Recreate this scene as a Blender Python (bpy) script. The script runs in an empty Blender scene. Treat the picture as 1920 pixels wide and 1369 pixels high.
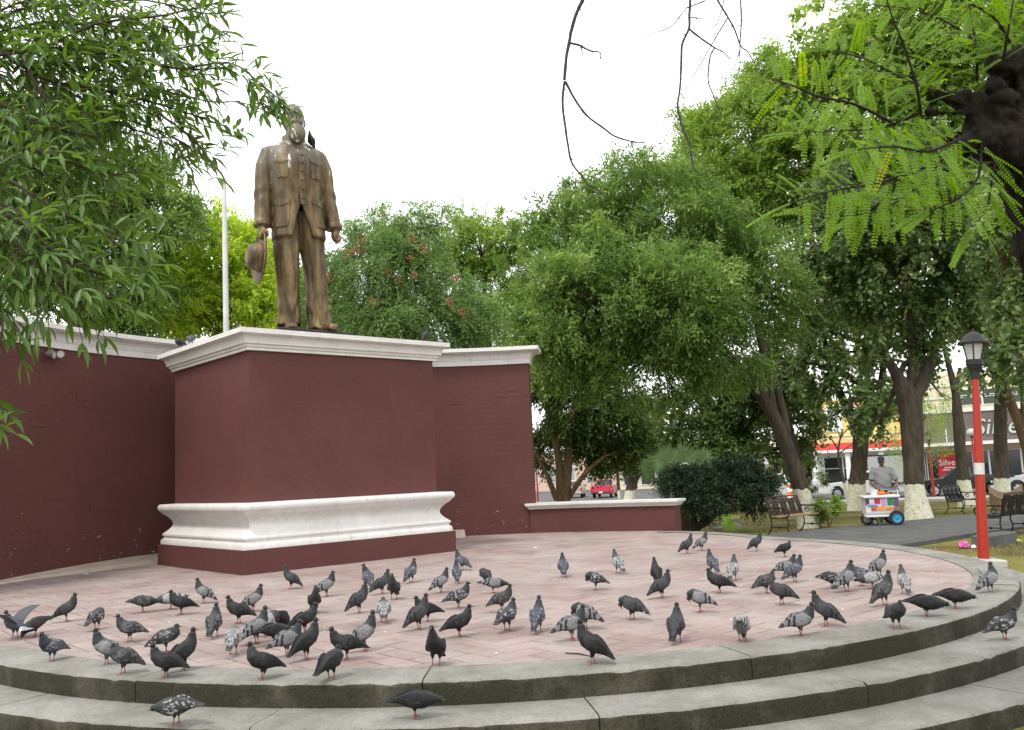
import bpy, bmesh, math, random
import numpy as np
from mathutils import Vector, Matrix, kdtree

# ---------------------------------------------------------------- camera, sky, sun, exposure
S = bpy.context.scene
R = math.radians
F_PX, PITCH, ROLL, CAM_H = 1679.7, 0.1200, -0.0447, 1.3      # photo is 1920 x 1369
cam_d = bpy.data.cameras.new('camera'); cam = bpy.data.objects.new('camera', cam_d)
S.collection.objects.link(cam); S.camera = cam
cam_d.sensor_width = 36; cam_d.sensor_fit = 'HORIZONTAL'; cam_d.lens = 36 * F_PX / 1920
cam_d.clip_start = 0.05; cam_d.clip_end = 2000
cp, sp, cr, sr = math.cos(PITCH), math.sin(PITCH), math.cos(ROLL), math.sin(ROLL)
AX, AY, AZ = Vector((1, 0, 0)), Vector((0, cp, sp)), Vector((0, -sp, cp))
rx, up = AX * cr + AZ * sr, AX * -sr + AZ * cr
m = Matrix((rx, up, -AY)).transposed().to_4x4(); m.translation = (0, 0, CAM_H)
cam.matrix_world = m

W = bpy.data.worlds.new('World'); S.world = W; W.use_nodes = True
nt = W.node_tree; nt.nodes.clear()
out = nt.nodes.new('ShaderNodeOutputWorld'); bg = nt.nodes.new('ShaderNodeBackground')
sky = nt.nodes.new('ShaderNodeTexSky'); sky.sky_type = 'NISHITA'; sky.sun_disc = False
SUN_EL, SUN_AZ = R(58), R(215)          # azimuth clockwise from +Y
sky.sun_elevation = SUN_EL; sky.sun_rotation = SUN_AZ; sky.air_density = 1.2; sky.dust_density = 3.0
tc = nt.nodes.new('ShaderNodeTexCoord'); noi = nt.nodes.new('ShaderNodeTexNoise')
noi.inputs['Scale'].default_value = 2.2; noi.inputs['Detail'].default_value = 6
ramp = nt.nodes.new('ShaderNodeValToRGB'); ramp.color_ramp.elements[0].position = .30; ramp.color_ramp.elements[1].position = .47
ramp.color_ramp.elements[0].color = (.62, .62, .62, 1)
mix = nt.nodes.new('ShaderNodeMixRGB'); mix.inputs['Color2'].default_value = (11.2, 11.4, 11.6, 1)   # thin bright overcast
nt.links.new(tc.outputs['Generated'], noi.inputs['Vector']); nt.links.new(noi.outputs['Fac'], ramp.inputs['Fac'])
nt.links.new(ramp.outputs['Color'], mix.inputs['Fac']); nt.links.new(sky.outputs['Color'], mix.inputs['Color1'])
nt.links.new(mix.outputs['Color'], bg.inputs['Color']); bg.inputs['Strength'].default_value = 0.10
nt.links.new(bg.outputs['Background'], out.inputs['Surface'])

sun_d = bpy.data.lights.new('sun', 'SUN'); sun = bpy.data.objects.new('sun', sun_d); S.collection.objects.link(sun)
sun_d.energy = 1.5; sun_d.angle = R(11); sun_d.color = (1, .96, .9)
sdir = Vector((math.sin(SUN_AZ) * math.cos(SUN_EL), math.cos(SUN_AZ) * math.cos(SUN_EL), math.sin(SUN_EL)))
sun.rotation_euler = sdir.to_track_quat('Z', 'Y').to_euler(); sun.location = (0, 0, 40)

S.view_settings.view_transform = 'Standard'; S.view_settings.look = 'None'
S.view_settings.exposure = 0.80; S.view_settings.gamma = 1
S.cycles.max_bounces = 6; S.cycles.transparent_max_bounces = 4; S.cycles.use_denoising = True
S.cycles.diffuse_bounces = 3; S.cycles.transmission_bounces = 3; S.cycles.glossy_bounces = 2
S.cycles.caustics_reflective = S.cycles.caustics_refractive = False

# ---------------------------------------------------------------- helpers
rng = np.random.default_rng(7); rnd = random.Random(11)
C = S.collection
CX, CY = -0.39, 12.01                       # centre of the round platform
def ray(x, y):
    a, b = (x - 960) / F_PX, (y - 684.5) / F_PX
    u = a * cr + b * sr; v = -a * sr + b * cr
    return AX * u + AY - AZ * v
def px(x, y, z=0.0):                        # photo pixel -> point on the level z
    d = ray(x, y); t = (z - CAM_H) / d.z
    return Vector((0, 0, CAM_H)) + d * t
def at(x, y, depth):                        # photo pixel -> point at that distance
    d = ray(x, y); t = depth / d.y
    return Vector((0, 0, CAM_H)) + d * t
GROUND = -0.465
def gz(x, y):                               # the park falls slightly towards the streets
    d = 0.35 * x + 0.94 * y
    if d < 23: return GROUND
    if d < 57: return GROUND - 0.70 * (d - 23) / 34
    return GROUND - 0.70 - 0.20 * min(d - 57, 40) / 33
def gpx(x, y):
    z = GROUND
    for _ in range(12):
        p = px(x, y, z); z = gz(p.x, p.y)
    p.z = z
    return p

class MB:
    def __init__(s): s.v = []; s.f = []; s.mi = []; s.M = Matrix()
    def add(s, vs, fs, mi=0):
        o = len(s.v); s.v += [tuple(s.M @ Vector(v)) for v in vs]
        s.f += [tuple(i + o for i in f) for f in fs]; s.mi += [mi] * len(fs)
    def box(s, c, d, mi=0, rz=0, M=None, ch=0.0):
        x, y, z = d[0] / 2, d[1] / 2, d[2] / 2
        T = Matrix.Translation(c) @ (M if M is not None else Matrix.Rotation(rz, 4, 'Z'))
        if ch <= 0:
            vs = [(-x, -y, -z), (x, -y, -z), (x, y, -z), (-x, y, -z), (-x, -y, z), (x, -y, z), (x, y, z), (-x, y, z)]
            fs = [(0, 3, 2, 1), (4, 5, 6, 7), (0, 1, 5, 4), (1, 2, 6, 5), (2, 3, 7, 6), (3, 0, 4, 7)]
        else:
            vs = []; fs = []
            for zz, k in ((-z, ch), (-z + ch, 0), (z - ch, 0), (z, ch)):
                a, b = x - k, y - k
                q = ch
                vs += [(-a + q, -b, zz), (a - q, -b, zz), (a, -b + q, zz), (a, b - q, zz), (a - q, b, zz), (-a + q, b, zz), (-a, b - q, zz), (-a, -b + q, zz)]
            for i in range(3):
                for j in range(8): fs.append((i * 8 + j, i * 8 + (j + 1) % 8, i * 8 + 8 + (j + 1) % 8, i * 8 + 8 + j))
            fs += [tuple(range(7, -1, -1)), tuple(range(24, 32))]
        s.add([T @ Vector(v) for v in vs], fs, mi)
    def tube(s, pts, rad, n=8, mi=0, cap=True, jit=0.0, flat=1.0):
        pts = [Vector(p) for p in pts]
        if not hasattr(rad, '__len__'): rad = [rad] * len(pts)
        vs = []; fs = []; prev = None
        for i, p in enumerate(pts):
            t = (pts[min(i + 1, len(pts) - 1)] - pts[max(i - 1, 0)])
            t = t.normalized() if t.length > 1e-9 else Vector((0, 0, 1))
            if prev is None:
                a = t.orthogonal().normalized()
            else:
                a = (prev - t * prev.dot(t))
                a = a.normalized() if a.length > 1e-6 else t.orthogonal().normalized()
            prev = a; b = t.cross(a)
            for j in range(n):
                k = 2 * math.pi * j / n; r = rad[i] * (1 + (rnd.uniform(-jit, jit) if jit else 0))
                vs.append(p + a * math.cos(k) * r + b * math.sin(k) * r * flat)
        for i in range(len(pts) - 1):
            for j in range(n):
                fs.append((i * n + j, i * n + (j + 1) % n, (i + 1) * n + (j + 1) % n, (i + 1) * n + j))
        if cap: fs += [tuple(range(n - 1, -1, -1)), tuple(range((len(pts) - 1) * n, len(pts) * n))]
        s.add(vs, fs, mi)
    def rings(s, rings, mi=0, cap=True, closed=False):
        n = len(rings[0]); vs = [v for r in rings for v in r]; fs = []
        m = len(rings)
        for i in range(m if closed else m - 1):
            for j in range(n):
                i2 = (i + 1) % m
                fs.append((i * n + j, i * n + (j + 1) % n, i2 * n + (j + 1) % n, i2 * n + j))
        if cap and not closed: fs += [tuple(range(n - 1, -1, -1)), tuple(range((m - 1) * n, m * n))]
        s.add(vs, fs, mi)
    def lathe(s, prof, n=16, c=(0, 0, 0), axis=None, mi=0, closed=False):
        T = Matrix.Translation(c) @ (axis if axis is not None else Matrix())
        s.rings([[T @ Vector((r * math.cos(2 * math.pi * j / n), r * math.sin(2 * math.pi * j / n), z)) for j in range(n)] for r, z in prof], mi, closed=closed)
    def ell(s, c, r, n=12, mi=0, M=None):
        T = Matrix.Translation(c) @ (M if M is not None else Matrix()); k = max(5, n // 2 + 1)
        s.rings([[T @ Vector((r[0] * math.sin(a) * math.cos(2 * math.pi * j / n), r[1] * math.sin(a) * math.sin(2 * math.pi * j / n), -r[2] * math.cos(a))) for j in range(n)]
                 for a in [0.02 + (math.pi - 0.04) * i / (k - 1) for i in range(k)]], mi)
    def prism(s, poly, axis, a, b, mi=0):     # poly in the plane across axis; axis 'x','y','z'
        def P(u, w, t): return {'x': (t, u, w), 'y': (u, t, w), 'z': (u, w, t)}[axis]
        n = len(poly); vs = [P(u, w, a) for u, w in poly] + [P(u, w, b) for u, w in poly]
        s.add(vs, [tuple(range(n - 1, -1, -1)), tuple(range(n, 2 * n))] + [(i, (i + 1) % n, n + (i + 1) % n, n + i) for i in range(n)], mi)
    def mesh(s, name, smooth=False, sharp=None):
        me = bpy.data.meshes.new(name); me.from_pydata(s.v, [], s.f)
        if any(s.mi): me.polygons.foreach_set('material_index', s.mi)
        bm = bmesh.new(); bm.from_mesh(me); bmesh.ops.recalc_face_normals(bm, faces=bm.faces); bm.to_mesh(me); bm.free()
        if smooth:
            me.polygons.foreach_set('use_smooth', [True] * len(me.polygons))
            if sharp: me.set_sharp_from_angle(angle=R(sharp))
        return me
    def build(s, name, mat, parent=None, smooth=False, sharp=40, loc=None):
        me = s.mesh(name, smooth, sharp)
        for q in (mat if isinstance(mat, (list, tuple)) else [mat]): me.materials.append(q)
        return put(name, me, parent, loc)

def put(name, me, parent=None, loc=None):
    o = bpy.data.objects.new(name, me); C.objects.link(o)
    if parent is not None: o.parent = parent
    if loc is not None: o.location = loc
    return o
def tag(o, label=None, cat=None, group=None, kind=None):
    for k, v in (('label', label), ('category', cat), ('group', group), ('kind', kind)):
        if v: o[k] = v
    return o
def thing(name, label, cat, loc=(0, 0, 0), rz=0.0, group=None):
    o = bpy.data.objects.new(name, None); C.objects.link(o); o.empty_display_size = .1
    o.location = loc; o.rotation_euler = (0, 0, rz)
    return tag(o, label, cat, group)
def dup(root, loc, rz, label, parent=None):
    r = root.copy(); C.objects.link(r); r.location = loc; r.rotation_euler = (0, 0, rz); r['label'] = label
    for ch in list(root.children):
        c = ch.copy(); C.objects.link(c); c.parent = r
        for g in list(ch.children):
            d = g.copy(); C.objects.link(d); d.parent = c
    return r
def remesh(me, voxel, smooth=3):
    o = bpy.data.objects.new('tmp', me); C.objects.link(o)
    md = o.modifiers.new('r', 'REMESH'); md.mode = 'VOXEL'; md.voxel_size = voxel; md.use_smooth_shade = True
    if smooth: s_ = o.modifiers.new('s', 'SMOOTH'); s_.iterations = smooth; s_.factor = .5
    dg = bpy.context.evaluated_depsgraph_get(); dg.update()
    nm = bpy.data.meshes.new_from_object(o.evaluated_get(dg))
    bpy.data.objects.remove(o)
    nm.polygons.foreach_set('use_smooth', [True] * len(nm.polygons))
    return nm

# ---------------------------------------------------------------- materials
def mat(name, col, rough=.7, metal=0.0, spec=.4, noise=None, bump=None, col2=None, trans=0.0, emit=None, nscale=6.0, coord='Object'):
    """noise: strength of colour mottling towards col2; bump: (scale, strength)"""
    mt = bpy.data.materials.new(name); mt.use_nodes = True
    n = mt.node_tree.nodes; l = mt.node_tree.links; b = n['Principled BSDF']
    b.inputs['Base Color'].default_value = (*col, 1); b.inputs['Roughness'].default_value = rough
    b.inputs['Metallic'].default_value = metal; b.inputs['Specular IOR Level'].default_value = spec
    t = n.new('ShaderNodeTexCoord'); v = t.outputs[coord]
    if noise:
        a = n.new('ShaderNodeTexNoise'); a.inputs['Scale'].default_value = nscale; a.inputs['Detail'].default_value = 8; a.inputs['Roughness'].default_value = .65
        r = n.new('ShaderNodeValToRGB'); r.color_ramp.elements[0].position = .5 - .25; r.color_ramp.elements[1].position = .5 + .25
        c2 = col2 or tuple(c * (1 - noise) for c in col)
        r.color_ramp.elements[0].color = (*c2, 1); r.color_ramp.elements[1].color = (*col, 1)
        l.new(v, a.inputs['Vector']); l.new(a.outputs['Fac'], r.inputs['Fac']); l.new(r.outputs['Color'], b.inputs['Base Color'])
    if bump:
        a = n.new('ShaderNodeTexNoise'); a.inputs['Scale'].default_value = bump[0]; a.inputs['Detail'].default_value = 6
        bp = n.new('ShaderNodeBump'); bp.inputs['Strength'].default_value = bump[1]; bp.inputs['Distance'].default_value = .02
        l.new(v, a.inputs['Vector']); l.new(a.outputs['Fac'], bp.inputs['Height']); l.new(bp.outputs['Normal'], b.inputs['Normal'])
    if emit: b.inputs['Emission Color'].default_value = (*emit[:3], 1); b.inputs['Emission Strength'].default_value = emit[3]
    return mt
def nodes_of(mt): return mt.node_tree.nodes, mt.node_tree.links, mt.node_tree.nodes['Principled BSDF']
def N(n, kind, **kw):
    o = n.new('ShaderNode' + kind)
    for k, v in kw.items():
        if k in o.inputs.keys(): o.inputs[k].default_value = v
        else: setattr(o, k, v)
    return o
def rampn(n, stops, interp='LINEAR'):
    r = n.new('ShaderNodeValToRGB'); e = r.color_ramp.elements; r.color_ramp.interpolation = interp
    while len(e) < len(stops): e.new(.5)
    for k, (p, c) in zip(e, stops): k.position = p; k.color = (*c, 1) if len(c) == 3 else c
    return r
def mixn(n, l, fac, a, b, mode='MIX'):
    k = n.new('ShaderNodeMixRGB'); k.blend_type = mode
    for s_, q in ((k.inputs[0], fac), (k.inputs[1], a), (k.inputs[2], b)):
        if hasattr(q, 'is_output'): l.new(q, s_)
        elif isinstance(q, (int, float)): s_.default_value = q
        else: s_.default_value = (*q, 1)
    return k.outputs[0]

def leaf_mat(name, c1, c2, c3=None, trans=.35, rough=.5, spec=.35):
    mt = bpy.data.materials.new(name); mt.use_nodes = True
    n, l, b = nodes_of(mt)
    at_ = N(n, 'Attribute', attribute_name='rnd')
    st = [(0, c1), (.85, c2)] + ([(1, c3)] if c3 else [])
    r = rampn(n, st); l.new(at_.outputs['Fac'], r.inputs['Fac'])
    l.new(r.outputs['Color'], b.inputs['Base Color']); b.inputs['Roughness'].default_value = rough
    b.inputs['Specular IOR Level'].default_value = spec
    tr = N(n, 'BsdfTranslucent'); hs = N(n, 'HueSaturation', Value=1.5, Saturation=1.1, Hue=.485)
    l.new(r.outputs['Color'], hs.inputs['Color']); l.new(hs.outputs['Color'], tr.inputs['Color'])
    mx = N(n, 'MixShader', Fac=trans); l.new(b.outputs[0], mx.inputs[1]); l.new(tr.outputs[0], mx.inputs[2])
    l.new(mx.outputs[0], n['Material Output'].inputs['Surface'])
    return mt

# concrete of kerb and treads: pale, speckled, stained
def concrete(name, base, dirt, dirt_amt, speck=.35):
    mt = bpy.data.materials.new(name); mt.use_nodes = True; n, l, b = nodes_of(mt)
    t = N(n, 'TexCoord'); v = t.outputs['Object']
    a = N(n, 'TexNoise', Scale=1.7, Detail=10, Roughness=.7); l.new(v, a.inputs['Vector'])
    r1 = rampn(n, [(.5 - dirt_amt, (1, 1, 1)), (.62, (0, 0, 0))]); l.new(a.outputs['Fac'], r1.inputs['Fac'])
    k = mixn(n, l, r1.outputs['Color'], base, dirt)
    s1 = N(n, 'TexNoise', Scale=55, Detail=4, Roughness=.7); l.new(v, s1.inputs['Vector'])
    r2 = rampn(n, [(.33, (1 - speck,) * 3), (.5, (1, 1, 1)), (.72, (1.12,) * 3)]); l.new(s1.outputs['Fac'], r2.inputs['Fac'])
    k = mixn(n, l, 1.0, k, r2.outputs['Color'], 'MULTIPLY')
    s2 = N(n, 'TexVoronoi', Scale=17); l.new(v, s2.inputs['Vector'])
    r3 = rampn(n, [(.07, (.45, .42, .36)), (.16, (1, 1, 1))]); l.new(s2.outputs['Distance'], r3.inputs['Fac'])
    k = mixn(n, l, .6, k, r3.outputs['Color'], 'MULTIPLY')
    l.new(k, b.inputs['Base Color']); b.inputs['Roughness'].default_value = .9; b.inputs['Specular IOR Level'].default_value = .2
    bp = N(n, 'Bump', Strength=.5, Distance=.012); l.new(s1.outputs['Fac'], bp.inputs['Height']); l.new(bp.outputs['Normal'], b.inputs['Normal'])
    return mt
M = {}
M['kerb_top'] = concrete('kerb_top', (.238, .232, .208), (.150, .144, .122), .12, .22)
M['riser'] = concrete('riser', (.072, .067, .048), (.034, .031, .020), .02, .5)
M['white'] = mat('white_paint', (.70, .69, .67), .55, noise=.16, bump=(14, .15), nscale=2.2, col2=(.56, .545, .515))
def grimy(mt):                                 # dirt runs and hairline cracks on white paint
    n, l, b = nodes_of(mt); src = b.inputs['Base Color'].links[0].from_socket; t = N(n, 'TexCoord')
    mp = N(n, 'Mapping'); mp.inputs['Scale'].default_value = (3, 3, .8); l.new(t.outputs['Object'], mp.inputs['Vector'])
    a = N(n, 'TexNoise', Scale=4.5, Detail=8, Roughness=.7); l.new(mp.outputs[0], a.inputs['Vector'])
    r = rampn(n, [(.27, (.62, .59, .54)), (.40, (.95, .94, .92)), (.55, (1, 1, 1))]); l.new(a.outputs['Fac'], r.inputs['Fac'])
    v_ = N(n, 'TexVoronoi', feature='DISTANCE_TO_EDGE', Scale=1.3); w = N(n, 'TexNoise', Scale=6, Detail=4); ad = N(n, 'VectorMath', operation='MULTIPLY_ADD')
    l.new(t.outputs['Object'], w.inputs['Vector']); l.new(w.outputs['Color'], ad.inputs[0]); ad.inputs[1].default_value = (.5, .5, .5); l.new(t.outputs['Object'], ad.inputs[2]); l.new(ad.outputs[0], v_.inputs['Vector'])
    r2 = rampn(n, [(.0015, (.55, .52, .48)), (.006, (1, 1, 1))]); l.new(v_.outputs['Distance'], r2.inputs['Fac'])
    k = mixn(n, l, 1.0, src, r.outputs['Color'], 'MULTIPLY'); k = mixn(n, l, .28, k, r2.outputs['Color'], 'MULTIPLY'); l.new(k, b.inputs['Base Color'])
grimy(M['white'])
M['maroon'] = None

def maroon(name, chips, low=0.0, c1=(.116, .0445, .0405), c2=(.096, .039, .035)):
    mt = bpy.data.materials.new(name); mt.use_nodes = True; n, l, b = nodes_of(mt)
    t = N(n, 'TexCoord'); v = t.outputs['Object']
    a = N(n, 'TexNoise', Scale=.9, Detail=9, Roughness=.6); l.new(v, a.inputs['Vector'])
    r1 = rampn(n, [(.32, c2), (.66, c1)]); l.new(a.outputs['Fac'], r1.inputs['Fac'])
    f = N(n, 'TexNoise', Scale=70, Detail=3); l.new(v, f.inputs['Vector'])
    r0 = rampn(n, [(.35, (.86,) * 3), (.65, (1.1,) * 3)]); l.new(f.outputs['Fac'], r0.inputs['Fac'])
    k = mixn(n, l, 1.0, r1.outputs['Color'], r0.outputs['Color'], 'MULTIPLY')
    # flaked paint and bird lime: small pale marks, drawn out along the surface
    mp = N(n, 'Mapping'); mp.inputs['Scale'].default_value = (2.2, 2.2, 4.0); l.new(v, mp.inputs['Vector'])
    s1 = N(n, 'TexNoise', Scale=3.1, Detail=7, Roughness=.75); l.new(mp.outputs[0], s1.inputs['Vector'])
    sz = N(n, 'SeparateXYZ'); l.new(v, sz.inputs[0]); mr = N(n, 'MapRange'); l.new(sz.outputs['Z'], mr.inputs['Value'])
    mr.inputs['From Min'].default_value = 1.5; mr.inputs['From Max'].default_value = .2; mr.inputs['To Max'].default_value = low
    sa = N(n, 'Math', operation='ADD'); l.new(s1.outputs['Fac'], sa.inputs[0]); l.new(mr.outputs[0], sa.inputs[1])
    r2 = rampn(n, [(chips, (0, 0, 0)), (chips + .02, (1, 1, 1))]); l.new(sa.outputs[0], r2.inputs['Fac'])
    k = mixn(n, l, r2.outputs['Color'], k, (.36, .30, .28))
    l.new(k, b.inputs['Base Color']); b.inputs['Roughness'].default_value = .7; b.inputs['Specular IOR Level'].default_value = .15
    bp = N(n, 'Bump', Strength=.25, Distance=.01); l.new(f.outputs['Fac'], bp.inputs['Height']); l.new(bp.outputs['Normal'], b.inputs['Normal'])
    return mt
M['maroon'] = maroon('maroon_paint', .735)
M['maroon_worn'] = maroon('maroon_worn', .715, .098)
M['bark'] = None
def bark(name, c1, c2, lime=None):
    mt = bpy.data.materials.new(name); mt.use_nodes = True; n, l, b = nodes_of(mt)
    t = N(n, 'TexCoord'); v = t.outputs['Object']
    mp = N(n, 'Mapping'); mp.inputs['Scale'].default_value = (1, 1, .25); l.new(v, mp.inputs['Vector'])
    a = N(n, 'TexNoise', Scale=9, Detail=9, Roughness=.7); l.new(mp.outputs[0], a.inputs['Vector'])
    r = rampn(n, [(.32, c2), (.68, c1)]); l.new(a.outputs['Fac'], r.inputs['Fac']); k = r.outputs['Color']
    if lime:                                   # whitewashed foot of the trunk
        sx = N(n, 'SeparateXYZ'); l.new(v, sx.inputs[0])
        w = N(n, 'TexNoise', Scale=5, Detail=5); l.new(v, w.inputs['Vector'])
        m1 = N(n, 'Math', operation='MULTIPLY_ADD'); l.new(w.outputs['Fac'], m1.inputs[0]); m1.inputs[1].default_value = .3; l.new(sx.outputs['Z'], m1.inputs[2])
        m2 = N(n, 'Math', operation='LESS_THAN'); l.new(m1.outputs[0], m2.inputs[0]); m2.inputs[1].default_value = lime + .15
        w2 = N(n, 'TexNoise', Scale=14, Detail=8, Roughness=.7); l.new(v, w2.inputs['Vector'])
        r2 = rampn(n, [(.33, (.30, .27, .16)), (.46, (.52, .50, .38)), (.6, (.62, .61, .50))]); l.new(w2.outputs['Fac'], r2.inputs['Fac'])
        k = mixn(n, l, m2.outputs[0], k, r2.outputs['Color'])
    l.new(k, b.inputs['Base Color']); b.inputs['Roughness'].default_value = .9; b.inputs['Specular IOR Level'].default_value = .15
    bp = N(n, 'Bump', Strength=.8, Distance=.04); l.new(a.outputs['Fac'], bp.inputs['Height']); l.new(bp.outputs['Normal'], b.inputs['Normal'])
    return mt
M['bark'] = bark('bark', (.10, .075, .055), (.035, .027, .02))
M['bark_lime'] = bark('bark_whitewashed', (.095, .078, .055), (.032, .026, .019), 1.05)
M['bark_dark'] = bark('bark_dark', (.045, .034, .026), (.012, .009, .007))
M['bark_black'] = bark('bark_black', (.030, .023, .018), (.007, .0055, .0045))
M['bark_brown'] = bark('bark_brown', (.16, .105, .06), (.06, .038, .022))
M['iron'] = mat('cast_iron', (.022, .020, .018), .5, .4, noise=.4, nscale=20)
M['iron_brown'] = mat('cast_iron_brown', (.055, .036, .026), .55, .3, noise=.5, nscale=18)
M['red_post'] = mat('red_post_paint', (.37, .026, .010), .40, noise=.25, nscale=9)
M['black'] = mat('black_plastic', (.015, .015, .016), .5)
M['rubber'] = mat('rubber', (.018, .018, .019), .8)
M['glass_dark'] = mat('dark_glass', (.02, .024, .028), .08, spec=.8)
M['chrome'] = mat('metal_rim', (.55, .55, .56), .3, .9)
M['milk'] = mat('milky_glass', (.55, .55, .50), .35, noise=.25, nscale=12)
# ---------------------------------------------------------------- ground, path, streets
def gpt(d, s, dz=0.0):                      # (distance down the slope, across) -> world point on the terrain
    x, y = .35 * d / 1.0061 + .94 * s / 1.0061, .94 * d / 1.0061 - .35 * s / 1.0061
    return Vector((x, y, gz(x, y) + dz))
def ds(p): return .35 * p.x + .94 * p.y, .94 * p.x - .35 * p.y

def ground_mat():
    mt = bpy.data.materials.new('lawn_and_earth'); mt.use_nodes = True; n, l, b = nodes_of(mt)
    t = N(n, 'TexCoord'); v = t.outputs['Object']
    a = N(n, 'TexNoise', Scale=.33, Detail=9, Roughness=.65); l.new(v, a.inputs['Vector'])
    r = rampn(n, [(.36, (.085, .060, .034)), (.46, (.15, .125, .05)), (.55, (.20, .19, .05)), (.66, (.10, .13, .026))]); l.new(a.outputs['Fac'], r.inputs['Fac'])
    f = N(n, 'TexNoise', Scale=24, Detail=6, Roughness=.75); l.new(v, f.inputs['Vector'])
    r2 = rampn(n, [(.3, (.5,) * 3), (.7, (1.4,) * 3)]); l.new(f.outputs['Fac'], r2.inputs['Fac'])
    k = mixn(n, l, 1.0, r.outputs['Color'], r2.outputs['Color'], 'MULTIPLY')
    l.new(k, b.inputs['Base Color']); b.inputs['Roughness'].default_value = .95; b.inputs['Specular IOR Level'].default_value = .1
    bp = N(n, 'Bump', Strength=.8, Distance=.05); l.new(f.outputs['Fac'], bp.inputs['Height']); l.new(bp.outputs['Normal'], b.inputs['Normal'])
    return mt
M['ground'] = ground_mat()
M['asphalt'] = mat('asphalt', (.085, .083, .080), .85, noise=.35, bump=(60, .5), nscale=1.3)
M['path'] = concrete('grey_path', (.115, .115, .112), (.078, .077, .073), .1, .3)
M['walk'] = concrete('pavement_concrete', (.42, .41, .38), (.30, .29, .26), .1, .2)
M['lime_line'] = mat('road_paint', (.7, .7, .66), .7)
mb = MB(); rows = [-70, 23, 57, 97, 900]
for d in rows: mb.add([gpt(d, -600), gpt(d, 600)], [])
mb.f = [(2 * i, 2 * i + 1, 2 * i + 3, 2 * i + 2) for i in range(4)]; mb.mi = [0] * 4
g = tag(mb.build('ground', M['ground']), 'patchy lawn and bare earth of the plaza', kind='structure')

def strip(name, d0, d1, s0, s1, dz, material, kind='structure', th=.3):
    mb = MB(); cuts = [d0] + [q for q in rows if d0 < q < d1] + [d1]
    top = [gpt(d, s, dz) for d in cuts for s in (s0, s1)]; k = len(top)
    mb.add(top + [p - Vector((0, 0, th)) for p in top],
           [(2 * i, 2 * i + 1, 2 * i + 3, 2 * i + 2) for i in range(len(cuts) - 1)] + [(2 * i, 2 * i + 2, k + 2 * i + 2, k + 2 * i) for i in range(len(cuts) - 1)]
           + [(2 * i + 1, 2 * i + 3, k + 2 * i + 3, k + 2 * i + 1) for i in range(len(cuts) - 1)] + [(0, 1, k + 1, k), (k - 2, k - 1, 2 * k - 1, 2 * k - 2)])
    return tag(mb.build(name, material), kind=kind)
strip('street', 54, 70, -160, 160, .004, M['asphalt'])
strip('side_street', 70.02, 240, -46, -9, .006, M['asphalt'])
strip('pavement_park_side', 49.5, 53.9, -160, 160, .11, M['walk'])
strip('pavement_shop_side', 69.95, 73.5, -8, 160, .12, M['walk'])
# the path from the platform to the street, a raised slab
pd, pn = Vector((.79, .613, 0)).normalized(), Vector((.613, -.79, 0)).normalized()
def path_pt(t, w, dz): 
    q = Vector((5.4, 20.9, 0)) + pd * t + pn * w
    return Vector((q.x, q.y, gz(q.x, q.y) + dz))
mb = MB(); ts = [-4, 1.2, 2.4, 8, 16, 24, 32]
for t in ts: mb.add([path_pt(t, 0, .085), path_pt(t, 3.9, .085), path_pt(t, 0, -.1), path_pt(t, 3.9, -.1)], [])
for i in range(len(ts) - 1):
    a = 4 * i; mb.f += [(a, a + 1, a + 5, a + 4), (a, a + 4, a + 6, a + 2), (a + 1, a + 3, a + 7, a + 5)]; mb.mi += [0, 0, 0]
mb.f.append((0, 2, 3, 1)); mb.mi.append(0)
path = tag(mb.build('path', M['path']), kind='structure')
mb = MB()
for t in (-.5, 3.2, 6.9, 10.6, 14.5):        # expansion joints
    for w0, w1 in ((.02, 3.88),):
        mb.add([path_pt(t, w0, .0885), path_pt(t + .02, w0, .0885), path_pt(t + .02, w1, .0885), path_pt(t, w1, .0885)], [(0, 1, 2, 3)])
mb.add([path_pt(-1, 1.75, .0885), path_pt(-1, 1.78, .0885), path_pt(7.9, 1.78, .0885), path_pt(7.9, 1.75, .0885)], [(0, 1, 2, 3)])
mb.build('joint_line', mat('joint_dirt', (.04, .04, .038), .9), path)

# ---------------------------------------------------------------- round platform
YAW = 0.7276; AXIS = math.degrees(YAW) + 90
E1, E2 = Vector((math.cos(YAW), math.sin(YAW), 0)), Vector((-math.sin(YAW), math.cos(YAW), 0))
PA = Vector((-4.0243, 13.2196, 0)); PL, PW = 3.367, 3.905           # front corner of the pedestal, depth, width
def smooth(t): t = max(0, min(1, t)); return t * t * (3 - 2 * t)
def adiff(th): return abs((th - AXIS + 180) % 360 - 180)
def r_out(th):
    a = adiff(th)
    if a > 98: return 6.07
    return 6.07 + 1.12 * smooth((98 - a) / 29) if a > 69 else 7.19 + 1.0 * smooth((69 - a) / 6)
def pol(th, r, z=0.0): return Vector((CX + r * math.cos(R(th)), CY + r * math.sin(R(th)), z))
KW = .42
def r_in(th): return r_out(th) - KW if adiff(th) > 69 else 7.9

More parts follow.
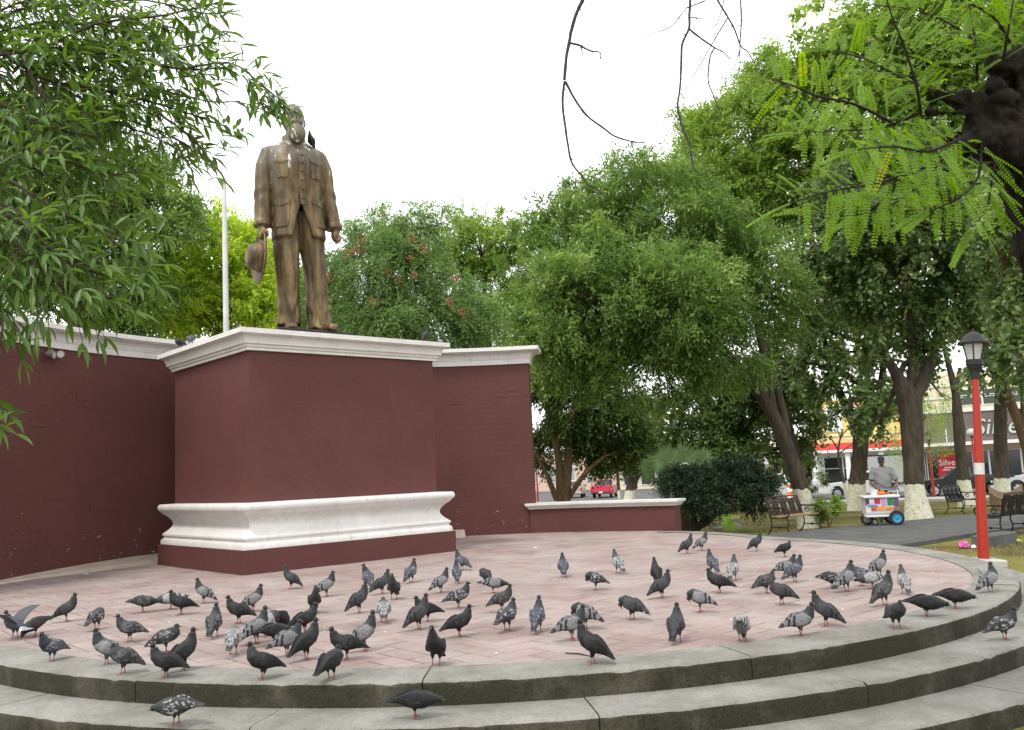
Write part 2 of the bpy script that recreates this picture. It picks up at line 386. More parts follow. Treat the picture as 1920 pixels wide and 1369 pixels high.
M['mortar'] = mat('joint_dust', (.150, .108, .096), .95, noise=.35, nscale=1.4, col2=(.045, .032, .028))
def paver_mat():
    mt = bpy.data.materials.new('pink_paver'); mt.use_nodes = True; n, l, b = nodes_of(mt)
    t = N(n, 'TexCoord'); g_ = N(n, 'NewGeometry'); v = g_.outputs['Position']
    a = N(n, 'TexNoise', Scale=.55, Detail=8, Roughness=.62); l.new(v, a.inputs['Vector'])
    r = rampn(n, [(.30, (.205, .140, .125)), (.5, (.245, .186, .170)), (.70, (.278, .226, .210))]); l.new(a.outputs['Fac'], r.inputs['Fac'])
    oi = N(n, 'ObjectInfo'); at_ = N(n, 'Attribute', attribute_name='rnd')
    sm = N(n, 'Math', operation='ADD'); l.new(oi.outputs['Random'], sm.inputs[0]); l.new(at_.outputs['Fac'], sm.inputs[1])
    fr = N(n, 'Math', operation='FRACT'); l.new(sm.outputs[0], fr.inputs[0])
    r1 = rampn(n, [(0, (.84, .80, .79)), (.5, (1, 1, 1)), (1, (1.1, 1.06, 1.03))]); l.new(fr.outputs[0], r1.inputs['Fac'])
    k = mixn(n, l, 1.0, r.outputs['Color'], r1.outputs['Color'], 'MULTIPLY')
    f = N(n, 'TexNoise', Scale=42, Detail=5, Roughness=.7); l.new(v, f.inputs['Vector'])
    r2 = rampn(n, [(.32, (.80, .78, .77)), (.55, (1.02,) * 3), (.75, (1.12,) * 3)]); l.new(f.outputs['Fac'], r2.inputs['Fac'])
    k = mixn(n, l, 1.0, k, r2.outputs['Color'], 'MULTIPLY')
    d = N(n, 'TexNoise', Scale=1.1, Detail=9, Roughness=.7); l.new(v, d.inputs['Vector'])     # pale dust film
    r3 = rampn(n, [(.40, (.08,) * 3), (.72, (.5,) * 3)]); l.new(d.outputs['Fac'], r3.inputs['Fac'])
    k = mixn(n, l, r3.outputs['Color'], k, (.345, .315, .300))
    s_ = N(n, 'TexVoronoi', Scale=4.2); l.new(v, s_.inputs['Vector'])                          # droppings
    w = N(n, 'TexNoise', Scale=30, Detail=3); l.new(v, w.inputs['Vector'])
    ad = N(n, 'Math', operation='MULTIPLY_ADD'); l.new(w.outputs['Fac'], ad.inputs[0]); ad.inputs[1].default_value = .09; l.new(s_.outputs['Distance'], ad.inputs[2])
    r4 = rampn(n, [(.090, (1, 1, 1)), (.104, (0, 0, 0))]); l.new(ad.outputs[0], r4.inputs['Fac'])
    k = mixn(n, l, r4.outputs['Color'], k, (.60, .58, .54))
    l.new(k, b.inputs['Base Color']); b.inputs['Roughness'].default_value = .8; b.inputs['Specular IOR Level'].default_value = .3
    bp = N(n, 'Bump', Strength=.3, Distance=.006); l.new(f.outputs['Fac'], bp.inputs['Height']); l.new(bp.outputs['Normal'], b.inputs['Normal'])
    return mt
M['paver'] = paver_mat()

mb = MB(); ths = [i * 2 for i in range(180)]
topr = [pol(t, r_out(t) - .05, -.0045) for t in ths]; botr = [pol(t, r_out(t) - .05, -.9) for t in ths]
mb.add(topr + botr, [tuple(range(180))] + [(i, (i + 1) % 180, 180 + (i + 1) % 180, 180 + i) for i in range(180)])
platform = tag(mb.build('platform', M['mortar']), 'round raised platform paved in pink stone', kind='structure')

def clip(poly, p, nrm):
    o = []
    for i in range(len(poly)):
        a, b = poly[i], poly[(i + 1) % len(poly)]
        da, db = (a - p).dot(nrm), (b - p).dot(nrm)
        if da <= 0: o.append(a)
        if da * db < 0: o.append(a + (b - a) * (da / (da - db)))
    return o
def paver_geo(mb, poly, z):
    """poly: corner points; a slab with a small worn chamfer"""
    c = sum(poly, Vector()) / len(poly); n = len(poly)
    top = []; rim = []; low = []
    for p in poly:
        d = (c - p).normalized()
        top.append(p + d * .011 + Vector((0, 0, z))); rim.append(p + Vector((0, 0, z - .005))); low.append(p + Vector((0, 0, z - .05)))
    mb.add(top + rim + low, [tuple(range(n))] + [(i, (i + 1) % n, n + (i + 1) % n, n + i) for i in range(n)] + [(n + i, n + (i + 1) % n, 2 * n + (i + 1) % n, 2 * n + i) for i in range(n)])
BW = .205; GAP = .0052
pav = []
for i in range(-44, 45):
    for j in range(-44, 45):
        t = (i - j) % 4
        if t not in (0, 3): continue
        a, b_ = (2, 1) if t == 0 else (1, 2)
        q = [Vector((CX, CY, 0)) + E1 * (u * BW) + E2 * (w * BW) for u, w in
             ((i + GAP / BW, j + GAP / BW), (i + a - GAP / BW, j + GAP / BW), (i + a - GAP / BW, j + b_ - GAP / BW), (i + GAP / BW, j + b_ - GAP / BW))]
        c = sum(q, Vector()) / 4; v = c - Vector((CX, CY, 0)); th = math.degrees(math.atan2(v.y, v.x)); lim = r_in(th)
        rel = c - PA; a1, b1 = rel.dot(E1), rel.dot(E2)
        if .3 < a1 < PW - .3 and .3 < b1 < PL - .3: continue
        if min((p - Vector((CX, CY, 0))).length for p in q) > lim - .015: continue
        whole = max((p - Vector((CX, CY, 0))).length for p in q) < lim
        if not whole:
            nrm = Vector((math.cos(R(th)), math.sin(R(th)), 0))
            q = clip(q, Vector((CX, CY, 0)) + nrm * (lim + .12), nrm)
            if len(q) < 3: continue
        vis = c.y < 22 and abs(c.x) / max(c.y, .1) < .60
        pav.append((c.length if vis else 99, c, q, t, whole))
pav.sort(key=lambda e: e[0])
std = {}
rest = MB(); rest_r = []; npav = 0
for dist, c, q, t, whole in pav:
    if npav < 296 and whole:
        if t not in std:
            k = MB(); paver_geo(k, [p - c for p in q], 0); std[t] = k.mesh('paver'); std[t].materials.append(M['paver'])
        o = put('paver', std[t], platform, (c.x, c.y, rnd.uniform(-.0022, .0018)))
        o.rotation_euler = (rnd.gauss(0, .0028), rnd.gauss(0, .0028), rnd.gauss(0, .003)); npav += 1
    else:
        f0 = len(rest.f); paver_geo(rest, q, rnd.uniform(-.002, .0015)); rest_r += [rnd.random()] * (len(rest.f) - f0)
me = rest.mesh('pavers_beyond')
ra = me.attributes.new('rnd', 'FLOAT', 'FACE'); ra.data.foreach_set('value', rest_r); me.materials.append(M['paver'])
tag(put('pavers_beyond', me, platform), kind='stuff')

def ring_seg(name, t0, t1, rin, rout, ztop, zbot, parent, seed):
    """one cast concrete segment of kerb or step with a worn nose"""
    q = random.Random(seed); n = max(3, int((t1 - t0) * 1.6)); mb = MB(); K = 7
    vs = []; wob = q.uniform(-.002, .002)
    for i in range(n + 1):
        th = t0 + (t1 - t0) * i / n; ro = rout(th) + q.uniform(-.0025, .0025); zz = ztop + wob
        nick = .022 * (q.random() ** 6)
        prof = [(rin(th), zbot), (rin(th), zz), (ro - .045, zz + q.uniform(-.0015, .0015)), (ro - .020 - nick, zz - .003), (ro - .004 - nick * .5, zz - .016 - nick * .7), (ro, zz - .036), (ro - .004, zbot)]
        vs += [pol(th, r, z) for r, z in prof]
    fs = []; mi = []
    for i in range(n):
        for j in range(K):
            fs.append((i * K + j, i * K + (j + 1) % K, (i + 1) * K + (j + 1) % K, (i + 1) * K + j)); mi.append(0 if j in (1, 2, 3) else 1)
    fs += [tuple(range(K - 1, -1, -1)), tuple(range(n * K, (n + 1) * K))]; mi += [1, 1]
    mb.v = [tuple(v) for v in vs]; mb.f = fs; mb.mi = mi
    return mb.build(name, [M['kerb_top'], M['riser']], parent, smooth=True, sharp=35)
JG = .034                                                       # half joint in degrees
lo, hi = AXIS + 69 - 360, AXIS - 69                            # -159.3 .. 62.7
cuts = [lo, -131, -112.4, -92.6, -71.6, -51.4, -31, -12.5, 6.5, 25, 43.5, hi]
for i in range(len(cuts) - 1):
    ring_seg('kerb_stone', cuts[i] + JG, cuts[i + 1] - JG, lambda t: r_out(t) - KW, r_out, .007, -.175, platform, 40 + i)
cuts = [-170, -143, -121, -101.5, -82.8, -66.4, -49.5, -30, -9, 12, 30]
for i in range(len(cuts) - 1):
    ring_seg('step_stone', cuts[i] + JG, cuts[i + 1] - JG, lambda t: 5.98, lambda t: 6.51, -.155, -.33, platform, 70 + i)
cuts = [-168, -140, -118, -97, -76, -57.5, -40, -20, 0, 24]
for i in range(len(cuts) - 1):
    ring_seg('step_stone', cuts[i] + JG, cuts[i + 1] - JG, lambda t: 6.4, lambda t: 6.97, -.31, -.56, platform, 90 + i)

# ---------------------------------------------------------------- curved wall, parapet, pedestal
def sweep(mb, path, prof, closed=False, mi=0):
    """prof: closed polygon of (outward, z); outward is the right-hand side of the path"""
    n = len(path); rings = []
    for i in range(n):
        p = path[i]
        d0 = (p - path[i - 1]) if (closed or i > 0) else (path[1] - p)
        d1 = (path[(i + 1) % n] - p) if (closed or i < n - 1) else d0
        d0, d1 = d0.normalized(), d1.normalized()
        n0, n1 = Vector((d0.y, -d0.x, 0)), Vector((d1.y, -d1.x, 0))
        o = (n0 + n1) / (1 + n0.dot(n1))
        rings.append([Vector((p.x + o.x * u, p.y + o.y * u, z)) for u, z in prof])
    mb.rings(rings, mi, cap=True, closed=closed)
def cove(x0, z0, x1, z1, n=6, bulge=1):     # quarter curve between two points
    o = []
    for i in range(n + 1):
        a = i / n * math.pi / 2
        o.append((x0 + (x1 - x0) * (1 - math.cos(a)), z0 + (z1 - z0) * math.sin(a)) if bulge > 0 else (x0 + (x1 - x0) * math.sin(a), z0 + (z1 - z0) * (1 - math.cos(a))))
    return o
RW, WT, WZ = 7.66, .42, 4.05
TH_L, TH_R = 188, 84.4
def wall_cornice(z, h, ov):                 # painted crown moulding, from below upward
    return ([(-.05, z - h), (.035, z - h), (.035, z - h * .70), (.05, z - h * .68), (.05, z - h * .62)] + cove(.06, z - h * .60, ov - .05, z - h * .28, 6, 1)
            + [(ov - .045, z - h * .25), (ov, z - h * .22), (ov, z), (-.05, z)])
wall = thing('curved_wall', 'tall curved maroon brick wall with white crown moulding behind the pedestal', 'wall', (CX, CY, 0)); wall['kind'] = 'thing'
off = Vector((-CX, -CY, 0))
ths = [TH_L + (TH_R - TH_L) * i / 60 for i in range(61)]
front = [pol(t, RW) + off for t in ths]; back = [pol(t, RW + WT) + off for t in reversed(ths)]
mb = MB(); mb.rings([[a, Vector((a.x, a.y, WZ - .3)), Vector((b_.x, b_.y, WZ - .3)), b_] for a, b_ in zip([p + Vector((0, 0, -.4)) for p in front], [p + Vector((0, 0, -.4)) for p in reversed(back)])])
mb.build('wall', M['maroon_worn'], wall)
mb = MB(); sweep(mb, front + back, wall_cornice(WZ, .36, .25)); mb.build('crown_moulding', M['white'], wall)
# painted bricks standing slightly proud of thin joints
mb = MB(); BH, BL = .118, .30; da = math.degrees(BL / RW)
ths_end = TH_R
for k in range(int((WZ - .42) / BH)):
    z0 = .02 + k * BH; t = TH_R + .02 + (da / 2 if k % 2 else 0)
    cells = [(TH_R + .02, t)] if k % 2 else []
    while t < 184: cells.append((t, t + da)); t += da
    for a0, a1 in cells:
        if 96 < a0 < 138: continue
        e = .0019 + rnd.uniform(-.0007, .0010) + (.006 if rnd.random() < .03 else 0); g_ = .006
        q = [pol(a0 + g_, RW - e) + off, pol(a1 - g_, RW - e) + off]
        w = [pol(a0 + g_ * .4, RW + .004) + off, pol(a1 - g_ * .4, RW + .004) + off]
        Z0, Z1 = Vector((0, 0, z0 + .0014)), Vector((0, 0, z0 + BH - .0014)); W0, W1 = Vector((0, 0, z0 + .001)), Vector((0, 0, z0 + BH - .001))
        mb.add([q[0] + Z0, q[1] + Z0, q[1] + Z1, q[0] + Z1, w[0] + W0, w[1] + W0, w[1] + W1, w[0] + W1],
               [(0, 1, 2, 3), (0, 4, 5, 1), (1, 5, 6, 2), (2, 6, 7, 3), (3, 7, 4, 0)])
tag(mb.build('brickwork', M['maroon_worn'], wall), kind='stuff')
# sloping render footing at the left foot of the wall
mb = MB(); vs = []
for i in range(31):
    t = 186 - i * (186 - 96) / 30; hgt = .135 * smooth((180 - t) / 40) + .01 if t > 140 else .14
    vs.append([pol(t, 7.60, -.02) + off, pol(t, 7.60 - .42 * smooth((hgt) / .14) - .03, -.02) + off, pol(t, 7.60 - .40 * smooth(hgt / .14), hgt * .55) + off, pol(t, 7.64, hgt) + off, pol(t, 7.70, hgt) + off, pol(t, 7.70, -.02) + off])
mb.rings(vs); mb.build('footing', concrete('footing_render', (.45, .385, .32), (.36, .29, .23), .1, .2), wall)

para = thing('low_parapet', 'low maroon parapet with white coping at the end of the tall wall', 'parapet', (CX, CY, 0))
tp = [TH_R + .8 + (60.9 - TH_R - .8) * i / 14 for i in range(15)]
rp = lambda t: 7.60 - .30 * smooth((TH_R - t) / 23)
pf = [pol(t, rp(t)) + off for t in tp]; pb = [pol(t, rp(t) + .34) + off for t in reversed(tp)]
mb = MB(); mb.rings([[a + Vector((0, 0, -.5)), a + Vector((0, 0, .52)), b_ + Vector((0, 0, .52)), b_ + Vector((0, 0, -.5))] for a, b_ in zip(pf, reversed(pb))])
mb.build('wall', M['maroon'], para)
mb = MB(); sweep(mb, pf + pb, [(-.06, .505), (.03, .505), (.04, .53), (.06, .545), (.085, .58), (.10, .585), (.10, .63), (-.06, .63)], closed=True)
mb.add([p + Vector((0, 0, .631)) for p in pf] + [p + Vector((0, 0, .631)) for p in reversed(pb)], [(i, i + 1, 16 + i, 15 + i) for i in range(14)])
mb.build('coping', M['white'], para)

ped = thing('pedestal', 'large maroon statue pedestal with white base moulding and cornice', 'pedestal', PA + E1 * PW / 2 + E2 * PL / 2, YAW)
def rect(i): return [Vector(p) for p in ((-PW / 2 + i, -PL / 2 + i, 0), (PW / 2 - i, -PL / 2 + i, 0), (PW / 2 - i, PL / 2 - i, 0), (-PW / 2 + i, PL / 2 - i, 0))]
def pbox(mb, i, z0, z1):
    q = rect(i); mb.rings([[Vector((p.x, p.y, z0)) for p in q], [Vector((p.x, p.y, z1)) for p in q]])
Z1, Z2, Z3, Z4, INS = .3485, 1.0388, 3.34, 3.654, .2167
mb = MB(); pbox(mb, 0, -.05, Z1); mb.build('plinth', M['maroon'], ped)
mb = MB(); pbox(mb, INS, Z1 - .02, Z3 + .1); mb.build('shaft', M['maroon'], ped)
h = Z2 - Z1; z = Z1
scotia = [(INS - .055 - .135 * math.sin(math.pi * i / 12), z + h * .255 + h * .50 * (i / 12)) for i in range(13)]
prof = ([(INS - .30, z + .003), (INS - .035, z + .003), (INS - .035, z + h * .085), (INS - .05, z + h * .13), (INS - .075, z + h * .15), (INS - .075, z + h * .20), (INS - .055, z + h * .215)]
        + scotia + [(INS - .045, z + h * .78), (INS - .025, z + h * .81), (INS - .018, z + h * .835)]
        + [(INS - .03 + .035 * math.cos(a), z + h * .90 + h * .085 * math.sin(a)) for a in [-.9 + 2.3 * i / 6 for i in range(7)]] + [(INS - .30, z + h)])
mb = MB(); sweep(mb, rect(INS), [(u, w) for u, w in prof], closed=True); mb.build('base_moulding', M['white'], ped, smooth=True, sharp=28)
h = Z4 - Z3; z = Z3
prof = ([(-.1, z), (.05, z), (.05, z + h * .14), (.075, z + h * .16), (.085, z + h * .26), (.105, z + h * .29)] + cove(.115, z + h * .31, .19, z + h * .70, 6, 1)
        + [(.195, z + h * .74), (INS + .012, z + h * .76), (INS + .012, z + h), (-.1, z + h)])
mb = MB(); sweep(mb, rect(INS), prof, closed=True); mb.build('cornice', M['white'], ped, smooth=True, sharp=28)
mb = MB(); pbox(mb, INS + .05, Z4 - .1, Z4 - .004); mb.build('top_slab', M['white'], ped)
STZ = 3.93
mb = MB(); mb.box((0, 0, (Z4 - .02 + STZ) / 2), (1.45, 1.0, STZ - Z4 + .02), ch=.02); mb.build('statue_base', M['iron'], ped)
# ---------------------------------------------------------------- bronze statue
def bronze_mat():
    mt = bpy.data.materials.new('weathered_bronze_paint'); mt.use_nodes = True; n, l, b = nodes_of(mt)
    t = N(n, 'TexCoord'); v = t.outputs['Object']
    mp = N(n, 'Mapping'); mp.inputs['Scale'].default_value = (1, 1, .22); l.new(v, mp.inputs['Vector'])
    a = N(n, 'TexNoise', Scale=5.5, Detail=9, Roughness=.68); l.new(mp.outputs[0], a.inputs['Vector'])
    r = rampn(n, [(.30, (.026, .017, .009)), (.46, (.080, .052, .024)), (.58, (.150, .102, .044)), (.74, (.30, .215, .09))]); l.new(a.outputs['Fac'], r.inputs['Fac'])
    # grey bloom and bird lime on what faces the sky
    g_ = N(n, 'NewGeometry'); sx = N(n, 'SeparateXYZ'); l.new(v, sx.inputs[0])
    q = N(n, 'TexNoise', Scale=2.2, Detail=8, Roughness=.7); l.new(mp.outputs[0], q.inputs['Vector'])
    hm = N(n, 'MapRange'); hm.inputs['From Min'].default_value = 2.3; hm.inputs['From Max'].default_value = 3.5; hm.inputs['To Max'].default_value = .38; l.new(sx.outputs['Z'], hm.inputs['Value'])
    sm = N(n, 'Math', operation='ADD'); l.new(q.outputs['Fac'], sm.inputs[0]); l.new(hm.outputs[0], sm.inputs[1])
    r2 = rampn(n, [(.62, (0, 0, 0)), (.95, (.75,) * 3)]); l.new(sm.outputs[0], r2.inputs['Fac'])
    k = mixn(n, l, r2.outputs['Color'], r.outputs['Color'], (.17, .16, .135))
    w = N(n, 'TexNoise', Scale=11, Detail=4, Roughness=.6); l.new(mp.outputs[0], w.inputs['Vector'])
    s2 = N(n, 'Math', operation='MULTIPLY_ADD'); l.new(hm.outputs[0], s2.inputs[0]); s2.inputs[1].default_value = .35; l.new(w.outputs['Fac'], s2.inputs[2])
    r3 = rampn(n, [(.735, (0, 0, 0)), (.765, (1, 1, 1))]); l.new(s2.outputs[0], r3.inputs['Fac'])
    k = mixn(n, l, r3.outputs['Color'], k, (.66, .64, .60))
    l.new(k, b.inputs['Base Color']); b.inputs['Roughness'].default_value = .5; b.inputs['Metallic'].default_value = .35; b.inputs['Specular IOR Level'].default_value = .45
    bp = N(n, 'Bump', Strength=.35, Distance=.02); l.new(a.outputs['Fac'], bp.inputs['Height']); l.new(bp.outputs['Normal'], b.inputs['Normal'])
    return mt
M['bronze'] = bronze_mat()
HS = 4.26                                    # height of the figure
def interp(tab, z):
    if z <= tab[0][0]: return tab[0][1:]
    for (a, b_) in zip(tab, tab[1:]):
        if z <= b_[0]:
            t = (z - a[0]) / (b_[0] - a[0]); return tuple(p + (q - p) * t for p, q in zip(a[1:], b_[1:]))
    return tab[-1][1:]
#        z     half width, half depth, centre y
JAK = [(.400, .126, .092, .0), (.45, .123, .087, .0), (.52, .116, .080, .0), (.58, .113, .077, .0), (.66, .119, .080, -.002), (.72, .125, .082, -.004), (.765, .123, .075, .0),
       (.795, .112, .062, .006), (.815, .085, .050, .010), (.828, .055, .044, .010), (.838, .046, .042, .008)]
def jak(ang, z, o=0.0):                      # ang 0 = front, positive towards the figure's left (+x)
    w, d, cy_ = interp(JAK, z); e = .82       # slightly squared section
    s_, c_ = math.sin(ang), math.cos(ang)
    return Vector(((w + o) * math.copysign(abs(s_) ** e, s_), cy_ - (d + o) * math.copysign(abs(c_) ** e, c_), z)) * HS
statue = thing('statue', 'weathered bronze statue of a bearded standing figure in a buttoned jacket holding a hat', 'statue', ped.location + Vector((0, 0, STZ)), YAW - R(15)); statue.scale = (.90, .92, 1); statue.rotation_euler = (0, R(-2.0), YAW - R(15))
mb = MB()
# jacket, slit open below the waist
zs = [.58 + (.838 - .58) * i / 16 for i in range(17)]
mb.rings([[jak(2 * math.pi * j / 40, z) for j in range(40)] for z in zs])
rg = []
for i in range(10):
    z = .60 - i * (.60 - .400) / 9; gap = max(0.02, (.545 - z) * 2.3) if z < .545 else .02
    outer = [jak(gap + (2 * math.pi - 2 * gap) * j / 30, z) for j in range(31)]
    inner = [jak(gap + (2 * math.pi - 2 * gap) * j / 30, z, -.020) for j in range(30, -1, -1)]
    rg.append(outer + inner)
mb.rings(rg)
# trousers
def leg(sx, pts, rad):
    mb.tube([Vector(p) * HS for p in pts], [r * HS for r in rad], 16, flat=1.0)
leg(-1, [(-.052, .012, .53), (-.056, .006, .43), (-.062, -.004, .33), (-.064, -.012, .24), (-.064, -.004, .15), (-.066, .004, .075), (-.066, .002, .035)], [.066, .066, .058, .052, .050, .050, .054])
leg(1, [(.052, .012, .53), (.060, .014, .43), (.068, .016, .33), (.074, .016, .24), (.076, .022, .15), (.078, .024, .075), (.080, .022, .020)], [.064, .066, .058, .053, .051, .052, .060])
for sx, cx_, cy_, rot in ((-1, -.068, -.040, -.12), (1, .092, -.028, .42)):      # shoes
    T = Matrix.Rotation(rot, 4, 'Z')
    for (y0, z0, r3) in ((-.02, .016, (.030, .062, .020)), (-.055, .014, (.027, .034, .017)), (.028, .02, (.028, .034, .024))):
        mb.ell(Vector((cx_, cy_, z0)) * HS + T @ Vector((0, y0 * HS, 0)), [q * HS for q in r3], 14, M=T)
# arms
for sx in (-1, 1):
    P = [(.088, .010, .786), (.118, .012, .772), (.138, .014, .715), (.149, .020, .62), (.156, .012, .55), (.164, -.004, .485), (.168, -.010, .452)]
    mb.tube([Vector((sx * p[0], p[1], p[2])) * HS for p in P], [r * HS for r in (.030, .040, .044, .042, .041, .038, .038)], 16)
    mb.tube([Vector((sx * .1675, -.009, .468)) * HS, Vector((sx * .1685, -.011, .449)) * HS], [.0400 * HS, .0405 * HS], 16)
    # hand: palm, curled fingers, thumb
    hx, hy = sx * .171, -.018
    mb.ell(Vector((hx, hy, .425)) * HS, (.020 * HS, .030 * HS, .030 * HS), 12)
    for k, (fy, ln) in enumerate(((-.040, .9), (-.026, 1.0), (-.012, .96), (.002, .8))):
        b0 = Vector((hx + sx * .010, hy + fy * .62 - .002, .418)); L_ = .03 * ln
        mb.tube([q * HS for q in (b0, b0 + Vector((sx * .004, -.004, -L_ * .7)), b0 + Vector((-sx * .010, -.004, -L_)), b0 + Vector((-sx * .022, -.002, -L_ * .55)))], [.0085 * HS, .0085 * HS, .008 * HS, .007 * HS], 7)
    mb.tube([Vector(q) * HS for q in ((hx - sx * .006, hy - .022, .432), (hx - sx * .014, hy - .036, .415), (hx - sx * .016, hy - .034, .398))], [.010 * HS, .009 * HS, .007 * HS], 7)
# neck, head, face
hd = Vector((0, -.012, .918))
mb.tube([Vector((0, .006, .815)) * HS, Vector((0, .0, .885)) * HS], [.040 * HS, .036 * HS], 16)
mb.ell((hd + Vector((0, .006, .012))) * HS, (.053 * HS, .060 * HS, .068 * HS), 18)                  # skull and hair
mb.ell((hd + Vector((0, -.022, -.020))) * HS, (.043 * HS, .040 * HS, .048 * HS), 16)                # face
mb.ell((hd + Vector((0, -.050, -.068))) * HS, (.044 * HS, .038 * HS, .046 * HS), 16)                # beard
mb.ell((hd + Vector((0, -.030, -.030))) * HS, (.047 * HS, .034 * HS, .026 * HS), 14)
mb.ell((hd + Vector((0, -.056, .018))) * HS, (.038 * HS, .012 * HS, .008 * HS), 12)                 # brow
mb.tube([(hd + Vector(q)) * HS for q in ((0, -.056, .014), (0, -.072, -.004), (0, -.072, -.012))], [.006 * HS, .009 * HS, .008 * HS], 8)
for sx in (-1, 1):
    mb.tube([(hd + Vector(q)) * HS for q in ((0, -.072, -.021), (sx * .020, -.070, -.024), (sx * .040, -.056, -.034))], [.010 * HS, .010 * HS, .004 * HS], 8)
    mb.ell((hd + Vector((sx * .053, .002, -.004))) * HS, (.007 * HS, .013 * HS, .019 * HS), 10)
    mb.ell((hd + Vector((sx * .018, -.056, .006))) * HS, (.010 * HS, .006 * HS, .006 * HS), 8)
body = remesh(mb.mesh('figure'), .021, 2)
co = np.empty(len(body.vertices) * 3, np.float32); body.vertices.foreach_get('co', co); co = co.reshape(-1, 3)
nm = np.empty(len(body.vertices) * 3, np.float32); body.vertices.foreach_get('normal', nm); nm = nm.reshape(-1, 3)
u = co / HS; ang = np.arctan2(u[:, 1], u[:, 0] - np.sign(u[:, 0]) * .066)
fold = np.sin(u[:, 2] * 62 + 3.2 * np.sin(ang * 2 + u[:, 0] * 30) + ang) * np.exp(-((u[:, 2] - .09) / .07) ** 2) * 1.4 + np.sin(ang * 5 + u[:, 2] * 14) * .6 * (u[:, 2] > .03)
msk = np.clip((.40 - u[:, 2]) / .04, 0, 1)
fold2 = np.sin(u[:, 2] * 70 + np.sin(np.arctan2(u[:, 1], u[:, 0]) * 3) * 2.2) * np.exp(-((u[:, 2] - .575) / .045) ** 2) * .55     # waist creases
arm = (np.abs(u[:, 0]) > .125) & (u[:, 2] > .46) & (u[:, 2] < .74)
fold3 = np.sin(u[:, 2] * 85 + u[:, 1] * 60) * np.exp(-((u[:, 2] - .60) / .05) ** 2) * .8 * arm
sl = (np.sin(np.arctan2(u[:, 0], -u[:, 1]) * 9 + u[:, 2] * 4) * .18) * ((u[:, 2] > .4) & (u[:, 2] < .8))
co += nm * ((fold * msk + fold2 * (u[:, 2] > .5) * (np.abs(u[:, 0]) < .12) + fold3 + sl) * .0036 * HS)[:, None]
body.vertices.foreach_set('co', co.ravel()); body.update(); body.materials.append(M['bronze'])
put('figure', body, statue)
def patch(name, poly_fn, o0, o1, nu=8, nv=6):
    """raised cloth patch on the jacket: poly_fn(u,v) -> (angle, z)"""
    k = MB(); top = [[jak(*poly_fn(i / nu, j / nv), o1) for i in range(nu + 1)] for j in range(nv + 1)]
    low = [[jak(*poly_fn(i / nu, j / nv), o0) for i in range(nu + 1)] for j in range(nv + 1)]
    vs = [p for r in top for p in r]; n1 = len(vs); vs += [p for r in low for p in r]; fs = []; w = nu + 1
    for j in range(nv):
        for i in range(nu): fs.append((j * w + i, j * w + i + 1, (j + 1) * w + i + 1, (j + 1) * w + i))
    per = [i for i in range(w)] + [j * w + nu for j in range(1, nv + 1)] + [nv * w + i for i in range(nu - 1, -1, -1)] + [j * w for j in range(nv - 1, 0, -1)]
    for a, b_ in zip(per, per[1:] + per[:1]): fs.append((a, b_, n1 + b_, n1 + a))
    k.add(vs, fs); return k.build(name, M['bronze'], statue, smooth=True, sharp=30)
for sx in (-1, 1):
    def pocket(a0, a1, zb, zt, o=.0050):
        def f(u_, v_):
            cut = .10 * max(0, .25 - v_) / .25 * abs(2 * u_ - 1) ** 4
            a = a0 + (a1 - a0) * u_; return (sx * (a + (a0 + a1 - 2 * a) / 2 * cut * 2), zb + (zt - zb) * v_)
        return patch('pocket', f, -.01, o)
    def flap(a0, a1, zt, d):
        def f(u_, v_):
            low = d * (.62 + .38 * (1 - abs(2 * u_ - 1))); return (sx * (a0 + (a1 - a0) * u_), zt - low * (1 - v_))
        return patch('pocket_flap', f, -.01, .0085)
    pocket(.36, .96, .650, .725); flap(.33, .99, .738, .030)
    patch('pocket_pleat', lambda u_, v_: (sx * (.58 + .16 * u_), .652 + .05 * v_), -.01, .0072, 3, 4)
    pocket(.42, 1.18, .440, .545); flap(.39, 1.21, .560, .032)
patch('front_placket', lambda u_, v_: (-.02 + .15 * u_, .535 + .283 * v_), -.01, .0042, 4, 20)
mb = MB()
for z in (.812, .785, .752, .716, .680, .642, .604, .566):
    q = MB(); q.ell(jak(.055, z, .006), (.0075 * HS, .006 * HS, .0075 * HS), 8); q.build('button', M['bronze'], statue, smooth=True)
mb = MB(); rg = []
for z, o in ((.824, .004), (.838, .006), (.852, .004), (.852, -.006), (.826, -.006)):
    rg.append([Vector(((.050 + o) * math.sin(a), .006 - (.047 + o) * math.cos(a), z)) * HS for a in [2 * math.pi * j / 24 for j in range(24)]])
mb.rings(rg, closed=True); mb.build('collar', M['bronze'], statue, smooth=True)
# the hat hangs from the right hand, crown outward
mb = MB(); T = Matrix.Translation(Vector((-.176, -.030, .312)) * HS) @ Matrix.Rotation(R(4), 4, 'Z') @ Matrix.Rotation(R(8), 4, 'X') @ Matrix.Rotation(R(-84), 4, 'Y')
pr = [(.001, .070), (.030, .074), (.046, .066), (.056, .040), (.060, .012), (.066, .006), (.092, .008), (.108, .016), (.110, .012), (.092, .001), (.062, -.001), (.054, .002), (.001, .004)]
vs = [[T @ Vector((r * HS * math.cos(a) * 1.0, r * HS * math.sin(a), zz * HS + (.10 * (r > .08) * abs(math.sin(a)) * .3 * HS * .3))) for a in [2 * math.pi * j / 32 for j in range(32)]] for r, zz in pr]
mb.rings(vs); hat = mb.build('hat', M['bronze'], statue, smooth=True, sharp=60)
mb = MB(); mb.lathe([(.061 * HS, .012 * HS), (.0625 * HS, .014 * HS), (.0605 * HS, .026 * HS), (.058 * HS, .026 * HS)], 32, axis=T); mb.build('hat_band', M['bronze'], hat, smooth=True)

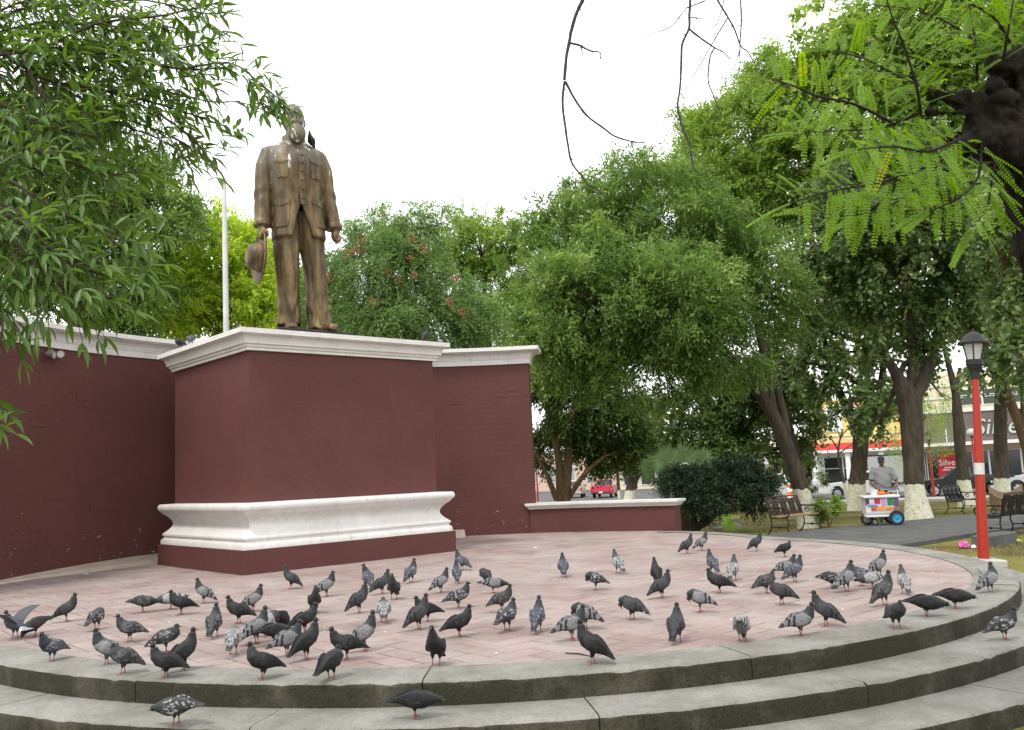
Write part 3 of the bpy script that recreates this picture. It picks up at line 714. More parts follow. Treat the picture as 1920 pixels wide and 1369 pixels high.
# flagpole behind
fp = at(428, 600, 21.5); b0 = Vector((fp.x, fp.y, GROUND))
pole = thing('flagpole', 'slim white flagpole rising behind the pedestal beside the statue', 'flagpole', b0)
M['pole_white'] = mat('flaking_white_paint', (.62, .63, .62), .45, noise=.3, nscale=3)
mb = MB(); tp = at(420, 345, 21.5) - b0
mb.tube([(0, 0, 0), tuple(tp * .55), tuple(tp)], [.085, .072, .055], 14); mb.build('pole', M['pole_white'], pole, smooth=True)
mb = MB(); mb.ell(tuple(tp + Vector((0, 0, .05))), (.08, .08, .08), 12); mb.build('finial', M['pole_white'], pole, smooth=True)
mb = MB(); mb.box((0, 0, .1), (.5, .5, .2), ch=.02); mb.build('base', M['walk'], pole)
# floodlights under the wall cornice
fl_p = pol(160.5, RW - .02, 0); q = at(50, 662, fl_p.y); 
fl = thing('floodlight', 'grey twin floodlight under the wall moulding among the hanging leaves', 'floodlight', (fl_p.x, fl_p.y, q.z), R(160.5 - 90))
fl.scale = (.72, .72, .72)
M['lamp_grey'] = mat('grey_enamel', (.20, .21, .22), .4, .2, noise=.2)
mb = MB(); mb.box((0, -.03, .0), (.12, .06, .12), ch=.01); mb.build('mount', M['lamp_grey'], fl)
for sx, tilt in ((-1, .35), (1, -.5)):
    T = Matrix.Translation((sx * .13, -.17, -.06 + .02 * sx)) @ Matrix.Rotation(R(105), 4, 'X') @ Matrix.Rotation(tilt, 4, 'Y')
    mb = MB(); mb.lathe([(.03, -.10), (.05, -.09), (.065, -.02), (.085, .07), (.09, .10), (.08, .10), (.06, .03)], 16, axis=T); hd_ = mb.build('lamp_head', M['lamp_grey'], fl, smooth=True, sharp=50)
    mb = MB(); mb.lathe([(.001, .085), (.079, .085), (.079, .08), (.001, .08)], 16, axis=T); mb.build('lens', M['milk'], hd_)
    mb = MB(); mb.tube([(0, -.05, 0), (sx * .13, -.13, -.05)], .015, 8); mb.build('bracket', M['lamp_grey'], fl)
# ---------------------------------------------------------------- pigeons
PW_ = [2.7, 2.9, 3.5, 4.9, 5.9, 5.7, 4.3, 3.0, 2.4]; PH_ = [.5, .9, 2.0, 4.0, 5.5, 5.5, 4.5, 3.2, 2.6]
POSES = {   # spine (forward, up) in cm from tail tip to nape; head centre; bill direction
    'alert': ([(-16, 4.6), (-12, 7.0), (-8.6, 9.2), (-5, 11.6), (-.4, 14.4), (3.6, 17.0), (5.9, 20.2), (6.6, 23.4), (6.9, 26.0)], (7.7, 27.9), (1, -.12)),
    'stand': ([(-17, 8.0), (-12.6, 9.4), (-9, 10.6), (-5, 12.0), (-.2, 13.4), (4.4, 15.0), (7.2, 17.8), (8.2, 20.6), (8.7, 22.8)], (9.6, 24.6), (1, -.15)),
    'low': ([(-18, 13.2), (-13, 12.8), (-9, 12.5), (-5, 12.4), (0, 12.3), (5, 12.0), (8.6, 11.8), (11.4, 11.5), (13.2, 11.2)], (15, 11.0), (1, -.45)),
    'peck': ([(-17, 17.2), (-12.6, 15.8), (-9, 14.7), (-5, 13.6), (0, 12.2), (4.5, 10.6), (7.8, 8.6), (9.6, 6.4), (10.4, 4.8)], (11.0, 3.4), (.35, -1)),
    'hunch': ([(-16.4, 7.2), (-12.4, 8.8), (-8.8, 10.2), (-5, 11.8), (-.4, 13.6), (3.8, 15.2), (5.6, 17.2), (6.2, 18.8), (6.5, 19.8)], (7.5, 20.9), (1, -.25)),
    'preen': ([(-16.6, 7.0), (-12.4, 8.8), (-8.8, 10.4), (-5, 12.0), (-.4, 13.9), (3.6, 15.8), (6.2, 17.4), (8.4, 17.0), (9.4, 15.4)], (9.5, 13.6), (-.3, -1)),
}
PIG = {}
def pigeon_mesh(pose, turn=0.0, flap=False):
    sp_, head, bd = POSES[pose]; LEG = 1.3 if pose != 'peck' else .6; sp_ = [(a, b_ - LEG) for a, b_ in sp_]; head = (head[0], head[1] - LEG); k = .01; mb = MB(); tags = []
    def note(n0, a, b_, c_, d_):
        while len(tags) < len(mb.v): tags.append((a, b_, c_, d_))
    ct, st_ = math.cos(turn), math.sin(turn)
    def P(x, y, z, tw=0.0):                      # neck and head may be turned about the neck base
        if tw:
            bx = sp_[5][0]; c_, s_ = math.cos(turn * tw), math.sin(turn * tw)
            x, y = bx + (x - bx) * c_ - y * s_, (x - bx) * s_ + y * c_
        return Vector((x * k, y * k, z * k))
    n = 14
    for i in range(len(sp_)):
        a, b_ = sp_[max(i - 1, 0)], sp_[min(i + 1, 8)]
        t = Vector((b_[0] - a[0], b_[1] - a[1])).normalized(); nx, nz = -t.y, t.x
        tw = (0, 0, 0, 0, 0, 0, .4, .8, 1)[i]
        wd = PW_[i] * (1.28 if pose == 'hunch' and i > 5 else 1); hg = PH_[i] * (1.2 if pose == 'hunch' and i > 5 else 1)
        ring = [P(sp_[i][0] + nx * hg * math.sin(q), wd * math.cos(q), sp_[i][1] + nz * hg * math.sin(q), tw) for q in [2 * math.pi * j / n for j in range(n)]]
        if i == 0: rings_ = []
        rings_.append(ring)
    o0 = len(mb.v); mb.rings(rings_)
    for i in range(9):
        for j in range(n): tags.append((0, 0, (0, 0, 0, 0, 0, .25, .85, 1, 1)[i], (1.0, .45, .1, 0, 0, 0, 0, 0, 0)[i]))
    hc = P(head[0], 0, head[1], 1)
    mb.ell(hc, (.0215, .0185, .0205), 12); note(0, 0, 0, 1, 0)
    if not flap:
        for sy in (-1, 1):
            wp = [(5, 4.2, .2, .7, 2.6), (4.5, 5.3, .9, 1.1, 4.1), (4, 5.7, 1.1, 1.2, 4.7), (3.4, 5.1, 1.4, 1.1, 4.4), (2.6, 3.9, 1.6, 1.0, 3.4), (1.8, 2.7, 1.5, .8, 2.3), (1, 1.8, 1.2, .6, 1.4), (.3, 1.2, .7, .4, .6)]
            rg = []
            for (fi, yo, zo, th, hh) in wp:
                i0 = min(int(fi), 7); f = fi - i0
                x = sp_[i0][0] * (1 - f) + sp_[i0 + 1][0] * f; z = sp_[i0][1] * (1 - f) + sp_[i0 + 1][1] * f
                t = Vector((sp_[i0 + 1][0] - sp_[i0][0], sp_[i0 + 1][1] - sp_[i0][1])).normalized(); nx, nz = -t.y, t.x
                rg.append([P(x + nx * (zo + hh * math.sin(q)), sy * (yo + th * math.cos(q)) - sy * .09 * (hh * math.sin(q)) * 1.4, z + nz * (zo + hh * math.sin(q))) for q in [2 * math.pi * j / 12 for j in range(12)]])
            # resample along the wing so that the bars stay crisp
            fine = []; us = []
            for i in range(len(rg) - 1):
                for s_ in range(4):
                    f = s_ / 4; fine.append([a * (1 - f) + b_ * f for a, b_ in zip(rg[i], rg[i + 1])]); us.append((i + f) / (len(rg) - 1))
            fine.append(rg[-1]); us.append(1.0)
            mb.rings(fine)
            for u_ in us:
                for j in range(12):
                    uu = u_ + .05 * math.sin(2 * math.pi * j / 12)
                    bar = 1.0 if (.50 < uu < .575 or .66 < uu < .745) else (.8 if u_ > .86 else 0)
                    tags.append((1, bar, 0, 0))
    for sy in (-1, 1):                           # feathered thighs
        mb.tube([P(-1, sy * 2.4, 10.2), P(-.6, sy * 2.5, 7.0), P(-.2, sy * 2.5, 4.5)], [.020, .015, .007], 8); note(0, 0, 0, 0, 0)
    src_v = [Vector(v) for v in mb.v]; kd = kdtree.KDTree(len(src_v))
    for i, v in enumerate(src_v): kd.insert(v, i)
    kd.balance()
    me = remesh(mb.mesh('pigeon'), .0050, 2)
    vs = [v.co.copy() for v in me.vertices]; cols = []
    for v in vs:
        w_ = [0.0] * 4; tot = 0
        for co_, ix, dd in kd.find_n(v, 3):
            q = 1 / (dd + .001); tot += q
            for c_ in range(4): w_[c_] += tags[ix][c_] * q
        cols.append([c_ / tot for c_ in w_])
    fs = [tuple(p.vertices) for p in me.polygons]; mi = [0] * len(fs)
    b2 = MB()
    for sy in (-1, 1):                           # shanks and toes
        fx = .6 if sy > 0 else -.8
        ft = P(fx, sy * 2.6, .35)
        b2.tube([P(-.2, sy * 2.5, 4.8), ft], [.0042, .0034], 6, 1)
        for an, ln in ((0, 2.9), (.6, 2.6), (-.6, 2.6), (math.pi, 1.6)):
            b2.tube([ft, ft + Vector((math.cos(an) * ln * k, math.sin(an) * ln * k, -.0015))], [.003, .0016], 5, 1)
    bdir = P(sp_[5][0] + bd[0], 0, 0, 1) - P(sp_[5][0], 0, 0, 1); bdir = Vector((bdir.x, bdir.y, bd[1] * k)).normalized()
    b2.tube([hc + bdir * .015, hc + bdir * .027, hc + bdir * .041 + Vector((0, 0, -.002))], [.0075, .0042, .0012], 6, 2)
    b2.ell(hc + bdir * .022 + Vector((0, 0, .0035)), (.004, .004, .003), 6, 3)
    side = bdir.cross(Vector((0, 0, 1))).normalized()
    for sy in (-1, 1): b2.ell(hc + bdir * .008 + side * sy * .0175 + Vector((0, 0, .004)), (.0035, .0035, .0035), 6, 4)
    if flap:                                     # wings thrown up, tail fanned
        for sy in (-1, 1):
            def wp(u_, v_):                      # u along the span, v along the chord
                y = 4 + 22 * u_; x = 7 - 4 * u_ ** 2 - v_ * (13 - 6 * u_) - 3 * u_ * v_; z = 16 + 17 * u_ - 8 * u_ * u_ - 3 * v_ * (1 - u_)
                return P(x, sy * y, z)
            g_ = [[wp(i / 8, j / 6) for i in range(9)] for j in range(7)]
            vv = [p for r in g_ for p in r]; top = [p + Vector((0, 0, .004)) for p in vv]; nn = len(vv)
            ff = [(j * 9 + i, j * 9 + i + 1, (j + 1) * 9 + i + 1, (j + 1) * 9 + i) for j in range(6) for i in range(8)]
            per = list(range(9)) + [j * 9 + 8 for j in range(1, 7)] + [54 + i for i in range(7, -1, -1)] + [j * 9 for j in range(5, 0, -1)]
            b2.add(vv + top, [tuple(reversed(f)) for f in ff] + [tuple(nn + i for i in f) for f in ff] + [(a, b_, nn + b_, nn + a) for a, b_ in zip(per, per[1:] + per[:1])], 5)
        for i in range(11):                      # tail feathers
            a = -1.0 + 2.0 * i / 10; d = Vector((-math.cos(a), math.sin(a), -.28)).normalized(); s_ = Vector((-d.y, d.x, 0)).normalized()
            o = P(-8, 0, 11 + .12 * (i % 2)); L_ = .125; w_ = .014
            b2.add([o - s_ * .004, o + d * L_ * .7 - s_ * w_, o + d * L_ - s_ * w_ * .6, o + d * L_ + s_ * w_ * .6, o + d * L_ * .7 + s_ * w_, o + s_ * .004], [(0, 1, 2, 3, 4, 5)], 6 if i not in (0, 10) else 7)
    o = len(vs); vs += [Vector(v) for v in b2.v]; fs += [tuple(i + o for i in f) for f in b2.f]; mi += b2.mi
    cols += [[.2, 0, 0, 0]] * len(b2.v)
    me2 = bpy.data.meshes.new('pigeon_' + pose); me2.from_pydata([tuple(v) for v in vs], [], fs)
    me2.polygons.foreach_set('material_index', mi); me2.polygons.foreach_set('use_smooth', [True] * len(fs))
    ca = me2.attributes.new('plumage', 'FLOAT_COLOR', 'POINT'); ca.data.foreach_set('color', [c for q in cols for c in q])
    me2.update()
    return me2
def plumage(name, body, wing, neck, bar, mottle=0, mcol=(.03, .03, .032), tail=None, rump=None, sheen=(.030, .040, .038)):
    mt = bpy.data.materials.new('plumage_' + name); mt.use_nodes = True; n, l, b = nodes_of(mt)
    at_ = N(n, 'Attribute', attribute_name='plumage'); sx = N(n, 'SeparateColor'); l.new(at_.outputs['Color'], sx.inputs[0])
    t = N(n, 'TexCoord'); v = t.outputs['Object']
    def step(s_, a, b_): 
        r = rampn(n, [(a, (0, 0, 0)), (b_, (1, 1, 1))]); l.new(s_, r.inputs['Fac']); return r.outputs['Color']
    f = N(n, 'TexNoise', Scale=60, Detail=4); l.new(v, f.inputs['Vector'])
    fr = rampn(n, [(.3, (.72,) * 3), (.7, (1.25,) * 3)]); l.new(f.outputs['Fac'], fr.inputs['Fac'])
    k = mixn(n, l, step(sx.outputs[0], .40, .60), body, wing)
    if mottle:
        vo = N(n, 'TexVoronoi', Scale=85); mp = N(n, 'Mapping'); mp.inputs['Scale'].default_value = (.55, 1, 1); l.new(v, mp.inputs['Vector']); l.new(mp.outputs[0], vo.inputs['Vector'])
        oi = N(n, 'ObjectInfo'); ad = N(n, 'VectorMath', operation='ADD'); l.new(oi.outputs['Random'], ad.inputs[1]); l.new(mp.outputs[0], ad.inputs[0]); l.new(ad.outputs[0], vo.inputs['Vector'])
        sc = N(n, 'SeparateColor'); l.new(vo.outputs['Color'], sc.inputs[0])
        r = rampn(n, [(mottle - .02, (1, 1, 1)), (mottle + .02, (0, 0, 0))]); l.new(sc.outputs[0], r.inputs['Fac'])
        ms = mixn(n, l, 1.0, r.outputs['Color'], step(sx.outputs[0], .3, .6), 'MULTIPLY')
        k = mixn(n, l, ms, k, mcol)
    k = mixn(n, l, step(sx.outputs[1], .40, .62), k, bar)
    lw = N(n, 'LayerWeight', Blend=.5); nk = mixn(n, l, lw.outputs['Facing'], neck, sheen)
    k = mixn(n, l, step(sx.outputs[2], .3, .75), k, nk)
    if rump: k = mixn(n, l, step(at_.outputs['Alpha'], .05, .16), k, rump)
    k = mixn(n, l, step(at_.outputs['Alpha'], .62 if not tail else .25, .82 if not tail else .45), k, tail or bar)
    k = mixn(n, l, 1.0, k, fr.outputs['Color'], 'MULTIPLY')
    l.new(k, b.inputs['Base Color']); b.inputs['Roughness'].default_value = .62; b.inputs['Specular IOR Level'].default_value = .3
    return mt
PL_ = {
    'bar': plumage('blue_bar', (.070, .071, .076), (.165, .167, .170), (.016, .017, .019), (.012, .012, .013)),
    'pale': plumage('pale', (.15, .15, .153), (.27, .27, .27), (.050, .052, .056), (.035, .035, .038)),
    'checker': plumage('checker', (.040, .040, .043), (.085, .085, .088), (.014, .015, .016), (.02, .02, .022), .55),
    'splash': plumage('splash', (.038, .038, .041), (.034, .034, .037), (.014, .015, .017), (.03, .03, .03), .30, (.26, .255, .25)),
    'blue': plumage('slate_blue', (.045, .049, .062), (.064, .069, .088), (.020, .022, .033), (.03, .03, .035), .22, (.17, .177, .20), (.05, .034, .068)),
    'grey': plumage('slate_grey', (.026, .0265, .029), (.035, .0355, .0385), (.015, .016, .017), (.010, .010, .011)),
    'dark': plumage('sooty', (.009, .0088, .009), (.0105, .010, .0105), (.007, .0075, .0075), (.006, .006, .006), .10, (.028, .0275, .0275), (.018, .024, .022)),
    'brown': plumage('brownish', (.020, .0155, .014), (.023, .018, .016), (.016, .012, .011), (.016, .013, .012)),
    'dark_white_tail': plumage('sooty_white_tail', (.009, .0088, .009), (.0105, .010, .0105), (.007, .0075, .0075), (.006, .006, .006), tail=(.42, .42, .41)),
    'splash_rump': plumage('splash_rump', (.034, .034, .037), (.030, .030, .033), (.016, .017, .019), (.02, .02, .02), .24, (.20, .195, .19), rump=(.42, .42, .41)),
    'grey_rump': plumage('grey_rump', (.030, .0305, .033), (.040, .0405, .0435), (.018, .019, .020), (.012, .012, .013), rump=(.38, .38, .37)),
}
M['p_leg'] = mat('pigeon_leg', (.30, .085, .07), .6); M['p_bill'] = mat('pigeon_bill', (.03, .028, .03), .45)
M['p_cere'] = mat('pigeon_cere', (.62, .6, .57), .7); M['p_eye'] = mat('pigeon_eye', (.35, .09, .01), .2)
M['p_wing'] = mat('pigeon_wing_under', (.075, .075, .082), .7, noise=.5, nscale=40); M['p_tail'] = mat('pigeon_tail', (.30, .325, .37), .6, noise=.4, nscale=50); M['p_tailw'] = mat('pigeon_tail_edge', (.7, .7, .7), .6)
PSLOTS = [M['p_leg'], M['p_bill'], M['p_cere'], M['p_eye'], M['p_wing'], M['p_tail'], M['p_tailw']]
for key, pose, turn in (('alert', 'alert', 0), ('stand', 'stand', 0), ('low', 'low', 0), ('peck', 'peck', 0), ('hunch', 'hunch', 0), ('preen', 'preen', .3), ('alert_turn', 'alert', .9), ('stand_turn', 'stand', -.8), ('preen_back', 'preen', 1.7), ('flap', 'stand', 0)):
    PIG[key] = pigeon_mesh(pose, turn, key == 'flap'); PIG[key].materials.append(PL_['grey'])
    for q in PSLOTS: PIG[key].materials.append(q)
def pigeon(p, yaw, pose, morph, label, scale=1.0):
    o = put('pigeon', PIG[pose]); o.location = p; o.rotation_euler = (rnd.uniform(-.03, .03), rnd.uniform(-.04, .04), R(yaw))
    s_ = 1.0 * scale * rnd.uniform(.96, 1.04); o.scale = (s_ * rnd.uniform(.95, 1.06), s_ * rnd.uniform(.92, 1.07), s_ * rnd.uniform(.96, 1.04))
    o.material_slots[0].link = 'OBJECT'; o.material_slots[0].material = PL_[morph]
    return tag(o, label, 'pigeon', 'pigeons gathered around the statue')
# pixel of the feet, heading in degrees (0 right, 90 away, 180 left, 270 towards), pose, plumage, label
PG = [
 (28, 1196, 150, 'flap', 'blue', 'pigeon landing with raised wings and fanned pale tail at the picture edge'),
 (66, 1193, 195, 'peck', 'brown', 'small brown pigeon head down just behind the fanned tail of the landing one'),
 (125, 1165, 12, 'alert', 'grey', 'slim grey pigeon with stretched neck, alone above the landing bird'),
 (182, 1180, 60, 'preen_back', 'splash', 'pigeon with ruffled wings preening its back, between slim grey one and white-rumped one'),
 (97, 1240, 235, 'stand', 'blue', 'purple-grey pigeon facing viewer on pale kerb below the landing bird'),
 (199, 1247, 175, 'alert', 'bar', 'pigeon with pale mantle standing directly behind a dark-winged one at kerb'),
 (230, 1264, 172, 'hunch', 'checker', 'dark-winged pigeon with drawn-in head at kerb, overlapping pale-mantled one'),
 (243, 1203, 170, 'stand', 'checker', 'checkered pigeon walking on pavers, tail ending in a dark band, above pale-mantled one'),
 (268, 1148, 8, 'low', 'checker', 'crouching checkered pigeon with level back and beak near the ground beneath the footing'),
 (320, 1142, 185, 'low', 'pale', 'whitish pigeon bending low behind an upright sooty one'),
 (339, 1152, 185, 'stand', 'dark', 'upright sooty pigeon in front of whitish bending one'),
 (381, 1131, 168, 'alert', 'bar', 'pale grey pigeon with two black wing bars nearest below the plinth corner'),
 (312, 1223, 15, 'hunch', 'splash_rump', 'round-backed dark pigeon with white rump, behind a black pair at kerb'),
 (345, 1258, 35, 'alert', 'dark', 'black pigeon with its back turned, rear one of black pair at kerb'),
 (311, 1272, 172, 'stand', 'dark', 'black pigeon with long level tail, front one of black pair at kerb'),
 (475, 1146, 30, 'alert', 'bar', 'pale-winged pigeon looking back, just beyond a black one with long tail'),
 (447, 1169, 165, 'stand', 'dark', 'black pigeon with lowered tail in front of pale-winged one'),
 (402, 1194, 80, 'alert', 'checker', 'checkered pigeon seen from behind with head up, left of the dense cluster'),
 (437, 1227, 85, 'preen', 'pale', 'whitish mottled pigeon seen from behind with hidden head above kerb'),
 (545, 1104, 165, 'alert', 'grey', 'dark grey pigeon with raised head just below the middle of plinth'),
 (613, 1118, 25, 'alert', 'bar', 'tall pale-winged pigeon with sloping tail below plinth'),
 (590, 1150, 285, 'alert', 'brown', 'upright brown pigeon facing viewer above the dense cluster'),
 (690, 1104, 110, 'alert_turn', 'blue', 'slate blue pigeon seen from behind with head turned, under plinth'),
 (717, 1113, 30, 'alert', 'grey', 'grey pigeon leaning forward, first of two close together below plinth'),
 (739, 1124, 260, 'alert', 'grey', 'narrow grey pigeon facing viewer, second of two close together below plinth'),
 (771, 1092, 60, 'alert', 'blue', 'slender blue-grey pigeon seen from behind by the plinth end'),
 (866, 1069, 150, 'alert', 'blue', 'far purple-necked pigeon half hidden behind another at plinth end'),
 (857, 1093, 95, 'alert', 'blue', 'blue pigeon with back turned hiding the purple-necked one'),
 (827, 1111, 28, 'alert', 'bar', 'pale-winged pigeon with dark head in front of the blue pair'),
 (674, 1149, 30, 'alert', 'grey', 'big slate pigeon with tail nearly touching ground beyond the dense cluster'),
 (572, 1186, 25, 'stand', 'dark', 'sooty pigeon standing at far side of the dense cluster'),
 (481, 1206, 35, 'alert', 'bar', 'pale barred pigeon at near side of the dense cluster'),
 (499, 1192, 20, 'preen', 'pale', 'light grey pigeon with head hidden in the middle of the dense cluster'),
 (525, 1182, 60, 'peck', 'dark', 'black pigeon pecking with spiky tail up in the dense cluster'),
 (514, 1208, 25, 'low', 'dark', 'crouched black pigeon in the dense cluster beside pale barred ones'),
 (538, 1230, 28, 'stand', 'bar', 'pale pigeon with black bars stepping forward at the front of dense cluster'),
 (575, 1237, 35, 'alert', 'dark', 'black pigeon with tall neck at the front of dense cluster'),
 (492, 1275, 205, 'stand_turn', 'dark_white_tail', 'large black pigeon with white tail feathers on kerb edge'),
 (622, 1274, 55, 'hunch', 'dark', 'big sooty pigeon on kerb edge with tail hanging over the riser'),
 (650, 1237, 185, 'stand', 'dark', 'dark pigeon with level back in front of a pale barred one'),
 (684, 1221, 15, 'alert', 'bar', 'pale barred pigeon with swollen dark neck behind a level-backed dark one'),
 (720, 1166, 95, 'hunch', 'pale', 'small whitish pigeon seen from behind, alone on pavers'),
 (802, 1165, 195, 'stand', 'dark', 'dark pigeon with spread wing tips behind a slate one'),
 (786, 1180, 30, 'alert', 'grey', 'slate pigeon sloping steeply in front of dark one with spread wing tips'),
 (862, 1194, 20, 'stand', 'dark', 'dark long-tailed pigeon striding with outstretched head on open pavers'),
 (860, 1140, 20, 'stand', 'splash', 'mottled white and grey pigeon above a dark striding one'),
 (818, 1248, 255, 'alert', 'dark', 'dark pigeon facing viewer straight on at a crack in kerb'),
 (911, 1096, 120, 'preen_back', 'grey', 'round dark pigeon preening above a low pale one'),
 (925, 1112, 12, 'low', 'bar', 'low stretched pale pigeon beneath a round preening one'),
 (942, 1146, 25, 'stand', 'checker', 'checkered pigeon with arched back, farther one of two in line'),
 (951, 1182, 55, 'stand', 'splash', 'mottled pigeon seen from behind, nearer one of two in line'),
 (1009, 1184, 75, 'alert', 'blue', 'iridescent blue pigeon seen from behind beside mottled one'),
 (1073, 1200, 20, 'stand', 'bar', 'pale pigeon with bold double bars and dark hood, front of a touching pair'),
 (1097, 1179, 160, 'preen', 'bar', 'grey pigeon tucked behind the dark-hooded one with bold bars'),
 (1111, 1246, 165, 'alert', 'dark', 'black pigeon standing alone on the pale kerb, tail low'),
 (1057, 1081, 92, 'alert', 'blue', 'pale blue pigeon seen from behind, isolated near the middle of pavers'),
 (1160, 1075, 115, 'alert', 'pale', 'silvery pigeon with dark head, isolated beyond a bent-over one'),
 (1117, 1106, 185, 'preen', 'splash', 'bent-over speckled pigeon with face in its breast'),
 (1185, 1162, 150, 'preen', 'grey_rump', 'grey pigeon looking down at its breast with white rump patch'),
 (1232, 1097, 100, 'alert', 'dark', 'dark pigeon mostly hidden behind a slate one with raised head'),
 (1242, 1121, 22, 'alert', 'grey', 'slate pigeon with raised head hiding a dark one'),
 (1270, 1203, 72, 'alert', 'grey', 'large slate pigeon seen from behind with tapered neck near kerb'),
 (1313, 1148, 170, 'preen', 'bar', 'pale barred pigeon preening its breast, tail touching pavers'),
 (1289, 1038, 25, 'alert', 'grey', 'far grey pigeon near the parapet end, darker of the two'),
 (1316, 1032, 25, 'alert', 'bar', 'far pale-winged pigeon near the parapet end, lighter of the two'),
 (1419, 1033, 22, 'alert', 'grey', 'far grey pigeon alone in front of the iron bench'),
 (1472, 1044, 12, 'hunch', 'dark_white_tail', 'far dumpy dark pigeon with white tail tip'),
 (1337, 1076, 110, 'alert', 'blue', 'violet-necked pigeon seen from behind above a black one'),
 (1376, 1088, 65, 'alert', 'pale', 'whitish pigeon with black bars seen from behind beside the violet-necked one'),
 (1349, 1112, 165, 'stand', 'dark', 'black pigeon with drooping tail below the violet-necked one'),
 (1438, 1112, 20, 'hunch', 'checker', 'dark checkered pigeon with sunken head behind a slate ball-shaped one'),
 (1491, 1091, 28, 'alert', 'blue', 'deep blue pigeon standing tall in front of a pale-winged one'),
 (1475, 1083, 20, 'stand', 'bar', 'pale-winged pigeon half hidden behind the deep blue one'),
 (1466, 1134, 155, 'hunch', 'grey', 'ball-shaped slate pigeon with head sunk in its shoulders'),
 (1393, 1203, 80, 'peck', 'pale', 'white-backed pigeon pecking away from viewer at kerb'),
 (1502, 1193, 12, 'stand', 'bar', 'pale barred pigeon in mid stride with dark green hood near kerb'),
 (1549, 1174, 155, 'alert', 'grey', 'slate pigeon with upright neck behind the one in mid stride'),
 (1560, 1103, 12, 'low', 'splash_rump', 'crouched mottled pigeon with white tail bars at edge of the far flock'),
 (1588, 1109, 35, 'alert', 'bar', 'pale-backed pigeon with raised purple neck in the far flock'),
 (1616, 1099, 160, 'hunch', 'blue', 'violet pigeon in the middle of the far flock'),
 (1636, 1104, 185, 'low', 'pale', 'whitish barred pigeon bending down in the far flock'),
 (1650, 1081, 25, 'alert', 'bar', 'pale-winged pigeon standing tallest at back of the far flock'),
 (1697, 1113, 95, 'alert', 'pale', 'white-shouldered blue-tailed pigeon seen from behind beside the far flock'),
 (1660, 1135, 35, 'alert', 'checker', 'checkered pigeon standing in front of the far flock'),
 (1858, 1111, 30, 'alert_turn', 'bar', 'pale barred pigeon with puffed dark neck near the red lamp post'),
 (1792, 1142, 8, 'low', 'dark', 'sooty pigeon bending forward, rear of two dark ones on kerb'),
 (1738, 1157, 12, 'low', 'dark', 'sooty pigeon with sloping back, front of two dark ones on kerb'),
 (1682, 1180, 290, 'hunch', 'grey', 'plump grey pigeon facing viewer on kerb'),
]
for x, y, yaw, pose, morph, lab in PG:
    p = px(x, y, .004); view = math.degrees(math.atan2(p.x, p.y))
    pigeon(p, yaw - view * .6, pose, morph, lab)
pigeon(px(330, 1359, -.150), 172, 'low', 'splash', 'speckled pigeon stooping on the step below kerb', 1.0)
pigeon(px(779, 1346, -.150), 10, 'low', 'dark', 'black level-backed pigeon on the step below kerb')
pigeon(px(1885, 1199, -.150), 5, 'stand', 'splash', 'speckled pigeon walking on the step at far right bend')
def on_ped(a, b_, yaw, pose, morph, lab):
    q = ped.location + E1 * a + E2 * b_; pigeon(Vector((q.x, q.y, Z4 + .002)), yaw, pose, morph, lab)
on_ped(-PW / 2 + .07, .86, 150, 'hunch', 'dark', 'dark pigeon perched on pedestal cornice, farther of two by flagpole')
on_ped(-PW / 2 + .07, .40, 100, 'hunch', 'blue', 'bluish pigeon perched on pedestal cornice, nearer of two by flagpole')
on_ped(PW / 2 - .35, -PL / 2 + .22, 70, 'alert', 'brown', 'brown pigeon perched on pedestal cornice corner opposite the hat')
# ---------------------------------------------------------------- leaves and trees
def unit(a): return a / np.maximum(np.linalg.norm(a, axis=-1, keepdims=True), 1e-9)
def leaves(name, base, axis, nrm, ln, wd, material, parent, rv, shape='rhomb', droop=0.0):
    """one mesh of separate leaf blades; all arrays are per leaf"""
    n = len(base); axis = unit(axis); side = unit(np.cross(axis, nrm)); nrm = unit(np.cross(side, axis))
    ln = np.broadcast_to(ln, (n,)).astype(np.float32)[:, None]; wd = np.broadcast_to(wd, (n,)).astype(np.float32)[:, None]
    def pt(t, w, h): return base + axis * ln * t + side * wd * w + nrm * ln * (h - droop * t * t)
    if shape == 'rhomb':
        vs = [pt(0, 0, 0), pt(.45, .5, .06), pt(1, 0, 0), pt(.45, -.5, .06)]; tri = [(0, 1, 2), (0, 2, 3)]
    elif shape == 'broad':
        vs = [pt(0, 0, 0), pt(.28, .5, .07), pt(.62, .40, .05), pt(1, 0, -.03), pt(.62, -.40, .05), pt(.28, -.5, .07)]
        tri = [(0, 1, 2), (0, 2, 3), (0, 3, 4), (0, 4, 5)]
    else:
        vs = [pt(0, 0, 0), pt(.25, .40, .05), pt(.55, .48, .06), pt(.8, .22, .03), pt(1, 0, -.02), pt(.8, -.22, .03), pt(.55, -.48, .06), pt(.25, -.40, .05), pt(.3, 0, 0), pt(.62, 0, 0)]
        tri = [(0, 1, 8), (8, 1, 2), (8, 2, 9), (9, 2, 3), (9, 3, 4), (0, 8, 7), (8, 6, 7), (8, 9, 6), (9, 5, 6), (9, 4, 5)]
    k = len(vs); V = np.stack(vs, 1).reshape(-1, 3).astype(np.float32)
    T = (np.arange(n)[:, None, None] * k + np.array(tri)[None]).reshape(-1, 3).astype(np.int32)
    me = bpy.data.meshes.new(name); me.vertices.add(len(V)); me.vertices.foreach_set('co', V.ravel())
    me.loops.add(T.size); me.loops.foreach_set('vertex_index', T.ravel())
    me.polygons.add(len(T)); me.polygons.foreach_set('loop_start', np.arange(0, T.size, 3, dtype=np.int32))
    me.update(calc_edges=True)
    ra = me.attributes.new('rnd', 'FLOAT', 'POINT'); ra.data.foreach_set('value', np.repeat(np.clip(rv, 0, 1), k).astype(np.float32))
    me.materials.append(material)
    return put(name, me, parent)
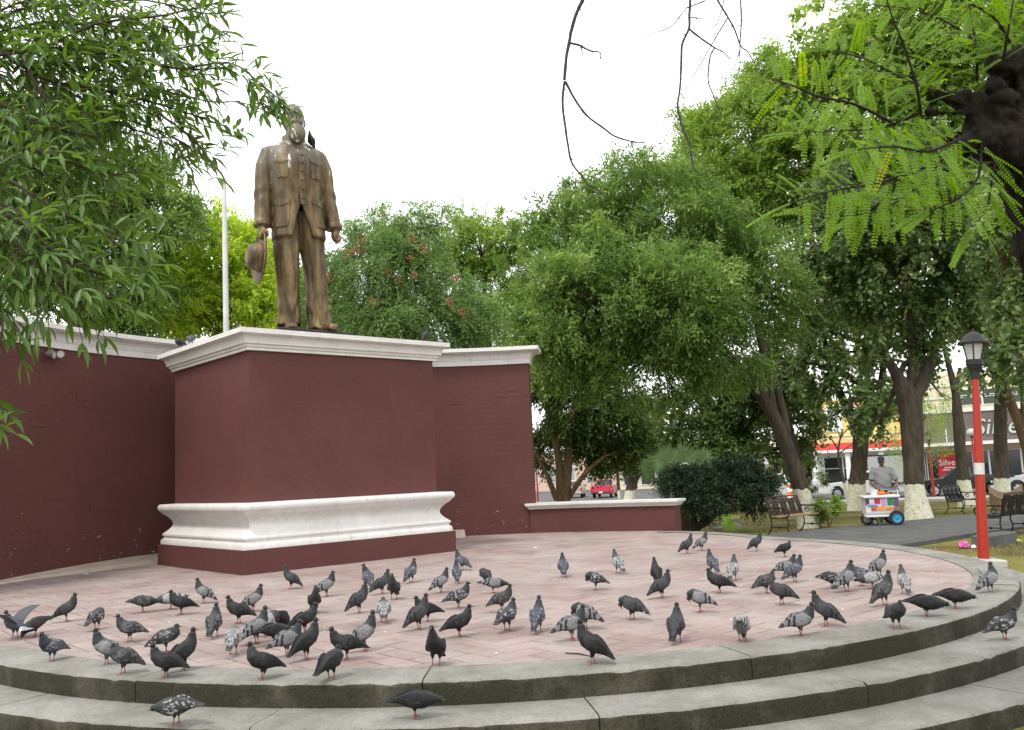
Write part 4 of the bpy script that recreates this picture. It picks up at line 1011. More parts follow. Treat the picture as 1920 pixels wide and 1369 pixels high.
def rdir(n): return unit(rng.normal(size=(n, 3)))

def crown(name, blobs, ntwig, per, ln, wd, material, parent, shape='rhomb', tl=.5, droop=.35, spread=.9, org=None, shell=.24, up=.25, flat=0.0):
    """blobs: list of (centre, (rx,ry,rz)); sprays of leaves fill a broken shell of every blob"""
    c = np.array([tuple(b[0]) for b in blobs]); r = np.array([b[1] for b in blobs], float)
    p = (r[:, 0] * r[:, 2] + r[:, 1] * r[:, 2] + r[:, 0] * r[:, 1]); p /= p.sum()
    # each blob is a set of sprays gathered round random sub-clumps, so that the outline is uneven
    sub = []
    for i in range(len(blobs)):
        k = max(5, int(ntwig * p[i] / 34)); d = rdir(k); d[:, 2] += up * .6; d = unit(d)
        rad = np.clip(1 - np.abs(rng.normal(0, shell, k)), .2, 1)
        sub.append((c[i] + d * rad[:, None] * r[i], d, np.full(k, (r[i].mean()) * .30)))
    for i in range(len(blobs)):
        k = max(2, int(ntwig * p[i] / 150)); d = rdir(k); d[:, 2] = np.abs(d[:, 2]) * .8 + .1; d = unit(d)
        sub.append((c[i] + d * rng.uniform(1.0, 1.22, k)[:, None] * r[i], d, np.full(k, r[i].mean() * .16)))
    sc = np.concatenate([s_[0] for s_ in sub]); sd = np.concatenate([s_[1] for s_ in sub]); sr = np.concatenate([s_[2] for s_ in sub])
    tone = rng.normal(0, .22, len(sc))
    wgt = np.where(sr < np.median(sr) * .75, .45, 1.0); pick = rng.choice(len(sc), ntwig, p=wgt / wgt.sum())
    o = sc[pick] + rng.normal(size=(ntwig, 3)) * sr[pick][:, None] * .52
    d = unit(sd[pick] * .9 + rdir(ntwig) * .9 + np.array([0, 0, -droop * .5]))
    tl_ = tl * rng.uniform(.5, 1.25, ntwig)
    t = (np.arange(per) + .6) / per
    P = o[:, None, :] + d[:, None, :] * (tl_[:, None] * t)[..., None]; P[..., 2] -= droop * tl_[:, None] * t ** 2
    sidev = unit(np.cross(d, rdir(ntwig))); alt = np.where(np.arange(per) % 2 == 0, 1., -1.)
    A = d[:, None, :] * .75 + sidev[:, None, :] * alt[None, :, None] * spread + rng.normal(size=(ntwig, per, 3)) * .28; A[..., 2] -= droop * .6
    Nn = rng.normal(size=(ntwig, per, 3)) * .55 + np.array([0, 0, 1.0 + flat])
    n = ntwig * per
    L = ln * rng.uniform(.6, 1.2, n); Wd = wd * rng.uniform(.75, 1.2, n)
    rv = .42 + np.repeat(tone[pick], per) + rng.normal(0, .17, n)
    b = P.reshape(-1, 3)
    if org is not None: b = b - np.array(tuple(org))
    return leaves(name, b, A.reshape(-1, 3), Nn.reshape(-1, 3), L, Wd, material, parent, rv, shape)

def B(x, y, rx_, ry_, depth, k=.85):           # crown lobe seen at this pixel and distance
    s_ = depth / F_PX; return (at(x, y, depth), (rx_ * s_, k * .5 * (rx_ + ry_) * s_, ry_ * s_))
def limb(mb, org, pts, rad, n=9, jit=.07, sub=3):
    """pts in world; smooth resampled tapering limb"""
    pts = [Vector(p) - org for p in pts]; q = []; rr = []
    for i in range(len(pts) - 1):
        p0, p1, p2, p3 = pts[max(i - 1, 0)], pts[i], pts[i + 1], pts[min(i + 2, len(pts) - 1)]
        for s_ in range(sub):
            t = s_ / sub; q.append(.5 * ((2 * p1) + (p2 - p0) * t + (2 * p0 - 5 * p1 + 4 * p2 - p3) * t * t + (3 * p1 - p0 - 3 * p2 + p3) * t ** 3)); rr.append(rad[i] + (rad[i + 1] - rad[i]) * t)
    q.append(pts[-1]); rr.append(rad[-1]); mb.tube(q, rr, n, jit=jit)
def tree(name, label, trunk_px, depth, blobs, ntwig, per, ln, wd, lm, bm, shape='rhomb', limbs=(), tl=.5, droop=.35, group='trees of the plaza', ddep=None, cat='tree', auto=True, **kw):
    """trunk_px: [(x, y, width in px)] from the foot up, at one distance"""
    foot = at(trunk_px[0][0], trunk_px[0][1], depth); foot.z = gz(foot.x, foot.y)
    t = thing(name, label, cat, foot, 0, group); s_ = depth / F_PX; mb = MB()
    pts = [foot - Vector((0, 0, .15))] + [at(x, y, depth) for x, y, w in trunk_px[1:]]
    rad = [trunk_px[0][2] * .5 * s_] + [w * .44 * s_ for x, y, w in trunk_px[1:]]
    limb(mb, foot, pts, rad, 12, .05)
    ends = [(pts[-1], rad[-1]), (pts[-2], rad[-2])]
    for L in limbs:
        lp = [at(x, y, depth + (q[0] if q else 0)) for x, y, w, *q in L]; lr = [w * .5 * s_ for x, y, w, *q in L]
        limb(mb, foot, lp, lr, 9); ends.append((lp[-1], lr[-1]))
    bl = [(b[0], b[1]) for b in blobs]
    if auto:
        for c_, r_ in bl:
            e, er = min(ends, key=lambda q: (q[0] - c_).length); er = min(er, .10 + .02 * (c_ - e).length)
            mid = e.lerp(c_, .5) + Vector((rnd.uniform(-.2, .2), rnd.uniform(-.2, .2), .15 * (c_ - e).length * rnd.uniform(0, 1)))
            limb(mb, foot, [e, mid, c_], [er * .8, er * .55, er * .25], 6)
            for _ in range(5):
                d = Vector(rdir(1)[0]); d.z = abs(d.z) * .7
                q = c_ + Vector((d.x * r_[0], d.y * r_[1], d.z * r_[2])) * .85
                limb(mb, foot, [mid.lerp(c_, .6), c_.lerp(q, .5), q], [er * .32, er * .2, er * .06], 5, 0)
    mb.build('trunk', bm, t, smooth=True, sharp=80)
    crown('crown', bl, ntwig, per, ln, wd, lm, t, shape, tl, droop, org=foot, **kw)
    return t
LM = {
    'mid': leaf_mat('leaf_mid_green', (.062, .126, .027), (.200, .312, .076), (.38, .475, .18), .46),
    'light': leaf_mat('leaf_light_green', (.125, .215, .035), (.255, .375, .080), (.36, .45, .14), .5),
    'yellow': leaf_mat('leaf_yellow_green', (.270, .400, .048), (.440, .570, .090), (.56, .64, .14), .55),
    'feather': leaf_mat('leaf_feathery', (.085, .165, .045), (.210, .320, .110), (.34, .44, .19), .5),
    'dark': leaf_mat('leaf_dark_broad', (.066, .118, .036), (.175, .255, .082), (.33, .42, .17), .46, .36, .55),
    'deep': leaf_mat('leaf_deep', (.038, .072, .017), (.100, .155, .036), (.18, .24, .06), .4),
    'ash': leaf_mat('leaf_ash_near', (.050, .105, .018), (.120, .215, .036), (.20, .30, .065), .45, .40, .45),
    'pinna': leaf_mat('leaf_pinnate_near', (.085, .190, .014), (.180, .330, .026), (.42, .42, .03), .55, .5, .3),
    'shrub': leaf_mat('leaf_shrub', (.016, .034, .016), (.036, .068, .026), (.07, .11, .04), .15),
}
# trees beyond the wall
tree('background_tree', 'tall green tree behind the curved wall, half veiled by the hanging foreground branch', [(150, 900, 60), (150, 620, 50), (160, 450, 40)], 27,
     [B(290, 430, 75, 90, 27), B(200, 320, 100, 100, 27), B(95, 300, 110, 120, 26), B(150, 500, 150, 100, 28), B(60, 440, 90, 120, 27), B(250, 560, 90, 70, 27), B(330, 400, 40, 60, 29), B(30, 560, 80, 70, 27)],
     9500, 8, .19, .068, LM['mid'], M['bark'], tl=.55)
tree('yellow_tree', 'bright yellow-green tree behind the flagpole', [(420, 900, 50), (420, 650, 40), (415, 560, 30)], 31,
     [B(420, 510, 85, 90, 31), B(355, 560, 75, 75, 31), B(475, 560, 55, 70, 31), B(395, 430, 55, 45, 31), B(482, 480, 35, 45, 32), B(440, 590, 90, 50, 30), B(330, 600, 60, 50, 30)],
     5600, 8, .18, .078, LM['yellow'], M['bark_brown'], tl=.5, droop=.2)
tree('backlit_tree', 'small yellowish-green tree visible between the statue legs', [(560, 900, 40), (560, 640, 30)], 36,
     [B(560, 570, 80, 65, 36), B(520, 540, 50, 60, 36), B(610, 600, 60, 45, 36)], 2200, 8, .2, .085, LM['light'], M['bark'], droop=.2)
tr = tree('pod_tree', 'feathery green tree dotted with orange seed clusters right behind the statue', [(740, 900, 50), (740, 680, 44), (745, 600, 34)], 30,
     [B(720, 540, 105, 105, 30), B(800, 590, 95, 75, 30), B(755, 450, 70, 58, 30), B(672, 470, 48, 62, 30), B(875, 590, 70, 60, 30), B(655, 590, 70, 65, 30), B(812, 425, 38, 34, 30), B(700, 425, 40, 30, 31), B(760, 610, 130, 40, 29)],
     7000, 11, .18, .046, LM['feather'], M['bark'], limbs=[[(745, 600, 16), (760, 520, 12), (770, 440, 8)], [(745, 600, 14), (735, 530, 9), (728, 480, 6)]], tl=.75, droop=.75, spread=.7)
M['pod'] = mat('orange_pods', (.32, .13, .05), .7, noise=.4, nscale=30)
for (x, y, r_) in ((678, 450, 11), (652, 478, 12), (773, 447, 11), (795, 467, 11), (768, 483, 7), (700, 566, 10), (777, 517, 7), (853, 522, 8), (843, 565, 8), (869, 585, 10), (726, 510, 9), (617, 522, 9), (668, 468, 8), (748, 527, 7)):
    c_ = at(x, y, 30 - r_ / 9 - 1.0) - tr.location; mb = MB()
    for _ in range(22):
        d = Vector(rdir(1)[0]) * r_ * 30 / F_PX * rnd.uniform(.3, 1.1); mb.ell(c_ + d, (.022, .022, .035), 5)
    tag(mb.build('seed_cluster', M['pod'], tr), kind='stuff')
tree('round_tree', 'light green round-topped tree between the statue and the large leaning tree', [(910, 900, 50), (905, 690, 40), (905, 600, 32)], 42,
     [B(900, 455, 68, 58, 42), B(948, 530, 50, 65, 42), B(860, 480, 50, 55, 42), B(925, 600, 65, 45, 42), B(970, 600, 45, 60, 41)], 4200, 8, .21, .085, LM['light'], M['bark'], tl=.6)
# the big leaning tree
tree('leaning_tree', 'large leaning tree with whitewashed foot behind the nearest ornate bench', [(1515, 985, 42), (1506, 935, 36), (1484, 860, 31), (1448, 775, 28), (1400, 705, 22), (1345, 645, 16)], 24.5,
     [B(1150, 500, 110, 90, 24.5), B(1060, 590, 90, 85, 24), B(1290, 450, 110, 80, 24.5), B(1220, 590, 130, 75, 23.5), B(1360, 500, 90, 80, 24.5), B(1120, 600, 90, 60, 23.2), B(1085, 480, 95, 95, 25), B(1390, 560, 105, 110, 24.5), B(1180, 685, 150, 62, 24), B(1050, 685, 62, 62, 24),
      B(1230, 380, 120, 75, 25.5), B(1330, 640, 100, 80, 23.5), B(1120, 400, 80, 50, 25.5), B(1010, 510, 50, 60, 24.5), B(1000, 430, 34, 44, 25), B(1160, 340, 55, 40, 26), B(1110, 560, 110, 90, 22.6), B(1270, 560, 120, 80, 22.4)],
     19000, 8, .165, .052, LM['mid'], M['bark_lime'], limbs=[[(1400, 705, 26), (1340, 690, 18), (1250, 660, 12)], [(1480, 860, 20), (1470, 780, 16), (1450, 700, 12)], [(1448, 775, 20), (1440, 700, 14), (1420, 620, 10)]], tl=.5, droop=.3, spread=.8)
tree('tall_tree', 'tall bright green tree rising behind the large leaning one', [(1512, 930, 20), (1484, 820, 18), (1436, 660, 16), (1412, 500, 14), (1408, 430, 11)], 35,
     [B(1345, 285, 85, 75, 35), B(1435, 230, 80, 100, 35), B(1395, 370, 90, 90, 35), B(1290, 245, 44, 42, 35), B(1470, 330, 60, 90, 35), B(1460, 150, 45, 60, 35), B(1330, 350, 70, 60, 34), B(1450, 430, 60, 60, 35), B(1250, 330, 50, 40, 35)],
     8500, 8, .21, .075, LM['light'], M['bark_dark'], tl=.7)
tree('canopy_tree', 'tall light-leaved tree filling the sky above the broad-leaved ones', [(1718, 935, 26), (1716, 700, 24), (1690, 400, 20), (1640, 250, 14)], 33,
     [B(1560, 70, 62, 70, 33), B(1650, 110, 120, 100, 33), B(1560, 230, 90, 110, 33), B(1500, 320, 55, 110, 33), B(1760, 60, 120, 90, 33), B(1520, 160, 45, 55, 33), B(1680, 250, 120, 100, 34), B(1850, 100, 110, 120, 33), B(1790, 200, 120, 100, 34), B(1880, 260, 80, 100, 34)],
     9000, 7, .20, .13, LM['light'], M['bark'], 'broad', tl=.6, auto=False)
# broad-leaved trees along the path
tree('broadleaf_tree', 'thick forked tree with whitewashed foot between the white truck and the large vendor tree', [(1605, 945, 38), (1608, 900, 33), (1613, 850, 31), (1611, 805, 34), (1585, 760, 19), (1558, 690, 14), (1540, 610, 10)], 36,
     [B(1560, 510, 75, 90, 36), B(1620, 440, 90, 90, 36), B(1560, 395, 70, 70, 36), B(1500, 640, 55, 85, 36), B(1590, 620, 75, 60, 36), B(1650, 560, 70, 80, 35), B(1520, 560, 50, 70, 35), B(1470, 700, 34, 40, 35), B(1555, 730, 26, 34, 35), B(1600, 765, 40, 24, 34), B(1640, 735, 30, 30, 35), B(1680, 770, 26, 30, 34), B(1640, 680, 40, 60, 35), B(1535, 690, 22, 50, 35)],
     3600, 6, .20, .14, LM['dark'], M['bark_lime'], 'broad', limbs=[[(1614, 830, 20), (1640, 780, 15), (1655, 700, 12), (1668, 600, 9)], [(1618, 810, 16), (1628, 740, 12), (1620, 650, 9)]], tl=.5, droop=.5)
tree('vendor_tree', 'thickest dark tree with whitewashed foot directly behind the vendor', [(1724, 975, 58), (1716, 930, 43), (1711, 870, 38), (1707, 800, 42), (1703, 748, 48), (1682, 705, 24), (1655, 660, 16)], 26,
     [B(1690, 520, 130, 95, 26), B(1785, 440, 105, 100, 26), B(1640, 400, 110, 95, 26), B(1725, 330, 120, 80, 26.5), B(1580, 470, 85, 80, 26), B(1755, 600, 75, 60, 26), B(1840, 360, 80, 90, 26.5), B(1640, 590, 80, 50, 25.6), B(1700, 430, 130, 80, 24.8), B(1820, 530, 70, 80, 26), B(1545, 540, 60, 50, 26), B(1650, 790, 28, 26, 26.5), B(1740, 660, 50, 30, 26), B(1600, 660, 40, 40, 26), B(1830, 610, 45, 40, 26.5), B(1500, 600, 40, 50, 26)],
     7600, 6, .165, .115, LM['dark'], M['bark_lime'], 'broad', limbs=[[(1708, 760, 28), (1735, 705, 24), (1755, 640, 18), (1775, 540, 13)], [(1704, 740, 18), (1712, 650, 13), (1700, 560, 9)]], tl=.45, droop=.55)
tree('slender_tree', 'slim bent tree with whitewashed foot between the two red lamp posts', [(1812, 937, 34), (1806, 895, 25), (1800, 840, 22), (1798, 805, 25), (1792, 740, 16), (1780, 690, 12), (1768, 640, 9)], 36,
     [B(1765, 600, 50, 40, 36), B(1800, 580, 45, 40, 36)], 500, 6, .15, .10, LM['dark'], M['bark_lime'], 'broad', limbs=[[(1797, 805, 14), (1790, 760, 10), (1800, 690, 7)]], tl=.45, droop=.5)
tree('weeping_tree', 'weeping yellow-green tree hanging behind the second lamp post', [(1716, 915, 18), (1716, 800, 16), (1735, 690, 10)], 47,
     [B(1745, 715, 42, 45, 47), B(1775, 750, 30, 45, 47), B(1740, 780, 28, 35, 47), B(1560, 680, 55, 45, 47), B(1680, 790, 22, 40, 46), B(1650, 720, 40, 30, 47)], 800, 12, .14, .03, LM['light'], M['bark'], tl=1.0, droop=1.5, spread=.45)
tree('scooped_bench_tree', 'straight dark tree with whitewashed foot behind the tan wooden seat', [(1880, 935, 32), (1877, 870, 28), (1876, 790, 26), (1878, 700, 24), (1880, 580, 20)], 38,
     [B(1890, 560, 70, 90, 37), B(1870, 470, 70, 80, 37), B(1850, 640, 45, 45, 37), B(1915, 650, 45, 60, 37)], 2600, 6, .2, .14, LM['dark'], M['bark_lime'], 'broad', tl=.5, droop=.6)
tree('edge_tree', 'brown-barked tree with large drooping leaves at the picture edge', [(1985, 1030, 60), (1950, 900, 34), (1918, 810, 24), (1890, 740, 18), (1872, 660, 12)], 20,
     [B(1905, 560, 42, 60, 19), B(1915, 660, 34, 50, 18.5), B(1880, 470, 55, 55, 19), B(1930, 480, 45, 80, 19), B(1900, 400, 60, 60, 19.5), B(1845, 690, 25, 25, 20)],
     1300, 6, .15, .10, LM['dark'], M['bark_brown'], 'broad', limbs=[[(1918, 810, 26), (1925, 740, 20), (1905, 640, 14)]], tl=.4, droop=.7)
# middle distance
tree('dense_tree', 'dense dark broad-leaved tree behind the fan palm', [(1400, 930, 30), (1398, 870, 26), (1392, 810, 22)], 40,
     [B(1400, 790, 95, 75, 40), B(1300, 795, 85, 55, 40), B(1480, 775, 58, 85, 40), B(1228, 780, 50, 50, 41), B(1370, 720, 90, 50, 40), B(1450, 850, 60, 45, 39.5), B(1340, 845, 70, 40, 39.5), B(1505, 700, 40, 60, 40)],
     5600, 6, .19, .13, LM['dark'], M['bark_dark'], 'broad', tl=.5, droop=.5)
tree('multi_stem_tree', 'tree with several bare pale stems rising behind the low parapet', [(1052, 945, 22), (1050, 900, 18), (1046, 850, 16), (1032, 790, 12), (1018, 740, 8)], 33,
     [B(1018, 750, 34, 50, 33), B(1075, 830, 62, 42, 34), B(1140, 800, 80, 60, 34), B(1095, 745, 85, 55, 33), B(1015, 850, 22, 40, 34), B(1010, 700, 20, 40, 33), B(1190, 850, 45, 30, 34), B(1120, 860, 40, 25, 34)],
     6000, 7, .18, .07, LM['deep'], M['bark_brown'], limbs=[[(1060, 940, 20), (1064, 880, 17), (1068, 820, 14), (1078, 760, 9)], [(1066, 935, 10), (1095, 890, 9), (1135, 855, 7)], [(1044, 938, 12), (1025, 890, 9), (1005, 850, 6)], [(1046, 850, 9), (1050, 790, 7), (1042, 720, 4)]], tl=.5)
tree('sapling_tree', 'whitewashed slanting tree beside the red pickup', [(1178, 940, 26), (1186, 905, 22), (1200, 880, 16), (1222, 850, 10)], 58,
     [B(1205, 835, 45, 35, 58), B(1165, 850, 40, 28, 58), B(1240, 840, 35, 40, 58)], 1200, 6, .26, .12, LM['deep'], M['bark_lime'], limbs=[[(1162, 935, 7), (1158, 890, 5), (1160, 860, 4)]], tl=.6)
tree('young_tree', 'leafless slim young tree with whitewashed foot in front of the white truck', [(1592, 938, 10), (1583, 905, 7), (1574, 870, 5.5), (1572, 840, 4.5), (1580, 805, 2.5)], 46,
     [B(1575, 800, 20, 15, 46)], 12, 3, .1, .04, LM['deep'], M['bark_lime'], limbs=[[(1572, 845, 3.5), (1560, 825, 2.5), (1545, 815, 1.5)], [(1573, 830, 3.5), (1582, 812, 2.5), (1600, 795, 1.2)], [(1574, 850, 3), (1590, 838, 2), (1602, 830, 1.2)], [(1576, 820, 2.5), (1568, 800, 1.6), (1566, 780, 1)]], auto=False)
# dark clipped shrub on gnarled stems, fan palm, small bushes
sh = tree('gnarled_shrub', 'dark spreading shrub on gnarled black stems beside the low parapet', [(1306, 992, 22), (1300, 975, 16), (1294, 950, 13)], 23.5,
     [B(1300, 925, 58, 42, 23.5), B(1380, 915, 68, 42, 23.5), B(1425, 920, 28, 30, 23.5), B(1360, 900, 50, 18, 23.8), B(1345, 935, 50, 22, 23), B(1275, 935, 22, 22, 23.5), B(1410, 945, 28, 16, 23.3)],
     7000, 8, .085, .026, LM['shrub'], M['bark_dark'], limbs=[[(1308, 988, 14), (1330, 975, 12), (1350, 955, 9), (1370, 930, 7)], [(1312, 985, 10), (1318, 970, 8), (1312, 955, 7)]], tl=.22, droop=.2, cat='shrub', group=None)
foot = at(1278, 905, 24.8); foot.z = gz(foot.x, foot.y)
palm = thing('fan_palm', 'small fan palm with spiky green fronds behind the gnarled shrub', 'palm', foot)
mb = MB(); c0 = at(1278, 905, 24.8) - foot
mb.tube([(0, 0, -.1), tuple(c0 * .5), tuple(c0)], [.17, .15, .12], 10, jit=.12); mb.build('trunk', M['bark_brown'], palm)
M['frond'] = mat('palm_frond', (.20, .32, .11), .5, noise=.4, nscale=5)
for (x, y, r_, tilt) in ((1228, 880, 34, -1.0), (1250, 868, 36, -.4), (1282, 866, 38, .05), (1312, 870, 36, .6), (1338, 880, 26, 1.1), (1258, 890, 28, -.6), (1302, 888, 28, .5)):
    tip = at(x, y, 24.8 + rnd.uniform(-.5, .4)) - foot; L_ = r_ * 25 / F_PX
    k = MB(); dr = (tip - c0); k.tube([tuple(c0), tuple(c0.lerp(tip, .5) + Vector((0, 0, .05))), tuple(tip)], [.014, .012, .010], 5)
    u0 = Vector((math.sin(tilt), 0, math.cos(tilt))); f0 = Vector((0, -1, 0)) * .4
    for i in range(27):
        a = -1.9 + 3.8 * i / 26; d = (Matrix.Rotation(a, 3, Vector((0, -1, .2)).normalized()) @ u0 + f0 * rnd.uniform(.2, .6)).normalized(); s_ = d.cross(Vector((0, -1, 0))).normalized() * .030
        ll = L_ * 1.15 * rnd.uniform(.8, 1.1) * (1 - .12 * abs(a)); mid = tip + d * ll * .6; end = tip + d * ll + Vector((0, 0, -.07 * ll))
        k.add([tip, mid + s_, end, mid - s_, mid + Vector((0, -.008, 0))], [(0, 1, 4), (1, 2, 4), (2, 3, 4), (3, 0, 4)])
    k.build('frond', M['frond'], palm)
for nm_, lab, x, y, dep, r_, lm_ in (('leafy_bush', 'low leafy green bush at the path edge beside the nearest ornate bench', 1552, 975, 24, (26, 22), 'light'), ('leafy_bush', 'dark leafy bush in front of the white truck bonnet', 1530, 915, 45, (20, 16), 'deep'), ('leafy_bush', 'tuft of pale weeds beside the stones at the platform edge', 1368, 988, 20.5, (6, 9), 'light')):
    f_ = at(x, y, dep); f_.z = gz(f_.x, f_.y); t = thing(nm_, lab, 'bush', f_)
    mb = MB()
    for _ in range(6):
        d = Vector(rdir(1)[0]); d.z = abs(d.z) + .6; mb.tube([(0, 0, -.05), tuple(d * .4 * r_[1] * dep / F_PX), tuple(d * .9 * r_[1] * dep / F_PX)], [.012, .008, .004], 5)
    mb.build('stem', M['bark_brown'], t)
    crown('foliage', [B(x, y - r_[1] * .6, r_[0], r_[1], dep)], 260, 6, .09 if r_[0] > 10 else .05, .045 if r_[0] > 10 else .008, LM[lm_], t, 'broad', .2, .2, org=f_)
# grass tufts on the lawn
n = 26000; q = rng.uniform(0, 1, (n, 2)); s0 = np.empty((n, 3))
dd = 17.5 + 30 * q[:, 0] ** 1.3; ss = -14 + q[:, 1] * (16 + .35 * dd)
for i in range(n):
    p_ = gpt(dd[i], ss[i]); s0[i] = (p_.x, p_.y, p_.z)
rad = np.hypot(s0[:, 0] - CX, s0[:, 1] - CY); rel = s0[:, :2] - np.array([5.4, 20.9]); w = rel @ np.array([pn.x, pn.y])
ok = (rad > 8.4) & ~((w > -.15) & (w < 4.05)); clump = np.sin(s0[:, 0] * 1.7 + np.sin(s0[:, 1] * 1.3) * 2) + np.sin(s0[:, 1] * 2.1) + rng.normal(0, .8, n)
s0 = s0[ok & (clump > -.6)]; n = len(s0)
A = rng.normal(size=(n, 3)) * .5 + np.array([0, 0, 1.0])
M['grass'] = leaf_mat('grass_blades', (.12, .135, .028), (.30, .29, .075), (.40, .35, .13), .25)
gr = leaves('grass', s0, A, rdir(n), rng.uniform(.04, .11, n), .012, M['grass'], None, rng.uniform(0, 1, n)); tag(gr, 'dry yellow-green lawn grass', 'grass', kind='stuff')
n = 9000; x = rng.uniform(3.4, 11, n); y = rng.uniform(6, 17.5, n); r_ = np.hypot(x - CX, y - CY); rel = np.stack([x - 5.4, y - 20.9], 1); w = rel @ np.array([pn.x, pn.y])
ok = (r_ > 7.05) & ((w > 4.1)) & (np.sin(x * 3) + np.sin(y * 2.6 + x) + rng.normal(0, .7, n) > -.2); s0 = np.stack([x, y, np.full(n, GROUND)], 1)[ok]; n = len(s0)
gr = leaves('grass', s0, rng.normal(size=(n, 3)) * .9 + np.array([0, 0, .6]), rdir(n), rng.uniform(.03, .08, n), .012, M['grass'], None, rng.uniform(0, 1, n)); tag(gr, 'sparse trodden grass by the red lamp post', 'grass', kind='stuff')
# ---------------------------------------------------------------- foreground branches
def to_px(v):                                   # where a point falls in the photo
    d = Vector(v) - Vector((0, 0, CAM_H)); Y = d.dot(AY); u_, w_ = F_PX * d.x / Y, -F_PX * d.dot(AZ) / Y
    return 960 + u_ * cr - w_ * sr, 684.5 + u_ * sr + w_ * cr
def in_crown(x, y):
    lim = ((60, 425), (110, 440), (175, 462), (260, 458), (345, 446), (400, 240), (520, 315), (600, 300), (645, 215), (690, 60), (745, 38), (830, 30))
    if 465 < x < 552 and 140 < y < 228: return True
    if 240 < x < 325 and 232 < y < 330: return (x * 7 + y * 3) % 10 < 2
    for yy, xx in lim:
        if y < yy: return x < xx + 14 * math.sin(y * .13)
    return False
def spray(P, A, NN, LN, WD, RV, o, d, length, k, ln, wd, tone, droop=.25, opp=True):
    """leaves along a twig that starts at o and runs along d"""
    d = d.normalized(); q = d.cross(Vector((rnd.gauss(0, 1), rnd.gauss(0, 1), rnd.gauss(0, 1)))).normalized()
    pts = []
    for i in range(k + 1):
        t = i / k; p = o + d * length * t + Vector((0, 0, -droop * length * t * t)); pts.append(p)
        for s_ in ((1, -1) if opp and i else (rnd.choice((1, -1)),)):
            if i == 0 or rnd.random() < .08: continue
            a = d * .75 + q * s_ * .85 + Vector((rnd.gauss(0, .22), rnd.gauss(0, .22), rnd.gauss(0, .22) - droop * 1.2))
            P.append(p); A.append(a); NN.append(Vector((rnd.gauss(0, .45), rnd.gauss(0, .45) - .25, 1))); LN.append(ln * rnd.uniform(.65, 1.15)); WD.append(wd * rnd.uniform(.8, 1.15)); RV.append(tone + rnd.gauss(0, .16))
    P.append(pts[-1]); A.append(d + Vector((0, 0, -droop))); NN.append(Vector((0, -.2, 1))); LN.append(ln * 1.1); WD.append(wd); RV.append(tone + .1)
    return pts
ash = thing('ash_tree', 'ash tree whose narrow-leaved branches hang into the upper corner before the statue', 'tree', (-4.2, 1.6, GROUND), 0, 'trees of the plaza')
AO = Vector((-4.2, 1.6, GROUND)); P = []; A = []; NN = []; LN = []; WD = []; RV = []; wood = MB(); twigs = MB()
limb(wood, AO, [AO, AO + Vector((.1, .1, 1.4)), AO + Vector((.35, .35, 2.4)), AO + Vector((1.1, .9, 3.0)), at(-120, 110, 2.9)], [.19, .16, .13, .07, .035], 12)
limb(wood, AO, [AO + Vector((.2, .2, 1.9)), AO + Vector((1.0, .6, 2.4)), at(-150, 330, 2.7)], [.09, .05, .025], 9)
limb(wood, AO, [AO + Vector((.1, .1, 1.3)), AO + Vector((1.0, .6, 1.8)), at(-150, 520, 2.5)], [.08, .045, .02], 9)
